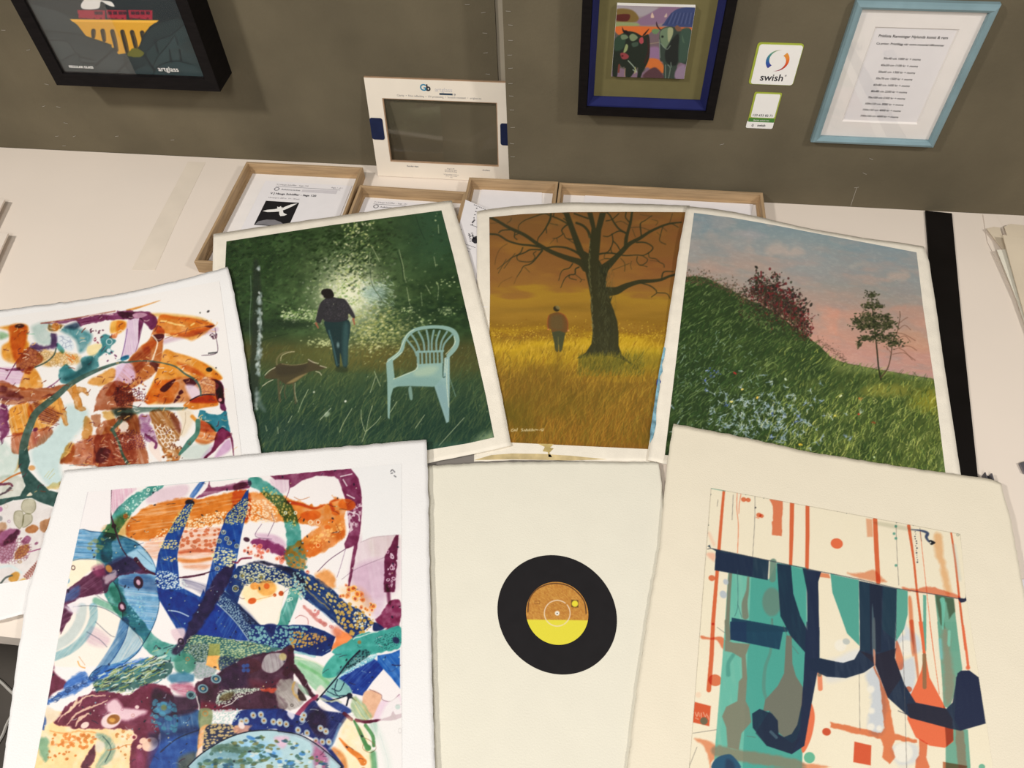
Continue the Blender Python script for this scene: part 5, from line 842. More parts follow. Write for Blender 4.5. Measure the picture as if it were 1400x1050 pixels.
    for q in (Q(1250,85, 1262,72, 1282,90), Q(1252,100, 1264,98), Q(1276,118, 1290,128)): A.line(q, 1.2, (60, 60, 66), .9)
    A.poly([(0, 600), (119, 660), (119, 672), (92, 800), (64, 964), (47, 1050), (30, 1140), (0, 1140)], (246, 240, 236), 1, 1, smooth=False)
    A.poly([(549, 600), (549, 1140), (600, 1140), (600, 600)], (242, 240, 236), 1, 1, smooth=False)
    A.poly([(549, 960), (549, 1140), (530, 1140), (515, 1000)], (244, 240, 236), .8, 5)
    A.line([(120, 673), (108, 724)], .8, (196, 190, 196), .8)
    return A
def paint_stripes():
    A = Art(920, 655, 1400, 1120, ART_K, (238, 228, 202), 8)
    R = A.R; F = A.full()
    g = K(5.122, 940, 655); h = K(5., 1140, 680); i = K(5.248, 930, 850); j = K(5.25, 1130, 850)
    st = lambda rot, seed, lo=.5, w=26, t=1.6: np.clip(lo+(1-lo)*1.6*A.fbm(w, t, seed, 3, rot), 0, 1)
    CO, TE, NV, GR = (226, 108, 68), (92, 178, 154), (24, 34, 62), (112, 112, 98)
    m = lambda pts, col, al=.95, soft=1.2, mode='m', smooth=False, **k: A.poly(pts, col, al, soft, mode, smooth, **k)
    A.put(F, A.fbm(40, 40, 2, 3)*.12, (226, 206, 168))
    # blue grey washes
    A.poly(j(290,360, 420,340, 430,560, 400,800, 300,780, 320,560), (192, 200, 210), .8, 6, 'n', wob=3); A.poly(j(520,320, 620,260, 640,400, 600,600, 560,480), (200, 206, 212), .8, 6, 'n', wob=2)
    A.poly(h(430,960, 560,940, 590,1050, 440,1050), (200, 206, 214), .8, 5, 'n'); A.poly(h(480,820, 510,900, 560,960, 500,980), (204, 210, 214), .7, 3, 'n'); A.poly(j(560,40, 660,110, 660,220, 600,200), (210, 216, 218), .7, 4, 'n'); A.poly(j(0,280, 200,270, 300,330, 100,420, 0,420), (210, 212, 216), .6, 9, 'n'); A.poly(j(470,900, 640,880, 650,1000, 520,1030), (204, 208, 212), .7, 6, 'n'); A.poly(j(130,230, 240,200, 240,290, 60,300), (220, 222, 224), .7, 6, 'n')
    for p, r in ((j(570,190), 11), (j(318,485), 5), (j(325,640), 4), (j(378,765), 4), (j(320,755), 5), (j(550,940), 13), (j(100,170), 8)): A.dab(p[0][0], p[0][1], r, (238, 232, 216), .9, 3)
    # coral stripes and drips
    for q, w in ((g(255,75, 235,300, 210,620, 178,1010), [3.6, 4.4, 5.4]), (i(235,22, 225,240, 205,490), [5.4, 6, 6.4]), (g(732,165, 728,380, 722,600), [6, 5.6, 4.4]), (g(840,188, 840,400, 836,625), [5.4, 5.4, 5])): A.line(q, w, CO, .95, 1, 'm', smooth=False)
    A.line(h(282,150, 292,370, 304,580), [6, 6.4, 6], CO, .95, 1, 'm', smooth=False); A.line(h(512,195, 545,420, 568,640, 600,900, 618,1060), [4.6, 3, 3, 3.6, 4.4], CO, .95, 1, 'm'); A.line(h(802,243, 830,430, 858,690, 900,1040), [2.4, 2.8, 3, 3], CO, .95, 1, 'm'); A.line(j(980,30, 1000,180, 1018,330), [3, 3.6], CO, .95, 1); A.dab(*j(1015, 330)[0], 3, CO, .8, 1.6)
    A.line(h(590,230, 630,600, 680,1050), .9, CO, .8); A.line(j(740,0, 780,300, 810,520), 1, CO, .8); A.line(g(348,95, 345,200, 356,330, 350,515), 1, CO, .8); A.line(g(375,98, 362,180, 360,240), 1, CO, .8)
    m(g(575,140, 668,155, 662,300, 660,400, 592,390, 590,300, 600,290, 596,190), CO, .8, 1.2, wob=.8)
    m(h(220,145, 262,150, 268,270, 228,270), (236, 160, 124), .7, 2)
    for p, r in ((g(393,143), 3.2), (g(425,146), 2.9), (g(500,252), 3.2), (g(518,258), 2.7), (g(170,693), 4), (g(1045,450), 6.8), (i(250,420), 8), (i(1050,790), 5.4), (j(590,485), 4), (j(0,790), 5)): A.dab(p[0][0], p[0][1], r, CO, .85 if r != 5.4 else .5, 1, 1.15, .2, 'm')
    A.dab(*h(20, 316)[0], 7, CO, .9, 1, 1.2, .2); A.line(g(480,268, 500,275), 1.4, CO, .6)
    A.poly(h(90,515, 180,520, 270,495, 340,560, 360,580, 280,575, 170,550), (232, 140, 100), .75, 3, 'm', wob=1.5); A.poly(h(470,612, 560,628, 660,612, 840,665, 850,690, 700,665, 500,640), (228, 120, 84), .8, 2, 'm', wob=1.5); A.poly(h(690,250, 740,260, 750,400, 800,640, 760,640, 720,450, 690,380), (240, 190, 144), .8, 5, 'm', wob=2)
    A.poly(h(510,680, 535,720, 550,1050, 530,1050, 512,780), (232, 140, 100), .85, 2.4, 'm'); A.line(j(610,0, 640,240, 660,420), [6, 4, 3], (232, 140, 104), .85, 1.6, 'm'); A.poly(j(500,130, 550,260, 545,340, 500,320), CO, .8, 1.6, 'm')
    A.poly(i(150,100, 220,115, 310,115, 330,210, 300,190, 260,135, 160,125), (232, 128, 92), .9, 2, 'm', wob=.8)
    A.poly(i(100,840, 180,850, 260,880, 440,930, 640,950, 820,1000, 1100,1050, 1100,1090, 860,1040, 600,1010, 440,990, 240,990, 230,1100, 210,1010, 170,900), (236, 150, 112), .85, 3, 'm', wob=1.5)
    m(i(103,575, 220,605, 208,750, 90,722), (224, 92, 54), .95, 1.2); 
    for q in (i(108,650, 120,680, 130,650, 140,680), i(150,655, 152,690), i(165,650, 180,680, 190,660), i(110,690, 130,700), i(195,670, 205,700)): A.line(q, 1, (240, 190, 160), .8, .8)
    A.dab(*i(170, 712)[0], 5.2, (104, 100, 76), .95, 1)
    # teal bands
    tt = st(1.45, 11, .8, 40, 5)
    m(np.concatenate([g(285,655, 570,700, 625,585, 830,620, 840,1060), i(900,0, 890,300, 880,480, 870,1200, 230,1200, 250,900, 300,300, 318,60)]), (100, 180, 160), .97, 1.1, 'n', tex=tt)
    m(np.concatenate([g(445,690, 570,705, 640,600, 730,610, 830,640, 830,1060), i(905,0, 870,1200, 440,1200, 490,60)]), (68, 156, 142), .85, 1.4, 'n')
    m(np.concatenate([g(1000,660, 1080,678), h(0,530, 170,565, 175,1015, 90,930, 30,760, -10,650)]), (76, 158, 142), .97, 1.1, 'n')
    m(h(430,620, 505,640, 505,800, 480,900, 425,985), (86, 160, 142), .97, 1.1, 'n'); m(h(690,665, 820,690, 858,1050, 740,1050, 715,900), (104, 162, 138), .95, 1.2, 'n'); m(j(795,0, 930,0, 975,340, 940,420, 920,520, 880,620, 840,610, 830,420, 805,120), (104, 162, 138), .95, 1.2, 'n'); m(j(855,760, 1015,775, 1045,1200, 855,1200), (104, 162, 138), .95, 1.2, 'n'); m(h(610,665, 632,670, 632,1050, 612,1040), (96, 166, 144), .95, 1, 'n'); m(j(690,0, 715,0, 712,220, 700,200), (96, 166, 144), .95, 1, 'n')
    A.line(g(168,62, 262,80), 2.4, (110, 176, 156), .8, 1.4)
    # grey brown drips over the teal
    m(h(690,662, 820,690, 830,780, 790,830, 770,720, 740,700, 760,900, 730,870, 705,740), (150, 128, 104), .8, 2.4, wob=1); A.poly(j(830,60, 880,80, 890,200, 920,420, 900,560, 850,580, 840,300), (146, 128, 106), .65, 6, wob=2); A.poly(j(925,780, 980,780, 1005,1080, 955,1080), (130, 122, 98), .9, 2, wob=1)
    A.line(h(742,700, 748,760, 745,900), [7, 5, 2], (112, 190, 166), .9, 1.6); A.line(h(790,920, 785,1000), 4, (120, 190, 166), .8, 1.6); A.line(j(880,70, 880,170), 3.4, (126, 192, 168), .8, 1.6); A.line(j(815,130, 825,260), 4, (120, 190, 190), .7, 3)
    A.line(np.concatenate([g(300,665, 290,800, 280,1000), i(335,0, 345,120)]), [5, 5, 6, 8], (118, 116, 98), .9, 1.4); A.line(g(425,690, 420,780, 400,870, 405,960), [3, 4, 8, 9], (118, 122, 104), .9, 1.6); A.line(g(600,580, 595,700), 9, (100, 132, 116), .9, 1.8); A.dab(*g(590, 860)[0], 13, (100, 130, 116), .85, 2.6, 1.5, 1.57); A.line(g(592,980, 595,1060), 2.4, (92, 120, 110), .9); A.line(i(655,0, 650,200, 610,330, 600,480, 620,560), [2.6, 4, 5, 4], (86, 140, 126), .9, 1.4)
    A.poly(i(320,130, 380,150, 500,160, 470,240, 480,400, 470,570, 495,620, 510,720, 440,800, 420,920, 340,900, 330,760, 300,680, 330,610, 410,570, 420,430, 445,400, 440,260, 370,220, 320,210), (126, 124, 104), .93, 1.4, smooth=False)
    A.line(i(380,240, 345,300, 345,380), [5, 5, 6], (72, 142, 128), .7, 2); A.poly(i(250,890, 440,920, 640,950, 870,1000, 870,1050, 600,1030, 250,960), (136, 120, 96), .75, 4, wob=1.5)
    A.poly(i(760,100, 800,100, 805,300, 830,390, 880,470, 880,600, 840,800, 745,830, 700,790, 690,700, 640,640, 595,640, 610,560, 700,460, 745,370), GR, .97, 1.2, smooth=False)
    A.poly(i(880,500, 945,590, 965,700, 930,860, 870,920), CO, .95, 1.2)
    # coral drop
    A.poly(j(660,0, 690,0, 715,260, 740,400, 835,580, 910,750, 910,860, 850,905, 740,890, 640,830, 580,700, 580,570, 640,450, 680,350, 700,260), (228, 104, 62), .96, 1.2, smooth=False); m(j(840,600, 905,700, 912,850, 860,900), (160, 108, 70), .85, 1.4); A.line(j(702,240, 704,470), 5.4, (140, 106, 72), .9, 1)
    m(j(345,315, 385,400, 440,540, 490,800, 650,850, 650,870, 490,850, 470,900, 495,970, 450,1020, 400,970, 410,900, 385,840, 200,800, 30,760, 25,720, 180,750, 390,800, 415,760, 395,560, 380,420, 335,330), (232, 128, 84), .92, 1.8, wob=1.2, smooth=False); m(j(665,840, 725,870, 715,970, 760,1100, 630,1100, 640,990, 665,960), (232, 124, 84), .92, 1.6, wob=1); m(j(835,1005, 1010,1035, 1010,1100, 835,1100), (190, 110, 70), .9, 1.2)
    m(j(200,860, 322,888, 318,1032, 192,1008), (226, 92, 56), .96, 1.1); A.line(i(1000,370, 1005,480), 6.6, (230, 128, 88), .9, 1.3); A.dab(*i(1000, 382)[0], 2.6, (120, 110, 90), .9, .9); m(g(930,655, 990,665, 1000,695, 920,685), (236, 150, 116), .95, 1.2)
    # navy shapes
    nv = st(1.4, 21, .9, 30, 4)
    def navy(p, c=NV, al=.98): A.poly(p, c, al, 1.1, 'n', False, tex=nv)
    navy(g(140,470, 155,460, 165,485, 570,570, 562,708, 190,638, 198,505), (24, 48, 68)); navy(g(198,505, 460,550, 455,680, 190,638), (24, 36, 64), .7); navy(i(358,0, 480,0, 740,55, 712,200, 360,128), (22, 60, 84)); navy(g(310,970, 700,1040, 700,1070, 300,1070), (22, 60, 82))
    navy(i(358,0, 475,0, 475,150, 360,128), (24, 46, 80), .7)
    J = np.concatenate([g(805,625, 935,650, 915,720, 922,1060), i(1000,40, 1000,260, 1110,285, 1110,395, 985,350, 940,600, 890,890, 800,950, 620,890, 520,760, 515,660, 570,625, 660,660, 700,710, 705,805, 745,828, 800,805, 840,740, 870,600, 885,420, 895,220, 790,100, 740,0), g(650,960, 625,590, 725,605, 740,800, 790,960, 840,1060, 840,800)])
    navy(J, (22, 44, 66)); navy(np.concatenate([g(830,640, 935,650, 915,720, 922,1060), i(1000,40, 990,340, 940,600, 890,890, 800,950, 860,760, 885,420, 905,0), g(840,1000)]), (26, 36, 66), .7); navy(i(640,640, 700,710, 705,805, 800,870, 870,820, 800,950, 620,890, 540,800), (26, 34, 58), .6)
    A.line(i(650,790, 690,830), 4, (70, 96, 110), .8, 1)
    U2 = np.concatenate([h(172,570, 430,625, 425,960), j(495,0, 490,260, 560,450, 640,580, 860,625, 905,580, 940,370, 965,352, 1025,350, 1092,400, 1142,730, 960,782, 900,770, 600,690, 440,545, 350,310, 270,365, 140,405, 0,395, -120,340, -120,260, 0,275, 120,295, 200,270, 240,200, 240,0)])
    navy(U2, (24, 40, 64)); navy(h(240,585, 330,605, 320,1060, 250,1050), (26, 34, 54), .8); navy(h(172,570, 245,590, 250,1050, 180,1050), (26, 54, 72), .7); navy(h(335,605, 430,625, 425,985, 330,900), (26, 60, 74), .6); navy(j(240,210, 340,240, 500,190, 490,260, 540,400, 470,500, 440,545, 350,310), (36, 30, 44), .75); navy(j(575,590, 640,585, 860,625, 905,700, 900,770, 600,690), (34, 32, 48), .85)
    navy(j(930,400, 965,352, 1025,350, 1092,400, 1142,730, 960,782, 920,700), (24, 34, 64), .9)
    A.poly(h(262,730, 280,900, 285,1060, 262,1060), (78, 100, 110), .8, 1.2); A.poly(j(330,0, 350,0, 350,300, 335,200), (90, 100, 104), .7, 1.2); A.poly(j(335,200, 350,220, 350,310, 340,300), (220, 150, 120), .8)
    A.poly(i(760,0, 850,0, 880,60, 912,90, 912,0), (98, 178, 156), .9, 1.1, smooth=False) if False else None
    A.poly(i(220,1050, 260,980, 330,952, 380,965, 445,1060, 460,1200, 220,1200), (36, 78, 108), .96, 1.4); A.poly(i(330,990, 380,1010, 400,1100, 330,1100), (34, 44, 70), .6, 4)
    A.dab(*i(927, 975)[0], 7.6, (96, 176, 142), .95, 1); A.dab(*j(1115, 1045)[0], 4.6, (100, 170, 140), .9, 1)
    for p, r in ((g(250,808), 4.6), (g(268,720), 3.4)): A.dab(p[0][0], p[0][1], r, (176, 186, 196), .85, 1.4, 1.2, 1)
    A.dab(*h(85, 985)[0], 4.2, (186, 192, 186), .9, 1, 1.2, .3)
    # fine lines, specks and the curl at top right
    A.line(np.concatenate([g(140,490, 165,485, 560,568, 930,648), h(0,525, 180,562, 430,622, 700,665, 850,692)]), 1.1, (40, 44, 60), .7, .9, smooth=False)
    for q in (g(472,118, 470,300, 456,540), g(320,110, 312,285), g(213,145, 208,190), h(425,190, 432,380, 444,600), h(588,210, 600,300), i(265,40, 320,80), i(90,800, 260,775), j(235,380, 240,780), j(545,60, 560,500, 575,1040), i(480,820, 540,830), i(740,30, 780,130), i(805,175, 848,230), i(120,900, 60,1050)): A.line(q, .8, (96, 92, 90), .65, .8)
    A.line(g(350,640, 352,880, 330,960), .8, (60, 96, 100), .7); A.line(g(352,880, 380,970), .8, (60, 96, 100), .7); A.line(j(515,640, 575,665), 1, (60, 60, 70), .8)
    for t in range(14): A.dab(*h(556+R.normal(0, 2)+t*1.2, 235+t*16)[0], R.uniform(.5, 1.2), (40, 44, 60), .8, .8)
    for p in (h(412,248), h(424,280), h(425,465), h(424,198)): A.dab(p[0][0], p[0][1], 1.8, (60, 140, 120), .8, 1.6)
    A.line(h(530,220, 600,228, 640,245, 632,270, 645,295, 665,305), [1, 3, 4.6, 3, 3], (40, 56, 90), .9, 1.6); A.poly(h(650,300, 665,292, 695,310, 665,325), (16, 18, 24), .95, 1); A.dab(*h(660, 309)[0], 1.2, (220, 216, 200), .9, .8); A.dab(*g(476, 200)[0], 1.1, (30, 30, 40), .9); A.dab(*h(848, 256)[0], 2, (90, 100, 90), .7, .8, 1, 0, ring=.8)
    A.poly(h(850,685, 900,690, 905,655, 910,700, 870,718), (28, 34, 60), .95, 1.4, wob=.8); A.line(h(870,280, 890,450, 905,640), 1, (110, 116, 110), .6, 1.6, wob=1); A.line(h(820,330, 860,560), 5, (186, 196, 190), .4, 4); A.poly(h(300,165, 520,205, 520,230, 300,190), (196, 200, 190), .5, 3, 'm')
    for k in range(40):
        t = R.rand(); p = [(970+342*t, 667+62*t), (972-30*t, 667+370*t), (1313+45*t, 730+300*t)][R.randint(3)]; A.dab(p[0]+R.normal(0, 1), p[1]+R.normal(0, 1), R.uniform(.4, 1), (70, 84, 80), .7, .8)
    A.line(g(150,380, 185,460), 4, (240, 190, 160), .6, 4); A.poly(g(135,530, 190,520, 185,580), (236, 160, 130), .6, 3, wob=2); A.dab(*i(130, 525)[0], 4, (240, 206, 176), .7, 2)
    A.mirror_down(1049)
    # edge of the plate
    A.line([(972, 667), (1313, 730), (1360, 1050)], 1, (170, 160, 140), .8, .9, smooth=False); A.line([(972, 667), (942, 1050)], 1, (170, 160, 140), .8, .9)
    return A
def paint_cows():
    A = Art(828, 0, 956, 116, ART_K, (96, 90, 84), 9); R = A.R; F = A.full()
    k = K(6.087, 780, 0)
    P = lambda pts, c, al=1, soft=1., **q: A.poly(pts, c, al, soft, **q)
    P(k(360,20, 1060,40, 1060,240, 340,240), (150, 132, 134)); P(k(380,40, 560,50, 720,60, 700,120, 560,140, 500,110, 380,80), (170, 160, 166), 1, 4); P(k(380,80, 500,80, 560,130, 550,180, 380,180), (128, 104, 56), 1, 2); P(k(385,125, 490,120, 475,175, 385,170), (92, 38, 34)); P(k(660,110, 760,60, 900,60, 900,120, 780,190, 600,210, 560,170), (142, 112, 138), 1, 2); P(k(780,190, 850,100, 930,65, 1040,70, 1030,220, 780,215), (62, 74, 118)); 
    for t in range(14): A.line(k(800+t*17,200, 840+t*15,110), .9, (104, 112, 150) if t % 2 else (44, 52, 92), .7)
    P(k(668,145, 680,105, 695,145), (220, 190, 170)); P(k(780,140, 800,110, 802,140), (206, 180, 170)); P(k(375,185, 540,190, 560,215, 375,225), (150, 160, 110), 1, 2)
    P(k(370,225, 560,218, 760,225, 1020,230, 1010,260, 740,300, 600,300, 420,300), (220, 112, 54), 1, 1.5); P(k(640,300, 780,260, 760,520, 640,560), (120, 100, 106)); P(k(650,400, 740,400, 760,520, 640,480), (150, 116, 150), 1, 3); P(k(640,490, 740,500, 790,600, 700,600, 620,560), (214, 116, 56), 1, 2); P(k(590,600, 640,560, 760,620, 1000,480, 960,670, 340,640, 345,560), (136, 110, 128), 1, 2); P(k(600,640, 700,560, 780,640, 760,660), (90, 60, 66), 1, 2); A.line(k(650,365, 760,350), 1, (170, 150, 120), .8)
    # left cow
    P(k(355,420, 370,330, 420,290, 470,260, 540,270, 600,300, 650,290, 660,400, 650,500, 600,600, 580,650, 555,650, 560,560, 500,640, 460,640, 450,560, 430,560, 400,540, 385,640, 350,630), (36, 44, 36)); P(k(370,330, 430,280, 460,300, 440,400, 370,420), (50, 72, 56), 1, 2); P(k(430,225, 440,270, 490,290, 470,255, 445,250), (30, 22, 24)); P(k(655,240, 620,290, 600,295, 630,260), (40, 26, 26)); P(k(490,300, 520,280, 560,310, 530,340, 500,335), (126, 140, 104)); P(k(420,295, 460,290, 480,315, 430,330), (112, 130, 100)); P(k(575,320, 600,310, 608,350, 590,365, 572,350), (176, 76, 84)); P(k(460,370, 478,380, 470,420, 440,440), (150, 162, 110)); P(k(415,445, 450,440, 485,465, 470,490, 430,490), (150, 66, 70)); A.dab(*k(432, 465)[0], 1.4, (90, 30, 36)); P(k(510,360, 560,350, 560,380, 520,390), (66, 84, 70)); A.line(k(480,505, 530,560, 550,600, 520,580), 1.3, (176, 190, 170), .9); A.line(k(540,560, 535,610), .9, (190, 180, 110)); A.line(k(455,570, 450,640), 1, (170, 140, 110)); A.line(k(405,540, 400,600), 2.4, (120, 60, 50)); A.line(k(640,320, 650,420, 620,520), 2, (70, 34, 34), .8, 2)
    # right cow
    P(k(740,290, 760,240, 830,220, 920,240, 1005,250, 985,400, 970,530, 900,520, 880,600, 870,660, 780,655, 775,530, 745,500, 740,400), (58, 70, 62)); P(k(750,260, 800,230, 850,240, 830,330, 820,400, 770,390, 745,320), (112, 132, 104), 1, 1.5); P(k(810,240, 850,235, 850,290, 815,350), (166, 170, 130)); P(k(675,255, 700,240, 740,250, 720,280, 690,280), (110, 140, 96)); P(k(715,180, 730,220, 755,250, 740,245, 715,215), (48, 26, 36)); P(k(870,230, 890,210, 930,250, 890,260), (130, 90, 70)); P(k(860,310, 900,290, 910,420, 880,540, 800,520, 790,420), (36, 40, 38), 1, 2); P(k(930,290, 950,360, 930,340), (150, 166, 130)); A.dab(*k(765, 305)[0], 1.6, (30, 34, 30)); P(k(920,260, 1005,255, 980,480, 900,500), (64, 88, 74), .8, 2)
    for q in (k(750,360, 800,410, 830,380), k(790,540, 790,650), k(810,540, 830,570, 815,655), k(740,330, 745,480), k(835,520, 838,560)): A.line(q, .9, (150, 166, 150), .8)
    P(k(880,580, 940,540, 960,600, 940,650, 870,650), (150, 128, 150), 1, 2)
    return A
def paint_viaduct():
    A = Art(-6, -60, 290, 116, ART_K, (32, 44, 46), 10); R = A.R; F = A.full()
    k = K(4.375, 10, 0)
    P = lambda pts, c, al=1, soft=1., **q: A.poly(pts, c, al, soft, **q)
    DK = (36, 48, 50)
    P(k(-100,-300, 1200,-300, 1200,140, 900,130, 400,60, -100,40), (28, 38, 42)); P(k(-100,20, 200,40, 400,120, 460,220, 620,260, 740,470, -100,470), (44, 54, 56)); 
    def hill(pts, c): P(pts, c); A.line(pts[:len(pts)//2+1], 1.6, (22, 30, 32), .8, 1.6)
    # locomotive smoke, train
    P(k(440,30, 470,-10, 520,-20, 560,0, 620,10, 640,40, 600,30, 560,10, 545,50, 460,55), (216, 212, 206), 1, 1, smooth=True)
    for a0, b0 in ((418, 585), (590, 712), (722, 868)): P(k(a0,60, b0,62, b0,118, a0+8,108), (150, 38, 56), 1, 1, smooth=False)
    for x in (520, 545, 600, 632, 664, 690, 738, 766, 796, 828): P(k(x,68, x+24,68, x+26,88, x+2,88), (62, 26, 38), 1, .9, smooth=False)
    for x in (440, 470, 520, 560, 610, 650, 690, 740, 790, 840): A.dab(*k(x, 112)[0], 1.6, (90, 22, 36), 1, .8)
    # yellow arches
    P(k(375,115, 905,122, 850,160, 800,250, 760,330, 700,320, 665,325, 640,290, 470,215, 420,150), (206, 152, 44), 1, 1, smooth=False); P(k(375,115, 905,122, 890,136, 390,130), (226, 172, 64), 1, 1, smooth=False)
    for x, y0, y1, s in ((515, 175, 220, 0), (570, 175, 240, 10), (628, 178, 300, 26), (688, 180, 330, 34), (746, 182, 310, 30), (806, 185, 240, 10)): A.line(k(x,y0+10, x+s*.5,(y0+y1)/2, x+s,y1), [6, 6.4, 5], (44, 40, 34), 1, 1); A.line(k(x+8,y0+14, x+s+8,y1), 1.4, (120, 92, 40), .7)
    # layered hills and trees
    hill(k(800,260, 840,180, 940,125, 1040,110, 1080,180, 1090,240, 1000,330, 860,330), (38, 50, 52)); hill(k(840,300, 900,240, 980,210, 1050,150, 1100,220, 1160,420, 860,420), (42, 56, 57)); hill(k(860,420, 900,340, 960,270, 1000,215, 1020,270, 1060,300, 1030,360, 1160,420), (48, 62, 63)); hill(k(740,470, 700,340, 740,320, 800,330, 860,400, 900,420, 900,470), (36, 48, 50)); hill(k(760,470, 760,420, 820,390, 880,420, 900,480), (44, 58, 60)); hill(k(860,480, 900,400, 1000,365, 1100,385, 1180,440, 1190,490), (46, 62, 64)); P(k(720,330, 760,285, 820,320, 780,345), (96, 96, 40), 1, 1, wob=1.5)
    hill(k(200,180, 300,190, 380,200, 440,210, 620,270, 560,300, 400,260, 260,230), (40, 50, 52)); hill(k(240,240, 360,250, 420,330, 520,360, 600,330, 740,470, 320,460), (50, 60, 62)); hill(k(330,360, 420,320, 440,370, 520,380, 620,420, 740,470, 330,460), (46, 56, 58))
    for q in (k(270,50, 420,90), k(640,290, 530,390), k(720,370, 640,450), k(880,230, 900,310), k(970,300, 980,370), k(1030,300, 1040,360), k(820,330, 880,420)): A.line(q, [2.4, 3.4], (24, 32, 34), .8, 1.6)
    return A
def paint_label():
    A = Art(715, 790, 812, 890, ART_K, (206, 150, 66), 11); R = A.R; X, Y = A.X, A.Y; F = A.full()
    k = K(4.375, 640, 720)
    A.put(F, A.fbm(5, 1.2, 3, 3, -.4), (190, 124, 54)); A.put(F, np.clip((A.fbm(4, 1, 9, 2, .6)-.5)*4, 0, 1)*.5, (226, 176, 90)); A.put(F, np.clip((A.fbm(3, 1, 12, 2, 1.2)-.55)*4, 0, 1)*.5, (170, 104, 44))
    c = k(533, 518)[0]; th = np.linspace(0, 6.283, 60)
    A.put(F, np.clip(Y-(847+(X-760)*.012), 0, 1), (232, 220, 66)); 
    for r in np.arange(3, 17, 2.2): A.line(np.stack([c[0]+r*np.cos(th[30:]), c[1]+r*np.sin(th[30:])*.98], 1), .8, (170, 104, 44), .35, .8)
    e = lambda r, a, b: np.stack([c[0]+r*np.cos(np.linspace(a, b, 30)), c[1]+r*np.sin(np.linspace(a, b, 30))], 1)
    for a, b in ((-2.2, -.9), (-.7, 1.0), (1.1, 2.5), (2.6, 4.0)): A.line(e(17.6, a, b), 1.3, (240, 220, 196), .95, .9)
    A.line(k(358,510, 365,440, 400,385, 460,350, 530,340, 600,355, 655,395, 695,450, 706,520), 1.3, (60, 34, 24), .9, .9)
    A.line(k(399,445, 428,445, 428,462, 399,462, 399,445), .8, (140, 84, 36), .9, .8, smooth=False)
    A.poly(k(617,437, 660,440, 660,484, 617,482), (104, 72, 30), 1, .9, smooth=False); A.dab(*k(639, 461)[0], 4.3, (236, 220, 60), 1, .9)
    A.dab(c[0], c[1], 3.2, (240, 232, 216), 1, 1)
    return A
# ---------------------------------------------------------------- tracing: from the frame to places in the room
def ray(px, py):
    return np.stack([np.asarray(px, float)-CX, np.asarray(py, float)-CY, np.full(np.shape(px), FPX)], -1) @ ROT.T
def onz(px, py, z=0.):
    d = ray(px, py); t = (TZ+z-CAM[2])/d[..., 2]; return CAM+d*t[..., None]
def ony(px, py, y):
    d = ray(px, py); t = (y-CAM[1])/d[..., 1]; return CAM+d*t[..., None]
def proj(p):
    c = (p-CAM) @ ROT; return CX+FPX*c[..., 0]/c[..., 2], CY+FPX*c[..., 1]/c[..., 2]
def sstep(a, b, x):
    t = np.clip((np.asarray(x, float)-a)/(b-a), 0, 1); return t*t*(3-2*t)
def lin(c):
    c = np.asarray(c, float)/255.; return np.where(c <= .04045, c/12.92, ((c+.055)/1.055)**2.4)

# ---------------------------------------------------------------- materials
def mat(name, base, rough=.6, spec=.35, noise=None, bump=None, metal=0, gain=1.):
    m = bpy.data.materials.new(name); m.use_nodes = True; nt = m.node_tree; b = nt.nodes['Principled BSDF']
    c = tuple(np.clip(np.asarray(base, float)*gain, 0, 1))+(1,)
    b.inputs['Base Color'].default_value = c; b.inputs['Roughness'].default_value = rough
    b.inputs['Specular IOR Level'].default_value = spec; b.inputs['Metallic'].default_value = metal
    tc = nt.nodes.new('ShaderNodeTexCoord')
    if noise:
        sc, amt, stretch = noise
        mp = nt.nodes.new('ShaderNodeMapping'); mp.inputs['Scale'].default_value = stretch
        n = nt.nodes.new('ShaderNodeTexNoise'); n.inputs['Scale'].default_value = sc; n.inputs['Detail'].default_value = 5
        r = nt.nodes.new('ShaderNodeValToRGB')
        r.color_ramp.elements[0].position = .3; r.color_ramp.elements[1].position = .7
        r.color_ramp.elements[0].color = tuple(np.clip(np.array(c[:3])*(1-amt), 0, 1))+(1,)
        r.color_ramp.elements[1].color = tuple(np.clip(np.array(c[:3])*(1+amt), 0, 1))+(1,)
        nt.links.new(tc.outputs['Object'], mp.inputs[0]); nt.links.new(mp.outputs[0], n.inputs['Vector'])
        nt.links.new(n.outputs[0], r.inputs[0]); nt.links.new(r.outputs[0], b.inputs['Base Color'])
    if bump:
        sc, st = bump
        n2 = nt.nodes.new('ShaderNodeTexNoise'); n2.inputs['Scale'].default_value = sc; n2.inputs['Detail'].default_value = 3
        bp = nt.nodes.new('ShaderNodeBump'); bp.inputs['Strength'].default_value = st; bp.inputs['Distance'].default_value = .002
        nt.links.new(tc.outputs['Object'], n2.inputs['Vector']); nt.links.new(n2.outputs[0], bp.inputs['Height']); nt.links.new(bp.outputs[0], b.inputs['Normal'])
    return m
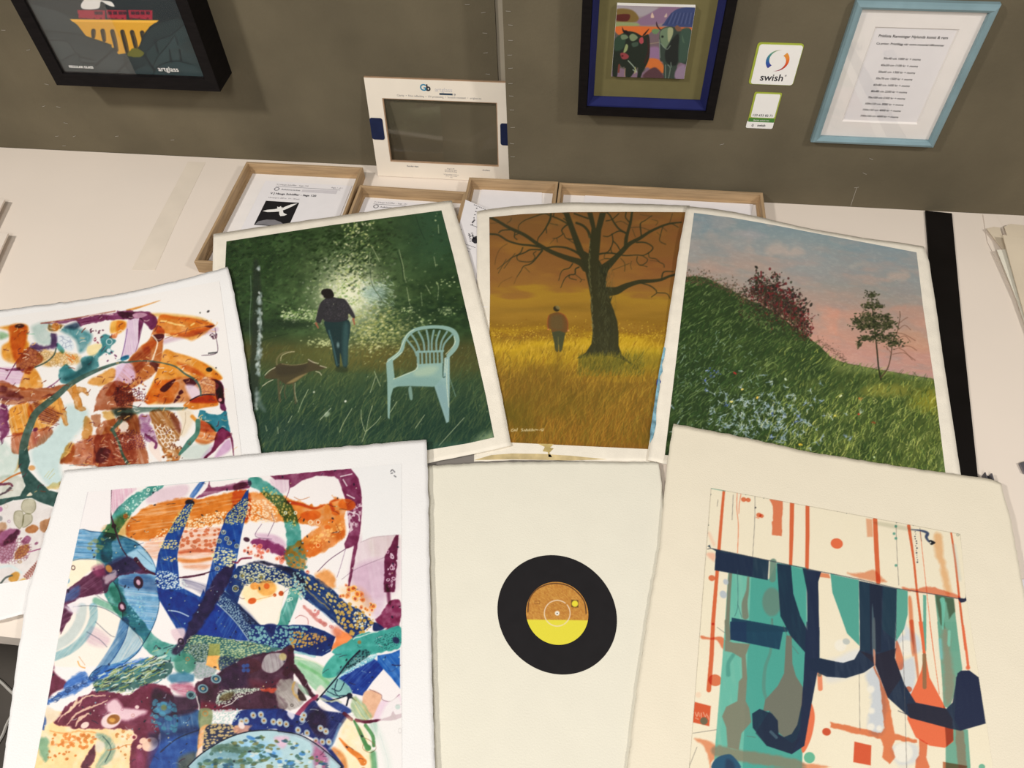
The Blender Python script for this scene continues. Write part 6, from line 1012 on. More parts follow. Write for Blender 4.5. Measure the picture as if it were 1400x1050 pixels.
def paint_mat(name, gain, rough=.55, spec=.3, bump=(500., .15)):
    """the colours laid down by the paint program, with the tooth of the paper"""
    m = bpy.data.materials.new(name); m.use_nodes = True; nt = m.node_tree; b = nt.nodes['Principled BSDF']
    at = nt.nodes.new('ShaderNodeAttribute'); at.attribute_name = 'paint'
    tc = nt.nodes.new('ShaderNodeTexCoord'); n = nt.nodes.new('ShaderNodeTexNoise'); n.inputs['Scale'].default_value = 900.; n.inputs['Detail'].default_value = 2
    mr = nt.nodes.new('ShaderNodeMapRange'); mr.inputs['To Min'].default_value = gain*.93; mr.inputs['To Max'].default_value = gain*1.07
    vm = nt.nodes.new('ShaderNodeVectorMath'); vm.operation = 'SCALE'
    nt.links.new(tc.outputs['Object'], n.inputs['Vector']); nt.links.new(n.outputs[0], mr.inputs[0])
    nt.links.new(at.outputs['Color'], vm.inputs[0]); nt.links.new(mr.outputs[0], vm.inputs['Scale']); nt.links.new(vm.outputs[0], b.inputs['Base Color'])
    b.inputs['Roughness'].default_value = rough; b.inputs['Specular IOR Level'].default_value = spec
    n2 = nt.nodes.new('ShaderNodeTexNoise'); n2.inputs['Scale'].default_value = bump[0]; bp = nt.nodes.new('ShaderNodeBump'); bp.inputs['Strength'].default_value = bump[1]; bp.inputs['Distance'].default_value = .0006
    nt.links.new(tc.outputs['Object'], n2.inputs['Vector']); nt.links.new(n2.outputs[0], bp.inputs['Height']); nt.links.new(bp.outputs[0], b.inputs['Normal'])
    return m
def glass_mat(name, refl, rough=.02, tint=(1, 1, 1)):
    m = bpy.data.materials.new(name); m.use_nodes = True; nt = m.node_tree; nt.nodes.clear()
    out = nt.nodes.new('ShaderNodeOutputMaterial'); mx = nt.nodes.new('ShaderNodeMixShader'); tr = nt.nodes.new('ShaderNodeBsdfTransparent'); gl = nt.nodes.new('ShaderNodeBsdfGlossy')
    tr.inputs[0].default_value = tint+(1,); gl.inputs['Roughness'].default_value = rough
    lw = nt.nodes.new('ShaderNodeLayerWeight'); pw = nt.nodes.new('ShaderNodeMath'); pw.operation = 'POWER'; pw.inputs[1].default_value = 5; nt.links.new(lw.outputs['Facing'], pw.inputs[0]); fr = nt.nodes.new('ShaderNodeMath'); fr.operation = 'MULTIPLY_ADD'; fr.inputs[1].default_value = .9; fr.inputs[2].default_value = .05; nt.links.new(pw.outputs[0], fr.inputs[0]); mu = nt.nodes.new('ShaderNodeMath'); mu.operation = 'MULTIPLY'; mu.inputs[1].default_value = refl
    nt.links.new(fr.outputs[0], mu.inputs[0]); nt.links.new(mu.outputs[0], mx.inputs[0]); nt.links.new(tr.outputs[0], mx.inputs[1]); nt.links.new(gl.outputs[0], mx.inputs[2]); nt.links.new(mx.outputs[0], out.inputs[0])
    return m

G_FRONT, G_BACK, G_WALL = 1.0, 1.0, 1.0
M = dict(
    wall=mat('grey_hessian_panel', (.131, .108, .068), .85, .2, (5., .16, (1, 1, 1)), (160., .25)),
    post=mat('raw_panel_edge', (.33, .285, .215), .7, .2, (14., .12, (1, 1, .3))),
    top=mat('white_laminate', (.80, .70, .60), .42, .35, (3., .025, (1, 1, 1))),
    floor=mat('brown_floor', (.10, .085, .07), .6, .3, (5., .2, (1, 1, 1))),
    wood=mat('oak_rail', (.41, .275, .150), .55, .25, (16., .22, (.7, 9, 9))),
    wood2=mat('oak_rail_across', (.41, .275, .150), .55, .25, (16., .22, (9, .7, 9))),
    mount=mat('white_mount_board', (.83, .78, .74), .8, .2, (30., .02, (1, 1, 1))),
    page=mat('office_paper', (.80, .765, .765), .75, .2, (40., .015, (1, 1, 1))),
    ink=mat('printing_ink', (.035, .033, .04), .8, .1, (60., .2, (1, 1, 1))),
    inkgrey=mat('grey_printing_ink', (.20, .19, .20), .8, .1, (60., .1, (1, 1, 1))),
    inkpale=mat('pale_printing_ink', (.52, .49, .50), .8, .1, (60., .05, (1, 1, 1))),
    black=mat('black_stained_wood', (.006, .0045, .0045), .6, .12, (30., .3, (1, 1, 6))),
    blackstrip=mat('black_batten', (.005, .004, .004), .35, .22, (9., .4, (1, 1, 1))),
    blue=mat('pale_blue_painted_wood', (.20, .30, .33), .35, .45, (20., .10, (1, 1, 1))),
    royal=mat('royal_blue_inner_lip', (.013, .016, .085), .6, .2, (20., .1, (1, 1, 1))),
    olive=mat('olive_mount_board', (.150, .128, .052), .8, .2, (40., .05, (1, 1, 1))),
    cream=mat('cream_lacquered_wood', (.80, .715, .60), .45, .35, (16., .025, (1, 1, 1))),
    brownedge=mat('bare_wood_edge', (.40, .26, .16), .6, .2, (30., .15, (1, 1, 1))),
    navy=mat('navy_felt_tab', (.010, .016, .055), .7, .2, (90., .15, (1, 1, 1))),
    white=mat('white_vinyl', (.86, .83, .79), .5, .3, (30., .01, (1, 1, 1))),
    lime=mat('lime_green_vinyl', (.36, .42, .05), .5, .3, (30., .03, (1, 1, 1))),
    green=mat('green_vinyl', (.07, .22, .04), .5, .3, (30., .05, (1, 1, 1))),
    whitepaper=mat('white_rag_paper', (.82, .80, .78), .8, .2, (20., .012, (1, 1, 1)), (420., .25)),
    creampaper=mat('cream_rag_paper', (.765, .725, .605), .8, .2, (20., .015, (1, 1, 1)), (420., .25)),
    warmpaper=mat('warm_cream_rag_paper', (.79, .715, .565), .8, .2, (20., .015, (1, 1, 1)), (420., .25)),
    canvas=mat('primed_canvas', (.86, .79, .665), .75, .25, (38., .05, (1, 1, 1)), (700., .4)),
    vinyl=mat('printed_black', (.014, .0125, .0135), .75, .15, (50., .08, (1, 1, 1))),
    staple=mat('steel_staple', (.46, .42, .36), .45, .4, (50., .1, (1, 1, 1)), None, .3),
    board=mat('beige_card', (.66, .56, .42), .8, .2, (10., .06, (1, 1, 1))),
    greycard=mat('dark_grey_sheet', (.20, .18, .16), .8, .2, (10., .1, (1, 1, 1))),
    cable=mat('pale_cable_sheath', (.62, .58, .52), .5, .3, (20., .05, (1, 1, 1))),
    metal=mat('grey_clip_metal', (.22, .21, .24), .4, .5, (20., .1, (1, 1, 1)), None, .7),
    streak=mat('yellowish_streak', (.74, .645, .53), .5, .35, (12., .05, (1, 1, 1))),
    glass=glass_mat('ordinary_picture_glass', 1.0), glassclear=glass_mat('low_reflection_glass', .12),
    glassdull=glass_mat('display_picture_glass', .9, .06),
    film=mat('blank_film', (.5, .5, .5), .5),
)

# ---------------------------------------------------------------- building
def link(name, me, m=None, parent=None, loc=None):
    o = bpy.data.objects.new(name, me); COL.objects.link(o)
    if m is not None and me is not None:
        for q in (m if isinstance(m, (list, tuple)) else [m]): me.materials.append(q)
    if parent is not None: o.parent = parent
    if loc is not None: o.location = loc
    return o
def thing(name, label, cat, loc=(0, 0, 0), group=None):
    o = bpy.data.objects.new(name, None); COL.objects.link(o); o.location = loc; o.empty_display_size = .03
    return tag(o, label, cat, group)
def tag(o, label, cat, group=None):
    o['label'] = label; o['category'] = cat
    if group: o['group'] = group
    return o
def struct(o): o['kind'] = 'structure'; return o
def bm_mesh(name, bm, bevel=0):
    if bevel: bmesh.ops.bevel(bm, geom=[e for e in bm.edges], offset=bevel, segments=2, affect='EDGES', profile=.6)
    bmesh.ops.recalc_face_normals(bm, faces=bm.faces)
    me = bpy.data.meshes.new(name); bm.to_mesh(me); bm.free(); return me
def box(bm, lo, hi):
    v = [bm.verts.new((x, y, z)) for z in (lo[2], hi[2]) for y in (lo[1], hi[1]) for x in (lo[0], hi[0])]
    for f in ((0, 2, 3, 1), (4, 5, 7, 6), (0, 1, 5, 4), (2, 6, 7, 3), (0, 4, 6, 2), (1, 3, 7, 5)): bm.faces.new([v[i] for i in f])
def boxo(name, lo, hi, m, parent=None, bevel=0, off=(0, 0, 0)):
    bm = bmesh.new(); box(bm, np.subtract(lo, off), np.subtract(hi, off)); return link(name, bm_mesh(name, bm, bevel), m, parent)
def prism(name, top, dz, m, parent=None, bevel=0):
    """a plate: outline top (n x 3 points) pushed down or back by the vector dz"""
    bm = bmesh.new(); n = len(top)
    a = [bm.verts.new(tuple(p)) for p in top]; b = [bm.verts.new(tuple(np.add(p, dz))) for p in top]
    bm.faces.new(a); bm.faces.new(b[::-1])
    for i in range(n): bm.faces.new((a[i], b[i], b[(i+1) % n], a[(i+1) % n]))
    return link(name, bm_mesh(name, bm, bevel), m, parent)
def rail_loop(bm, w, h, prof):
    """mitred frame: prof is a list of (inset, depth) pairs, swept round the rectangle w x h (x right, z up, -y out)"""
    rings = []
    for ins, dep in prof:
        rings.append([bm.verts.new((x, -dep, z)) for x, z in ((ins, ins), (w-ins, ins), (w-ins, h-ins), (ins, h-ins))])
    k = len(rings)
    for a in range(k):
        A_, B_ = rings[a], rings[(a+1) % k]
        for i in range(4): bm.faces.new((A_[i], A_[(i+1) % 4], B_[(i+1) % 4], B_[i]))
def rail_side(bm, w, h, prof, side):
    """one mitred rail of that frame: 0 bottom, 1 right, 2 top, 3 left"""
    rings = []
    for ins, dep in prof:
        c = ((ins, ins), (w-ins, ins), (w-ins, h-ins), (ins, h-ins)); a, b = c[side], c[(side+1) % 4]
        rings.append((bm.verts.new((a[0], -dep, a[1])), bm.verts.new((b[0], -dep, b[1]))))
    k = len(rings)
    for i in range(k):
        p, q = rings[i], rings[(i+1) % k]; bm.faces.new((p[0], p[1], q[1], q[0]))
    bm.faces.new([r[0] for r in rings][::-1]); bm.faces.new([r[1] for r in rings])
_txt = {}
def text_mesh(body, size, align='LEFT', bold=0.0, spacing=1.0):
    cu = bpy.data.curves.new('lettering', 'FONT'); cu.body = body; cu.size = size; cu.align_x = align; cu.offset = bold; cu.space_character = spacing; cu.resolution_u = 3
    o = bpy.data.objects.new('lettering', cu); COL.objects.link(o); dg = bpy.context.evaluated_depsgraph_get(); dg.update()
    me = bpy.data.meshes.new_from_object(o.evaluated_get(dg)); bpy.data.objects.remove(o); bpy.data.curves.remove(cu); return me
def lettering(name, rows, place, m, parent):
    """rows of (text, u, v, size, align, bold); place maps (u, v) on a surface to parent space; one part per line"""
    for r in rows:
        if not r[0]: continue
        me = text_mesh(r[0], r[3], r[4] if len(r) > 4 else 'LEFT', r[5] if len(r) > 5 else 0)
        V = [place(r[1]+v.co.x, r[2]+v.co.y) for v in me.vertices]; Fs = [list(p.vertices) for p in me.polygons]; bpy.data.meshes.remove(me)
        me = bpy.data.meshes.new(name); me.from_pydata(V, [], Fs); link(name, me, m, parent)
def flat(name, polys, place, m, parent):
    V, Fs = [], []
    for p in polys:
        n = len(V); V += [place(*q) for q in p]; Fs.append(list(range(n, n+len(p))))
    me = bpy.data.meshes.new(name); me.from_pydata(V, [], Fs); return link(name, me, m, parent)
def rrect(x0, y0, x1, y1, r, n=5):
    out = []
    for cx, cy, a0 in ((x1-r, y1-r, 0), (x0+r, y1-r, 90), (x0+r, y0+r, 180), (x1-r, y0+r, 270)):
        for i in range(n+1):
            a = math.radians(a0+90*i/n); out.append((cx+r*math.cos(a), cy+r*math.sin(a)))
    return out
def grid_mesh(name, P, solid=0.):
    nv, nu = P.shape[:2]; V = P.reshape(-1, 3); idx = np.arange(nu*nv).reshape(nv, nu)
    Q = np.stack([idx[1:, :-1], idx[1:, 1:], idx[:-1, 1:], idx[:-1, :-1]], -1).reshape(-1, 4)
    if solid:
        n = len(V); V = np.concatenate([V, V-(0, 0, solid)]); Q2 = (Q+n)[:, ::-1]
        rim = np.concatenate([idx[0, :], idx[1:, -1], idx[-1, -2::-1], idx[-2:0:-1, 0]]); rn = np.roll(rim, -1)
        Q = np.concatenate([Q, Q2, np.stack([rim, rn, rn+n, rim+n], -1)])
    me = bpy.data.meshes.new(name); me.vertices.add(len(V)); me.vertices.foreach_set('co', V.astype(np.float32).ravel())
    me.loops.add(Q.size); me.loops.foreach_set('vertex_index', Q.astype(np.int32).ravel())
    me.polygons.add(len(Q)); me.polygons.foreach_set('loop_start', np.arange(0, Q.size, 4, dtype=np.int32)); me.polygons.foreach_set('loop_total', np.full(len(Q), 4, np.int32))
    me.polygons.foreach_set('use_smooth', np.ones(len(Q), bool)); me.update(calc_edges=True); me.validate(); return me
def colour_mesh(me, rgb):
    a = me.color_attributes.new('paint', 'FLOAT_COLOR', 'POINT'); c = np.ones((len(me.vertices), 4), np.float32); c[:len(rgb), :3] = lin(np.clip(rgb, 0, 255)); a.data.foreach_set('color', c.ravel())

def support(x, y):
    """height of what lies under the loose sheets: the backs rest on the oak frames, the fronts on the worktop"""
    return .0315*sstep(-.66, -.36, y)*sstep(-1.06, -.83, x)*(1-sstep(.37, .66, x))
def edge(pts, n, zf, rough=0, seed=0):
    p = np.asarray(pts, float); d = np.concatenate([[0], np.cumsum(np.hypot(*np.diff(p, axis=0).T))]); t = np.linspace(0, d[-1], n)
    q = np.stack([np.interp(t, d, p[:, 0]), np.interp(t, d, p[:, 1])], -1)
    if rough:
        r = np.random.RandomState(seed); e = r.normal(0, 1, (n, 2)); e = (e+np.roll(e, 1, 0)*.7)*rough; e[0] = e[-1] = 0; q = q+e
    z = np.zeros(n)
    for _ in range(6):
        w_ = onz(q[:, 0], q[:, 1], z); z = zf(w_[:, 0], w_[:, 1])
    return onz(q[:, 0], q[:, 1], z)
def patch(T, R_, B, L, nu, nv, zf, rough=0, seed=1):
    """sheet between its four traced edges (top and bottom run left to right, sides run top to bottom)"""
    t, b = edge(T, nu, zf, rough, seed), edge(B, nu, zf, rough, seed+1); l, r = edge(L, nv, zf, rough, seed+2), edge(R_, nv, zf, rough, seed+3)
    u = np.linspace(0, 1, nu)[None, :, None]; v = np.linspace(0, 1, nv)[:, None, None]
    P = (1-v)*t[None]+v*b[None]+(1-u)*l[:, None]+u*r[:, None]-((1-u)*(1-v)*t[0]+u*(1-v)*t[-1]+(1-u)*v*b[0]+u*v*b[-1])
    P[..., 2] = TZ+zf(P[..., 0], P[..., 1]); return P
def sheet(name, label, cat, T, R_, B, L, off, m, rough=0, seed=1, n=60, thick=.0006, curl=None, group=None):
    zf = (lambda x, y: support(x, y)+off+(curl(x, y) if curl else 0))
    P = patch(T, R_, B, L, n, n, zf, rough, seed); me = grid_mesh('paper_sheet', P, thick)
    c = P.reshape(-1, 3).mean(0); root = thing(name, label, cat, (c[0], c[1], TZ+off), group)
    for v in (0,): me.transform(Matrix.Translation((-c[0], -c[1], -TZ-off)))
    return root, zf, me, c
def painted(name, root, zf, c, off, T, R_, B, L, art, m, label=None, lift=.0004, dens=1.2):
    Ta, La = np.asarray(T, float), np.asarray(L, float)
    nu = int(np.hypot(*(Ta[-1]-Ta[0]))*dens)+2; nv = int(np.hypot(*(La[-1]-La[0]))*dens)+2
    z2 = lambda x, y: zf(x, y)+lift
    P = patch(T, R_, B, L, nu, nv, z2); px, py = proj(P.reshape(-1, 3)); rgb = art.at(px, py)
    me = grid_mesh(name, P); colour_mesh(me, rgb); me.transform(Matrix.Translation((-c[0], -c[1], -TZ-off)))
    o = link(name, me, m, root)
    if label: o['label'] = label
    return o

# ---------------------------------------------------------------- the setting
struct(boxo('floor', (-3, -2.2, -.05), (2.6, .3, 0), M['floor']))
struct(boxo('wall_left', (-2.2, .042, 0), (-.2208, .062, 2.2), M['wall']))
struct(boxo('wall_right', (-.1970, -.020, 0), (2.2, -.006, 2.2), M['wall']))
struct(boxo('trim_1', (-.2205, .047, 0), (-.180, .085, 2.2), M['post']))
# worktop: deep at the middle and right, shallower at the left where the floor shows
WT = thing('worktop', 'white laminate worktop under all the prints, set against the grey wall panels', 'table', (0, -.6, 0))
bm = bmesh.new()
ol = [(-1.9, .041), (-.2215, .041), (-.2215, .0462), (-.1975, .0462), (-.1975, -.0205), (1.7, -.0205), (1.7, -1.42), (-.665, -1.42), (-.665, -1.1), (-1.9, -1.1)]
a = [bm.verts.new((x, y+.6, TZ)) for x, y in ol]; b = [bm.verts.new((x, y+.6, TZ-.038)) for x, y in ol]
bm.faces.new(a); bm.faces.new(b[::-1])
for i in range(len(ol)): bm.faces.new((a[i], b[i], b[(i+1) % len(ol)], a[(i+1) % len(ol)]))
link('table_top', bm_mesh('table_top', bm, 0), M['top'], WT)
for x, y in ((-.60, -1.30), (1.5, -1.30), (-1.7, -.2), (1.5, -.2)): boxo('leg', (x-.03, y-.03, 0), (x+.03, y+.03, TZ-.038), M['metal'], WT, .003, (0, -.6, 0))

# ---------------------------------------------------------------- pictures on the wall
def wall_place(x0, z0, y): return lambda u, v: (x0+u, y, z0+v)
FR_Y = -.030
# deep black frame with the viaduct picture, on the left panel
x0, x1, z0, z1 = -1.156, -.794, 1.0712, 1.352
T1 = thing('framed_picture', 'deep black box frame with a red train crossing a yellow viaduct', 'framed picture', (x0, .042, z0))
bm = bmesh.new(); rail_loop(bm, x1-x0, z1-z0, [(0, 0), (0, .072), (.004, .072), (.0255, .070), (.0265, .066), (.0265, .0)]); link('frame', bm_mesh('frame', bm), M['black'], T1)
iw, ih = x1-x0-.053, z1-z0-.053
AV = paint_viaduct()
def wall_art(name, art, x0, z0, w, h, y, root, m, nx, nz, label=None):
    gx, gz = np.meshgrid(np.linspace(x0, x0+w, nx), np.linspace(z0+h, z0, nz)); P = np.stack([gx, np.full(gx.shape, y), gz], -1)
    px, py = proj(P.reshape(-1, 3)); me = grid_mesh(name, P); colour_mesh(me, art.at(px, py)); me.transform(Matrix.Translation(tuple(-np.array(root.location)))); o = link(name, me, m, root)
    if label: o['label'] = label
    return o
PM_COW = paint_mat('small_painting', .85, .5, .3)
PM_WALL = paint_mat('printed_picture', 1.1, .5, .3)
wall_art('picture', AV, x0+.026, z0+.026, iw+.001, ih+.001, -.019, T1, PM_WALL, 300, 220)
boxo('back_board', (.02, -.045, .02), (x1-x0-.02, -.005, z1-z0-.02), M['greycard'], T1)
xm = ony(np.array(186.), np.array(104.), -.026)[0]
boxo('glass_pane', (.0267, -.0665, .0267), (xm-x0, -.0645, z1-z0-.0267), M['glass'], T1)['label'] = 'left half of the glazing, ordinary reflecting glass'
boxo('glass_pane', (xm-x0+.0004, -.0665, .0267), (x1-x0-.0267, -.0645, z1-z0-.0267), M['glassclear'], T1)['label'] = 'right half of the glazing, clear glass'
pl = lambda u, v: (u, -.0668, v)
lettering('lettering', [('artglass', .241, .0385, .0148, 'LEFT', .0001), ('REGULAR GLASS', .046, .0385, .0072, 'LEFT', .0002)], pl, M['white'], T1)

# black and blue frame with the two cows, on the right panel
yb = -.020; dp = .032
c0, c1 = -.0515, .2123; zc0, zc1 = 1.0665, 1.358
T2 = thing('framed_picture', 'black frame with royal blue inner lip around a small painting of two cows', 'framed picture', (c0, yb-.0005, zc0))
bm = bmesh.new(); rail_loop(bm, c1-c0, zc1-zc0, [(0, 0), (0, dp), (.003, dp+.001), (.0165, dp+.001), (.0175, dp-.003), (.0175, 0)]); link('frame', bm_mesh('frame', bm), M['black'], T2)
bm = bmesh.new(); rail_loop(bm, c1-c0-.036, zc1-zc0-.036, [(0, 0), (0, dp-.004), (.003, dp-.004), (.0115, .0125), (.0115, .0)]); o = link('inner_lip', bm_mesh('inner_lip', bm), M['royal'], T2, (.018, 0, .018)); o['label'] = 'royal blue sloping inner lip'
boxo('mount', (.019, -.010, .019), (c1-c0-.019, -.002, zc1-zc0-.019), M['olive'], T2)['label'] = 'olive green backing inside the frame'
AC = paint_cows()
q = np.array([ony(np.array(float(a_)), np.array(float(b_)), yb-.0195) for a_, b_ in ((843.5, 7), (951, 10), (935, 109), (836, 104))])
tx0, tx1 = (q[0, 0]+q[3, 0])/2, (q[1, 0]+q[2, 0])/2; tz0, tz1 = (q[2, 2]+q[3, 2])/2, (q[0, 2]+q[1, 2])/2
boxo('painting_block', (tx0-c0, -.0185, tz0-zc0), (tx1-c0, -.0102, tz1-zc0), M['white'], T2)
wall_art('picture', AC, tx0+.0003, tz0+.0003, tx1-tx0-.0006, tz1-tz0-.0006, yb-.0195, T2, PM_COW, 170, 160)

# pale blue frame with the price list
b0, b1, zb0, zb1 = .4135, .6480, 1.0120, 1.2930
T3 = thing('price_list', 'pale blue frame around a white printed price list for framing', 'framed notice', (b0, yb-.0005, zb0))
bm = bmesh.new(); rail_loop(bm, b1-b0, zb1-zb0, [(0, 0), (0, .009), (.003, .014), (.008, .016), (.013, .013), (.0145, .009), (.0145, 0)]); link('frame', bm_mesh('frame', bm), M['blue'], T3)
bw, bh = b1-b0, zb1-zb0
bm = bmesh.new(); rail_loop(bm, bw-.029, bh-.029, [(0, .002), (0, .0052), (.032, .0052), (.0345, .002)]); link('mount', bm_mesh('mount', bm), M['mount'], T3, (.0145, 0, .0145))
boxo('page', (.040, -.0022, .040), (bw-.040, -.0006, bh-.040), M['page'], T3)
cx_ = bw/2
rows = [('Prislista Ramningar Nylunds konst & ram', cx_, bh-.066, .0071, 'CENTER', .00012), ('Ca priser. Pristillägg när extra material tillkommer', cx_, bh-.0795, .0057, 'CENTER', .00008)]
for i, s in enumerate(['30x40 cm 1000 kr + moms', '40x50 cm 1100 kr + moms', '50x60 cm 1300 kr + moms', '50x70 cm 1500 kr + moms', '60x80 cm 1600 kr + moms', '80x80 cm 2200 kr + moms', '70x100 cm 2300 kr + moms', '100x120 cm 3000 kr + moms', '100x150 cm 4000 kr + moms', '100x160 cm 6000 kr + moms']):
    rows.append((s, cx_-.004+.0008*i*0, bh-.107-.0130*i, .0059, 'CENTER', .00008))
lettering('lettering', rows, lambda u, v: (u, -.0025, v), M['ink'], T3)
boxo('glass_pane', (.0147, -.0082, .0147), (bw-.0147, -.0068, bh-.0147), M['glass'], T3)

# payment stickers
q = [ony(np.array(float(a_)), np.array(float(b_)), yb-.001) for a_, b_ in ((1037, 61), (1097, 61.5), (1085, 116), (1027.5, 115))]
s0, s1 = (q[0][0]+q[3][0])/2, (q[1][0]+q[2][0])/2; sz0, sz1 = (q[2][2]+q[3][2])/2, (q[0][2]+q[1][2])/2; sw, sh = s1-s0, sz1-sz0
T4 = thing('sticker', 'square white payment sticker with a coloured ring, stuck on the grey wall', 'sticker', (s0, yb, sz0))
def vplate(name, poly, y0, y1, m, root):
    return prism(name, [(u, y0, v) for u, v in poly], (0, y1-y0, 0), m, root)
vplate('backing', rrect(-.004, -.001, sw+.001, sh+.0035, .006), -.0010, -.0002, M['lime'], T4)['label'] = 'lime green edge behind the sticker'
vplate('face', rrect(0, 0, sw, sh, .005), -.0016, -.0010, M['white'], T4)
def crescent(cx, cz, r, a0, a1, wmax, k, cols, name, root, y, head=True):
    """tapering arc with colours running along it"""
    n = 26; V, C_, Fs = [], [], []
    for i in range(n+1):
        t = i/n; a_ = math.radians(a0+(a1-a0)*t); w_ = wmax*(t**k)
        V += [(cx+r*math.cos(a_), y, cz+r*math.sin(a_)), (cx+(r-w_)*math.cos(a_), y, cz+(r-w_)*math.sin(a_))]
        c = [np.interp(t, np.linspace(0, 1, len(cols)), [q_[j] for q_ in cols]) for j in range(3)]; C_ += [c, c]
        if i: Fs.append((2*i-2, 2*i-1, 2*i+1, 2*i))
    me = bpy.data.meshes.new(name); me.from_pydata(V, [], Fs); colour_mesh(me, np.array(C_)); return link(name, me, PM_STICK, root)
PM_STICK = paint_mat('printed_vinyl', 1.2, .5, .3)
rc = (sw*.50, sh*.615)
crescent(rc[0], rc[1], .0208, 80, 228, .0082, .9, [(206, 196, 176), (150, 160, 130), (84, 140, 120), (50, 110, 140), (44, 80, 150), (60, 60, 130)], 'ring_arc', T4, -.0018)
crescent(rc[0], rc[1], .0208, 262, 410, .0082, .9, [(170, 120, 120), (140, 60, 80), (180, 60, 40), (206, 90, 40), (214, 130, 50), (206, 140, 60)], 'ring_arc', T4, -.0018)
lettering('lettering', [('swish', sw*.47, sh*.10, .0195, 'CENTER', .0003), ('®', sw*.76, sh*.22, .005, 'LEFT', 0)], lambda u, v: (u, -.0018, v), M['ink'], T4)
q = [ony(np.array(float(a_)), np.array(float(b_)), yb-.001) for a_, b_ in ((1032, 126), (1069, 127), (1057, 176), (1020, 175))]
s0, s1 = (q[0][0]+q[3][0])/2, (q[1][0]+q[2][0])/2; sz0, sz1 = (q[2][2]+q[3][2])/2, (q[0][2]+q[1][2])/2; tw, th = s1-s0, sz1-sz0
T5 = thing('sticker', 'smaller green and white payment number sticker below the square one', 'sticker', (s0, yb, sz0))
vplate('backing', rrect(0, th*.17, tw, th, .003), -.0009, -.0001, M['lime'], T5)
vplate('number_panel', rrect(tw*.07, th*.31, tw*.95, th*.96, .003), -.0014, -.0009, M['white'], T5)
vplate('green_band', rrect(tw*.02, th*.18, tw*.98, th*.29, .001), -.0013, -.0009, M['green'], T5)
vplate('footer', rrect(-tw*.02, 0, tw*.99, th*.20, .003), -.0012, -.0002, M['white'], T5)
lettering('lettering', [('123 633 82 71', tw*.5, th*.345, .0068, 'CENTER', .0001), ('swish', tw*.55, th*.06, .0072, 'CENTER', .0001), ('()', tw*.22, th*.065, .0066, 'CENTER', .0001)], lambda u, v: (u, -.0016, v), M['ink'], T5)
lettering('band_lettering', [('Betala enkelt här', tw*.5, th*.215, .0045, 'CENTER', 0)], lambda u, v: (u, -.0016, v), M['white'], T5)

# staples left in the wall panels
def staple_mesh(w_):
    bm = bmesh.new(); box(bm, (-w_/2, -.0012, -.0003), (w_/2, -.0006, .0003)); box(bm, (-w_/2, -.0012, -.0003), (-w_/2+.0006, .002, .0003)); box(bm, (w_/2-.0006, -.0012, -.0003), (w_/2, .002, .0003)); return bm_mesh('staple', bm)
SM = staple_mesh(.0090); SM.materials.append(M['staple'])
rs = np.random.RandomState(5)
def staple(px, py, y, tilt, label, group):
    p = ony(np.array(float(px)), np.array(float(py)), y); o = link('staple', SM); o.location = p; o.rotation_euler = (0, tilt, 0); tag(o, label, 'staple', group)
for px, py in ((661, 17), (663, 45), (664, 72), (667, 101), (639, 6)): staple(px, py, .042, rs.uniform(-.2, .1), 'tiny steel staple in the left wall panel near its right edge', 'staples at the edge of the left panel')
for px, py in ((695, 15), (698, 34), (698, 55), (697, 75), (698, 93), (698, 114), (699, 131), (700, 150), (701, 174), (700, 196), (701, 214)): staple(px, py, -.020, rs.uniform(-.15, .15), 'tiny steel staple in a column down the left edge of the right panel', 'staples at the edge of the right panel')
for px, py in ((5, 41), (39, 68), (64, 115), (80, 146), (90, 168), (78, 186), (88, 199), (160, 186), (236, 191), (102, 186), (60, 145)): staple(px, py, .042, rs.uniform(-.5, .7), 'tiny bent staple scattered low on the left wall panel', 'loose staples on the left panel')
for px, py in ((1191, 217), (1182, 237), (1171, 256), (987, 197)): staple(px, py, -.020, rs.uniform(-.4, .4), 'tiny bent staple low on the right wall panel under the frames', 'loose staples on the right panel')
p, q_ = ony(np.array(1171.), np.array(257.), -.0205), ony(np.array(1163.), np.array(281.), -.0205)
o = prism('scratch_mark', [p, p+(.0008, 0, 0), q_+(.0008, 0, 0), q_], (0, .0004, 0), M['staple']); tag(o, 'fine pale scratch running down the right wall panel below the price list', 'scratch')

# ---------------------------------------------------------------- cream display frame leaning in the recess
g0, g1, gh = -.5037, -.1900, .2262
T6 = thing('glass_sample_frame', 'cream frame with a clear glass sample, leaning on the left wall panel', 'display frame', (g0, .0075, TZ+.0006)); T6.rotation_euler = (-math.asin(.0335/gh), 0, 0)
gw = g1-g0; ins = .0335
bm = bmesh.new()
def ring(bm, o_, i_, y0, y1):
    A_ = [[bm.verts.new((x, y, z)) for x, z in r] for y in (y0, y1) for r in (o_, i_)]
    fo, fi, bo, bi = A_
    for k in range(4):
        j = (k+1) % 4
        bm.faces.new((fo[k], fo[j], fi[j], fi[k])); bm.faces.new((bo[k], bi[k], bi[j], bo[j])); bm.faces.new((fo[k], bo[k], bo[j], fo[j])); bm.faces.new((fi[k], fi[j], bi[j], bi[k]))
gin = ((ins, .0365), (gw-ins, .0365), (gw-ins, gh-.0425), (ins, gh-.0425))
ring(bm, ((0, 0), (gw, 0), (gw, gh), (0, gh)), gin, -.0045, .0025); link('frame', bm_mesh('frame', bm), M['cream'], T6)
bm = bmesh.new(); ring(bm, gin, [(x+(.002 if i in (0, 3) else -.002), z+(.002 if i in (0, 1) else -.002)) for i, (x, z) in enumerate(gin)], -.0030, .0020); link('inner_edge', bm_mesh('inner_edge', bm), M['brownedge'], T6)['label'] = 'bare brown inner edge of the cream frame'
boxo('top_edge', (0, -.0040, gh), (gw, .0020, gh+.0015), M['brownedge'], T6)
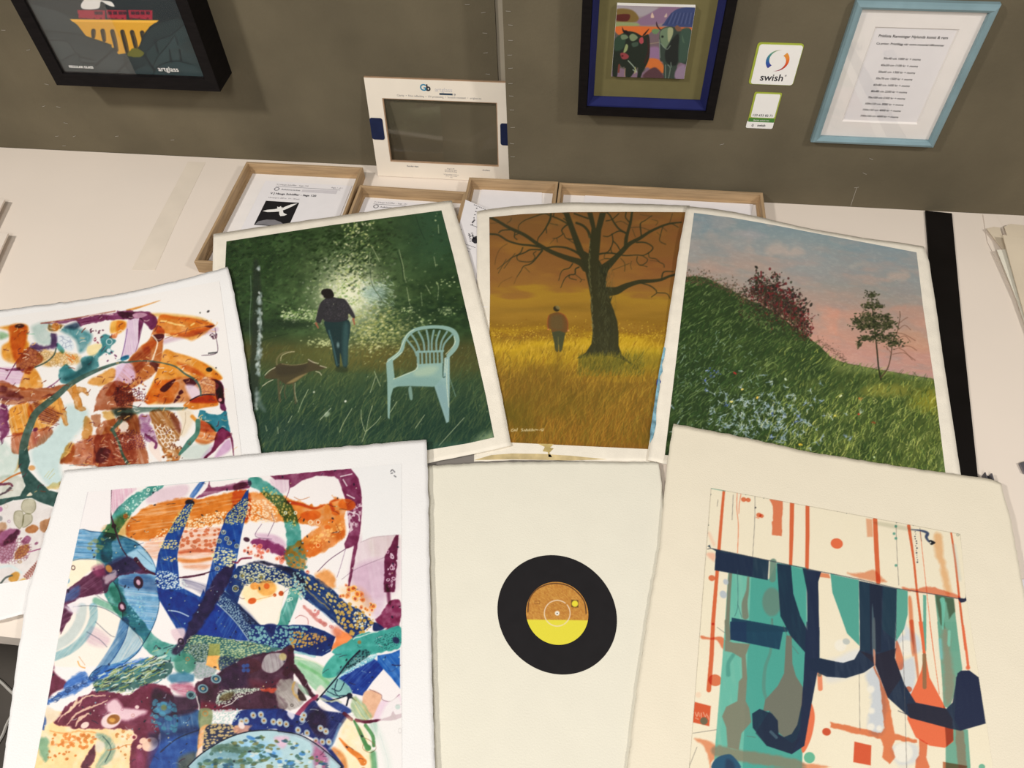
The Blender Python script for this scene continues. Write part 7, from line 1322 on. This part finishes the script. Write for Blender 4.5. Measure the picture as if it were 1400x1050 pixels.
boxo('glass_pane', (ins+.002, -.0008, .0385), (gw*.5, .0006, gh-.0445), M['glassdull'], T6)['label'] = 'left half, ordinary reflecting glass'
boxo('glass_pane', (gw*.5+.0003, -.0008, .0385), (gw-ins-.002, .0006, gh-.0445), M['glassclear'], T6)['label'] = 'right half, clear glass'
for xa, xb in ((-.0006, .0280), (gw-.0280, gw+.0006)): vplate('tab', rrect(xa, gh*.395, xb, gh*.615, .005), -.0056, -.0046, M['navy'], T6)
fp = lambda u, v: (u, -.0047, v)
lettering('lettering', [('artglass', gw*.475, gh-.0235, .0125, 'LEFT', 0)], fp, M['inkpale'], T6)
LB = mat('blue_printing_ink', (.03, .22, .36), .7, .2, (50., .1, (1, 1, 1))); LD = mat('dark_blue_printing_ink', (.02, .045, .08), .7, .2, (50., .1, (1, 1, 1)))
lettering('logo_letter', [('G', gw*.375, gh-.0225, .0195, 'LEFT', .0005)], fp, LB, T6); lettering('logo_letter', [('b', gw*.418, gh-.0225, .0185, 'LEFT', .0008)], fp, M['ink'], T6)
flat('logo_band', [[(gw*.505, gh-.0305), (gw*.595, gh-.0305), (gw*.595, gh-.0265), (gw*.505, gh-.0265)]], fp, LD, T6)
lettering('small_lettering', [('Clarity  •  Non reflecting  •  UV protecting  •  Scratch resistant  •  artglass.eu', gw*.5, gh-.0368, .0058, 'CENTER', 0), ('o', gw*.603, gh-.0302, .007, 'LEFT', .0003),
    ('Regular glass', gw*.225, .0265, .0052, 'LEFT', .0001), ('Artglass', gw*.775, .0255, .0052, 'LEFT', .0001)]+[(s, gw*.545, .0255-.0036*i, .0036, 'CENTER', 0) for i, s in enumerate(['Artglass AR', 'Anti reflective glass', 'for picture framing', '', 'UV protection and true', 'colour with a clear', 'view'])], fp, M['inkgrey'], T6)

# ---------------------------------------------------------------- empty oak frames lying on the worktop
def oak_frame(label, x0, x1, y0, y1, rot=0, h=.030):
    root = thing('oak_frame', label, 'picture frame', (x0, y0, TZ), 'oak tray frames at the wall'); root.rotation_euler = (0, 0, rot); W_, D_ = x1-x0, y1-y0
    prof = [(0, 0), (0, -h+.0008), (.0008, -h), (.0052, -h), (.006, -h+.0008), (.0062, -.009), (.0105, -.008), (.0105, 0)]
    for s in range(4):
        bm = bmesh.new(); rail_side(bm, W_, D_, prof, s)
        for v in bm.verts: v.co = Vector((v.co.x, v.co.z, v.co.y))
        link('rail', bm_mesh('rail', bm), M['wood2' if s in (1, 3) else 'wood'], root)
    boxo('back_board', (.0106, .0106, .0005), (W_-.0106, D_-.0106, .0050), M['mount'], root); return root
oak_frame('shallow oak frame lying at the left, holding a page with a white bird', -.806, -.532, -.337, -.006)
oak_frame('shallow oak frame lying half under the forest canvas', -.5305, -.2905, -.385, -.068, -.02)
oak_frame('small empty oak frame lying below the cream display frame', -.2860, -.0880, -.300, -.0225, 0)
oak_frame('wide empty oak frame lying against the right wall panel', -.0860, .3500, -.352, -.0245, -.002)
def page(label, px, z, rows, name='printed_page', extra=None, thick=.0004):
    P = [onz(np.array(float(a_)), np.array(float(b_)), z) for a_, b_ in px]; o_ = np.array(P[0]); ux = P[1]-P[0]; wv = np.linalg.norm(ux); ux = ux/wv; uy = np.array([-ux[1], ux[0], 0])
    hh = abs((P[-1]-P[0]) @ uy)
    root = thing(name, label, 'printed page', tuple(o_)); pl_ = lambda u, v: tuple(ux*u*1.0+uy*v+(0, 0, .0003))
    prism('paper_sheet', [tuple(ux*u+uy*v) for u, v in ((0, 0), (wv, 0), (wv, -hh), (0, -hh))][::-1], (0, 0, -thick), M['page'], root)
    for nm, rr, mm in rows: lettering(nm, rr, pl_, mm, root)
    return root, pl_, wv, hh
r1, pl1, w1, h1 = page('white printed page with a white bird on black, in the left oak frame', ((363, 247), (481, 254), (440, 345), (305, 345)), .0062, [])
lettering('lettering', [('V J Haugs Schöffler - Saga 120', .030, -.0128, .0062), ('Page 1 of 1', w1-.045, -.0128, .0060)], pl1, M['inkgrey'], r1)
flat('rule', [[(.030, -.0170), (w1-.022, -.0170), (w1-.022, -.0182), (.030, -.0182)]], pl1, M['inkgrey'], r1)
flat('grey_band', [[(.095, -.0240), (w1-.028, -.0195), (w1-.028, -.0320), (.095, -.0320)]], pl1, mat('pale_grey_ink', (.62, .585, .60), .8, .1, (40., .03, (1, 1, 1))), r1)
flat('logo_ring', [[(.0355+.0062*math.cos(t)*k, -.0268+.0062*math.sin(t)*k) for t, k in ((i/16*6.283, 1) for i in range(17))]+[(.0355+.0062*math.cos(t)*.68, -.0268+.0062*math.sin(t)*.68) for t in (i/16*6.283 for i in range(16, -1, -1))]], pl1, M['inkgrey'], r1)
lettering('logo_lettering', [('Auktionsverket', .046, -.0295, .0072, 'LEFT', .0001)], pl1, M['inkgrey'], r1)
lettering('heading', [('V J Haugs Schöffler - Saga 120', .026, -.0455, .0088, 'LEFT', .0002)], pl1, M['ink'], r1)
lettering('subheading', [('Utropspris 300 kr  14 - 18 juni', .026, -.0590, .0058)], pl1, M['inkgrey'], r1)
flat('bird_picture', [[(.024, -.0690), (.1010, -.0690), (.1010, -.1500), (.024, -.1500)]], pl1, M['vinyl'], r1)['label'] = 'black picture of a white bird in flight'
pb = lambda u, v: tuple(np.array(pl1(u, v))+(0, 0, .0003))
bird = [(.028, -.1040), (.038, -.0990), (.052, -.0960), (.0585, -.0930), (.056, -.0865), (.0605, -.0885), (.064, -.0840), (.0660, -.0890), (.069, -.0870), (.0675, -.0925), (.074, -.0850), (.084, -.0770), (.098, -.0715), (.090, -.0820), (.080, -.0920), (.0725, -.0980), (.0765, -.1060), (.086, -.1105), (.081, -.1150), (.073, -.1170), (.069, -.1120), (.0655, -.1020), (.055, -.1045), (.040, -.1065)]
flat('bird', [bird], pb, M['white'], r1)
flat('ground_shape', [[(.026, -.148), (.030, -.138), (.046, -.131), (.064, -.130), (.080, -.136), (.098, -.149)]], pb, M['inkgrey'], r1)
r2, pl2, w2, h2 = page('white printed page in the second oak frame, top edge showing', ((498, 272), (620, 280.5), (600, 330), (470, 330)), .0062, [])
lettering('lettering', [('V J Haugs Schöffler - Saga 121', .025, -.0100, .0062)], pl2, M['inkgrey'], r2)
flat('rule', [[(.025, -.0140), (w2-.012, -.0140), (w2-.012, -.0152), (.025, -.0152)]], pl2, M['inkgrey'], r2)
flat('logo_ring', [[(.0325+.0062*math.cos(t), -.0222+.0062*math.sin(t)) for t in (i/16*6.283 for i in range(17))]+[(.0325+.0062*math.cos(t)*.68, -.0222+.0062*math.sin(t)*.68) for t in (i/16*6.283 for i in range(16, -1, -1))]], pl2, M['inkgrey'], r2)
lettering('logo_lettering', [('Auktionsverket', .042, -.0252, .0072, 'LEFT', .0001)], pl2, M['inkgrey'], r2)
P3 = [onz(np.array(float(a_)), np.array(float(b_)), .006) for a_, b_ in ((660, 253), (741, 258.5), (741, 300), (650, 300))]
o = prism('paper_sheet', [tuple(p) for p in P3], (0, 0, -.0005), M['page']); tag(o, 'blank white sheet inside the small oak frame', 'paper')
P4 = [onz(np.array(float(a_)), np.array(float(b_)), .006) for a_, b_ in ((801, 262), (1030, 276), (1020, 330), (790, 330))]
o = prism('paper_sheet', [tuple(p) for p in P4], (0, 0, -.0005), M['page']); tag(o, 'blank white sheet inside the wide oak frame', 'paper')
# slip of paper with notes between the forest and tree canvases
r3, pl3, w3, h3 = None, None, None, None
P5 = [onz(np.array(float(a_)), np.array(float(b_)), .0312) for a_, b_ in ((636.5, 273), (672, 288), (668, 420), (600, 420))]
r3 = thing('printed_page', 'slip of printed paper showing between the forest and autumn tree canvases', 'printed page', tuple(P5[0]))
prism('paper_sheet', [tuple(p-P5[0]) for p in P5], (0, 0, -.0004), M['page'], r3)
def pl3(px, py): return tuple(onz(np.array(float(px)), np.array(float(py)), .0316)-P5[0])
sq = lambda x, y, a_, b_: [(x, y), (x+a_, y+a_*.15), (x+a_-b_*.12, y+b_+a_*.15), (x-b_*.12, y+b_)]
rp = np.random.RandomState(3)
marks = [sq(648+i*2.4, 279.5+i*1.0, 1.5, .9) for i in range(7)]+[sq(651-i*1.2, 284+i*4.4, 1.6, 1.2) for i in range(6)]+[sq(647.5-i*1.2, 300+i*1.6, 2.2, 1.5) for i in range(3)]+[sq(643+i*2., 307+i*.7, 1.6, .7) for i in range(5)]
marks += [sq(639.5+rp.uniform(0, 10), 318+rp.uniform(0, 12), rp.uniform(.8, 2), .8) for i in range(34)]+[sq(635+i*2.2, 333+i*.8, 1.8, .6) for i in range(7)]+[sq(634.5+i*2., 337+i*.8, 1.6, .6) for i in range(5)]+[sq(634+i*2., 340.5+i*.8, 1.6, .6) for i in range(4)]
flat('printing', marks, pl3, M['ink'], r3)
flat('drawing', [[(645, 330), (646, 326), (650, 323), (655, 322), (655, 332), (649, 333)]], pl3, M['ink'], r3); flat('hole_mark', [[(630+1.2*math.cos(t), 314+1.2*math.sin(t)) for t in np.linspace(0, 6.28, 12)]], pl3, M['inkgrey'], r3)

# ---------------------------------------------------------------- loose canvases
PM_BACK = paint_mat('oil_paint', 1.08, .42, .35, (260., .5)); PM_FRONT = paint_mat('printing_inks', .90, .5, .3); PM_FRONT2 = paint_mat('stencil_inks', .95, .5, .3)
curl_top = lambda x, y: .003*np.sin(x*9+1)*sstep(-.2, -.03, y)
def add_paper(root, me, m, label=None):
    o = link('canvas_sheet' if m is M['canvas'] else 'paper_sheet', me, m, root); return o
# autumn tree
root, zf, me, c = sheet('canvas_painting', 'unframed canvas of a bare tree in an autumn field, between the two other canvases', 'painting',
    [(652, 289), (669, 286), (700, 282), (741, 279), (781, 276.5), (830, 277.5), (890, 279), (943, 281)], [(943, 281), (930, 370), (913, 480), (893, 632)],
    [(648, 631), (700, 629), (760, 629), (820, 631), (893, 632)], [(652, 289), (652, 400), (650, 520), (648, 631)], .0020, M['canvas'], .12, 11, curl=curl_top)
add_paper(root, me, M['canvas'])
painted('painted_picture', root, zf, c, .0020, [(669, 297), (713, 292.7), (777, 290), (860, 289.5), (937, 290)], [(937, 290), (912, 450), (886, 614)], [(667, 603), (699, 605), (800, 610), (886, 614)], [(669, 297), (670, 400), (667, 603)], paint_tree(), PM_BACK)
flat('paint_smear', [[(735, 606.5), (757, 607), (752, 612), (757, 613), (751, 619), (755, 625), (750, 625), (749, 618), (742, 617), (745, 611)]], lambda a_, b_: tuple(edge([(a_, b_), (a_, b_)], 2, lambda x, y: zf(x, y)+.0005)[0]-(c[0], c[1], TZ+.002)), mat('ochre_paint', (.55, .42, .16), .6, .3, (60., .3, (1, 1, 1))), root)['label'] = 'ochre paint smear on the white border'
flat('paint_smear', [[(648, 629), (672, 622), (700, 620), (740, 620.5), (780, 623), (830, 628), (780, 629.5), (700, 628)]], lambda a_, b_: tuple(edge([(a_, b_), (a_, b_)], 2, lambda x, y: zf(x, y)+.0005)[0]-(c[0], c[1], TZ+.002)), mat('ochre_stain', (.60, .47, .24), .6, .3, (40., .3, (1, 1, 1))), root)
# forest
root, zf, me, c = sheet('canvas_painting', 'unframed canvas of a man, a dog and a plastic chair in a green forest', 'painting',
    [(291.8, 320), (340, 312.5), (455, 296), (540, 283.5), (617.5, 274)], [(617.5, 274), (642, 351), (670, 460), (685, 535), (699, 609)],
    [(286, 688), (440, 660), (586, 633), (660, 618), (699, 609)], [(291.8, 320), (290, 400), (288, 540), (286, 688)], .0058, M['canvas'], .12, 21, curl=lambda x, y: .002*np.sin(x*11)*sstep(-.25, -.05, y))
add_paper(root, me, M['canvas'])
painted('painted_picture', root, zf, c, .0058, [(309.5, 330), (380, 319), (455, 307.5), (530, 297.5), (603.5, 287.6)], [(603.5, 287.6), (621, 354.5), (645.8, 460), (664, 540), (675.5, 598)], [(304, 668), (450, 640), (586, 615), (640, 606), (675.5, 598)], [(309.5, 330), (308, 363), (306, 500), (304, 668)], paint_forest(), PM_BACK)
# hillside
root, zf, me, c = sheet('canvas_painting', 'unframed canvas of a grassy hillside under a pink evening sky', 'painting',
    [(939, 282), (965, 284), (1000, 289), (1040, 297), (1070, 304), (1103, 311.5), (1150, 320), (1200, 328), (1240, 333), (1263, 337)], [(1263, 337), (1270, 356), (1280, 420), (1290, 493), (1302, 572), (1314, 650)],
    [(886, 629), (915, 637), (1080, 652), (1200, 664), (1315, 672)], [(939, 282), (930, 330), (913, 440), (900, 530), (886, 629)], .0060, M['canvas'], .12, 31, curl=lambda x, y: .004*np.sin((x-.3)*9)*sstep(-.25, -.05, y)+.006*sstep(.26, .2, x)*sstep(-.5, -.2, y))
add_paper(root, me, M['canvas'])
painted('painted_picture', root, zf, c, .0060, [(949, 291), (1000, 297.5), (1060, 308), (1103, 316.5), (1180, 331), (1253, 345)], [(1253, 345), (1262, 420), (1277, 520), (1293, 650)], [(909, 622), (1080, 642), (1200, 655), (1294, 664)], [(949, 291), (940, 360), (926, 480), (909, 622)], paint_hill(), PM_BACK)
BP = mat('blue_edge_paint', (.20, .38, .46), .6, .3, (70., .5, (1, 1, 1)))
loc3 = lambda a_, b_: tuple(edge([(a_, b_), (a_, b_)], 2, lambda x, y: zf(x, y)+.0005)[0]-(c[0], c[1], TZ+.006))
flat('edge_paint', [[(907.5, 474), (910, 476), (908, 490), (905, 498), (906, 508), (902, 515), (902, 530), (900, 542), (898, 552), (897, 566), (897, 580), (893, 598), (888.5, 606), (889, 590), (893, 562), (897, 535), (901, 508)]], loc3, BP, root)['label'] = 'blue paint along the left edge'
flat('edge_paint', [[(898, 519), (902, 518), (903.5, 522), (901, 527), (897.5, 527)]], loc3, mat('cobalt_paint', (.015, .03, .22), .5, .3, (60., .2, (1, 1, 1))), root)['label'] = 'cobalt blue dab on the left edge'

# ---------------------------------------------------------------- art prints on thick paper
def art_print(label, T, R_, B, L, off, m, seed, curl=None):
    root, zf, me, c = sheet('art_print', label, 'art print', T, R_, B, L, off, m, .28, seed, 90, .0009, curl); add_paper(root, me, m); return root, zf, c
corner = lambda x, y: .004*np.exp(-(((x+.745)/.10)**2+((y+.345)/.10)**2))
root, zf, c = art_print('abstract print in amber, plum and teal, at the left edge beside the forest canvas', [(-95, 443), (0, 424), (100, 411.5), (171, 400.5), (257, 380), (311, 364.5)], [(311, 364.5), (318, 390), (330, 455), (344, 545), (357, 619), (376, 745)], [(-110, 876), (0, 848), (38, 838), (200, 797), (376, 745)], [(-95, 443), (-100, 600), (-110, 876)], .0110, M['whitepaper'], 41, corner)
painted('printed_picture', root, zf, c, .0110, [(-58, 448), (0, 434), (100, 420), (180, 407), (300, 384)], [(300, 384), (316, 500), (330, 620), (346, 728)], [(-58, 838), (0, 798), (46, 791), (200, 760), (346, 728)], [(-58, 448), (-58, 838)], paint_amber(), PM_FRONT)
root, zf, c = art_print('cream print of a black record with an orange and yellow label, at the centre', [(584, 637), (648, 633), (720, 631), (800, 631), (898, 632), (901, 634)], [(901, 634), (904, 655), (908, 690), (914, 800), (930, 1125)], [(594, 1125), (760, 1126), (930, 1125)], [(584, 637), (586, 760), (590, 900), (594, 1125)], .0085, M['creampaper'], 51)
el = lambda cx, cy, q11, q12, q22, n=72: np.stack([np.array([cx, cy])+np.linalg.cholesky(np.array([[q11, q12], [q12, q22]])) @ np.array([math.cos(t), math.sin(t)]) for t in np.linspace(0, 2*math.pi, n, endpoint=False)])
def disc(name, pts, root, zf, c, lift, m, art=None, off=.0085, n=40):
    ctr = pts.mean(0); rings_ = [ctr+(pts-ctr)*k for k in np.linspace(.02, 1, n)]; P = np.array([edge_pts(r_, zf, lift) for r_ in rings_]); P = np.concatenate([P, P[:, :1]], 1)
    me = grid_mesh(name, P)
    if art is not None:
        px, py = proj(P.reshape(-1, 3)); colour_mesh(me, art.at(px, py))
    me.transform(Matrix.Translation((-c[0], -c[1], -TZ-off))); return link(name, me, m, root)
def edge_pts(q, zf, lift):
    z = np.zeros(len(q))
    for _ in range(4):
        w_ = onz(q[:, 0], q[:, 1], z); z = zf(w_[:, 0], w_[:, 1])+lift
    return onz(q[:, 0], q[:, 1], z)
rx = 81.7
rec = disc('printed_record', el(761.8, 840.6, rx**2, rx*rx*.098, rx**2, 160), root, zf, c, .0004, M['vinyl']); rec['label'] = 'printed black record'
lx = 42.6
lab = disc('record_label', el(761.8, 838.6, lx**2, lx*lx*.05, lx**2*1.02, 240), root, zf, c, .0008, PM_FRONT, paint_label(), n=70); lab.parent = rec; lab['label'] = 'orange and yellow record label'
root, zf, c = art_print('large cream print of coral stripes, teal bands and navy curves, at the lower right', [(921, 579), (1000, 594.5), (1058, 606.5), (1108, 618), (1220, 636), (1355, 655), (1369, 661)], [(1369, 661), (1382.6, 711.6), (1400, 808), (1455, 1125)], [(848, 1125), (1150, 1126), (1455, 1125)], [(921, 579), (912, 634), (901, 753), (886, 840), (871, 943), (858, 1049), (848, 1125)], .0135, M['warmpaper'], 61)
painted('printed_picture', root, zf, c, .0135, [(972, 667), (1140, 698), (1313, 730)], [(1313, 730), (1321, 818), (1348, 985), (1366, 1108)], [(936, 1108), (1366, 1108)], [(972, 667), (960, 820), (944, 1031), (936, 1108)], paint_stripes(), PM_FRONT2)
root, zf, c = art_print('large abstract print of blue, teal, orange and plum swirls, at the lower left', [(88, 643), (250, 629), (420, 614.5), (570, 602), (583, 601)], [(583, 601), (585, 650), (587, 760), (590, 900), (594.5, 1049), (597, 1125)], [(-14, 1125), (300, 1126), (597, 1125)], [(88, 643), (77, 681), (60, 736), (47, 780), (38.6, 806), (26, 883), (17, 951), (4, 1049), (-14, 1125)], .0175, M['whitepaper'], 71)
painted('printed_picture', root, zf, c, .0175, [(119.5, 672.5), (250, 661), (400, 647.5), (549, 634)], [(549, 634), (549, 800), (549.5, 1003), (550, 1108)], [(36, 1108), (550, 1108)], [(119.5, 672.5), (92, 800), (64, 964), (36, 1108)], paint_swirls(), PM_FRONT)

# ---------------------------------------------------------------- other things on the worktop
def plate(name, label, cat, px, z, thick, m, group=None, zs=None):
    P = [onz(np.array(float(a_)), np.array(float(b_)), z if zs is None else zs[i]) for i, (a_, b_) in enumerate(px)]
    o_ = P[0]; c0 = np.array([o_[0], o_[1], TZ]); me_o = prism(name, [tuple(p-c0) for p in P], (0, 0, -thick), m); me_o.location = tuple(c0); return tag(me_o, label, cat, group)
plate('black_strip', 'long black batten lying on the white worktop beside the hillside canvas', 'strip', [(1265, 287.8), (1301.5, 291.5), (1316, 450), (1337, 652), (1341, 700), (1298, 700), (1290, 560), (1272, 380)], .004, .0035, M['blackstrip'])
plate('faint_streak', 'faint yellowish streak running across the left end of the worktop', 'streak', [(257, 221), (281, 222), (243, 300), (212, 369), (180, 369), (215, 300)], .0004, .0003, M['streak'])  # thin yellowish plate, slightly darker than the worktop
plate('dark_grey_sheet', 'dark grey sheet added to darken the gap between the forest canvas and the record print', 'card', [(560, 590), (800, 590), (800, 650), (560, 650)], .0012, .001, M['greycard'])  # flat dark sheet, added so the gap under the canvases reads dark
plate('card_board', 'beige card on top of the papers at the right edge', 'card', [(1371, 321), (1440, 329), (1470, 520), (1412, 470), (1399, 424)], .022, .002, M['board'], zs=[.022, .022, .012, .008, .012])
plate('paper_sheet', 'stiff white sheet raised under the beige card at the right edge', 'paper', [(1363, 341.5), (1376, 341), (1440, 348), (1460, 530), (1420, 500), (1390, 409)], .012, .0012, M['creampaper'], zs=[.012, .012, .012, .004, .004, .008])
plate('paper_roll_flap', 'grey brown paper flap behind the beige card against the right wall panel', 'paper', [(1373, 310), (1382, 306), (1400, 308), (1440, 312), (1440, 329), (1377, 322)], .010, .0012, M['board'])
plate('paper_scrap', 'thin white paper lying against the wall at the far right', 'paper', [(1344, 293), (1362, 294.5), (1376, 318), (1400, 380), (1400, 430), (1350, 330)], .0016, .0008, M['top'])
plate('paper_scrap', 'small folded grey brown scrap left of the beige card', 'paper', [(1349, 312.5), (1359, 310), (1367, 311), (1376, 341), (1371, 341)], .008, .0010, M['board'])
plate('white_board', 'white board at the left edge of the frame, nearest the wall', 'board', [(-70, 262), (6, 273), (-16, 318), (-90, 318)], .016, .004, M['top'])
plate('white_board', 'white board at the left edge of the frame, nearer the amber print', 'board', [(-70, 312), (11, 319), (-4, 352), (-22, 392), (-110, 392)], .016, .004, M['top'])
o = thing('clip', 'small grey metal clip behind the top right corner of the stripes print', 'clip', tuple(onz(np.array(1343.), np.array(655.), 0)))
bm = bmesh.new(); 
for lo, hi in (((0, -.006, .0), (.014, .006, .0015)), ((.0, -.006, .0015), (.0015, .006, .012)), ((.010, -.006, .0015), (.0125, .006, .010))): box(bm, lo, hi)
link('body', bm_mesh('body', bm, .0003), M['metal'], o)
plate('paper_slip', 'pale lilac slip of paper at the right edge beside the stripes print', 'paper', [(1394, 792), (1440, 790), (1450, 870), (1400, 835)], .002, .0008, M['page'])
plate('dark_offcut', 'small grey offcut at the far right edge above the stripes print', 'offcut', [(1394, 633), (1420, 626), (1425, 655), (1400, 646)], .005, .004, M['metal'])
# two pale cables on the floor
def cable(label, pts):
    bm = bmesh.new(); P = [onz(np.array(float(a_)), np.array(float(b_)), -TZ+.004) for a_, b_ in pts]; P = crom(P, False, 6); rings_ = []
    for i, p in enumerate(P):
        d = Vector(P[min(i+1, len(P)-1)]-P[max(i-1, 0)]).normalized(); s_ = d.cross(Vector((0, 0, 1))).normalized(); u_ = s_.cross(d)
        rings_.append([bm.verts.new(Vector(p)+(s_*math.cos(t)+u_*math.sin(t))*.0038) for t in (0, 1.05, 2.09, 3.14, 4.19, 5.24)])
    for a_, b_ in zip(rings_, rings_[1:]):
        for i in range(6): bm.faces.new((a_[i], a_[(i+1) % 6], b_[(i+1) % 6], b_[i]))
    tag(link('cable', bm_mesh('cable', bm), M['cable']), label, 'cable')
cable('upper of two pale cables on the floor at the lower left', [(-20, 918), (0, 931), (18, 948), (60, 985)])
cable('lower pale cable on the floor, running towards the camera', [(-20, 1040), (2, 1008), (12, 985), (40, 940)])
for o in list(bpy.data.objects):                 # tidy: smooth nothing that is boxy, name meshes after their objects
    if o.type == 'MESH': o.data.name = o.name
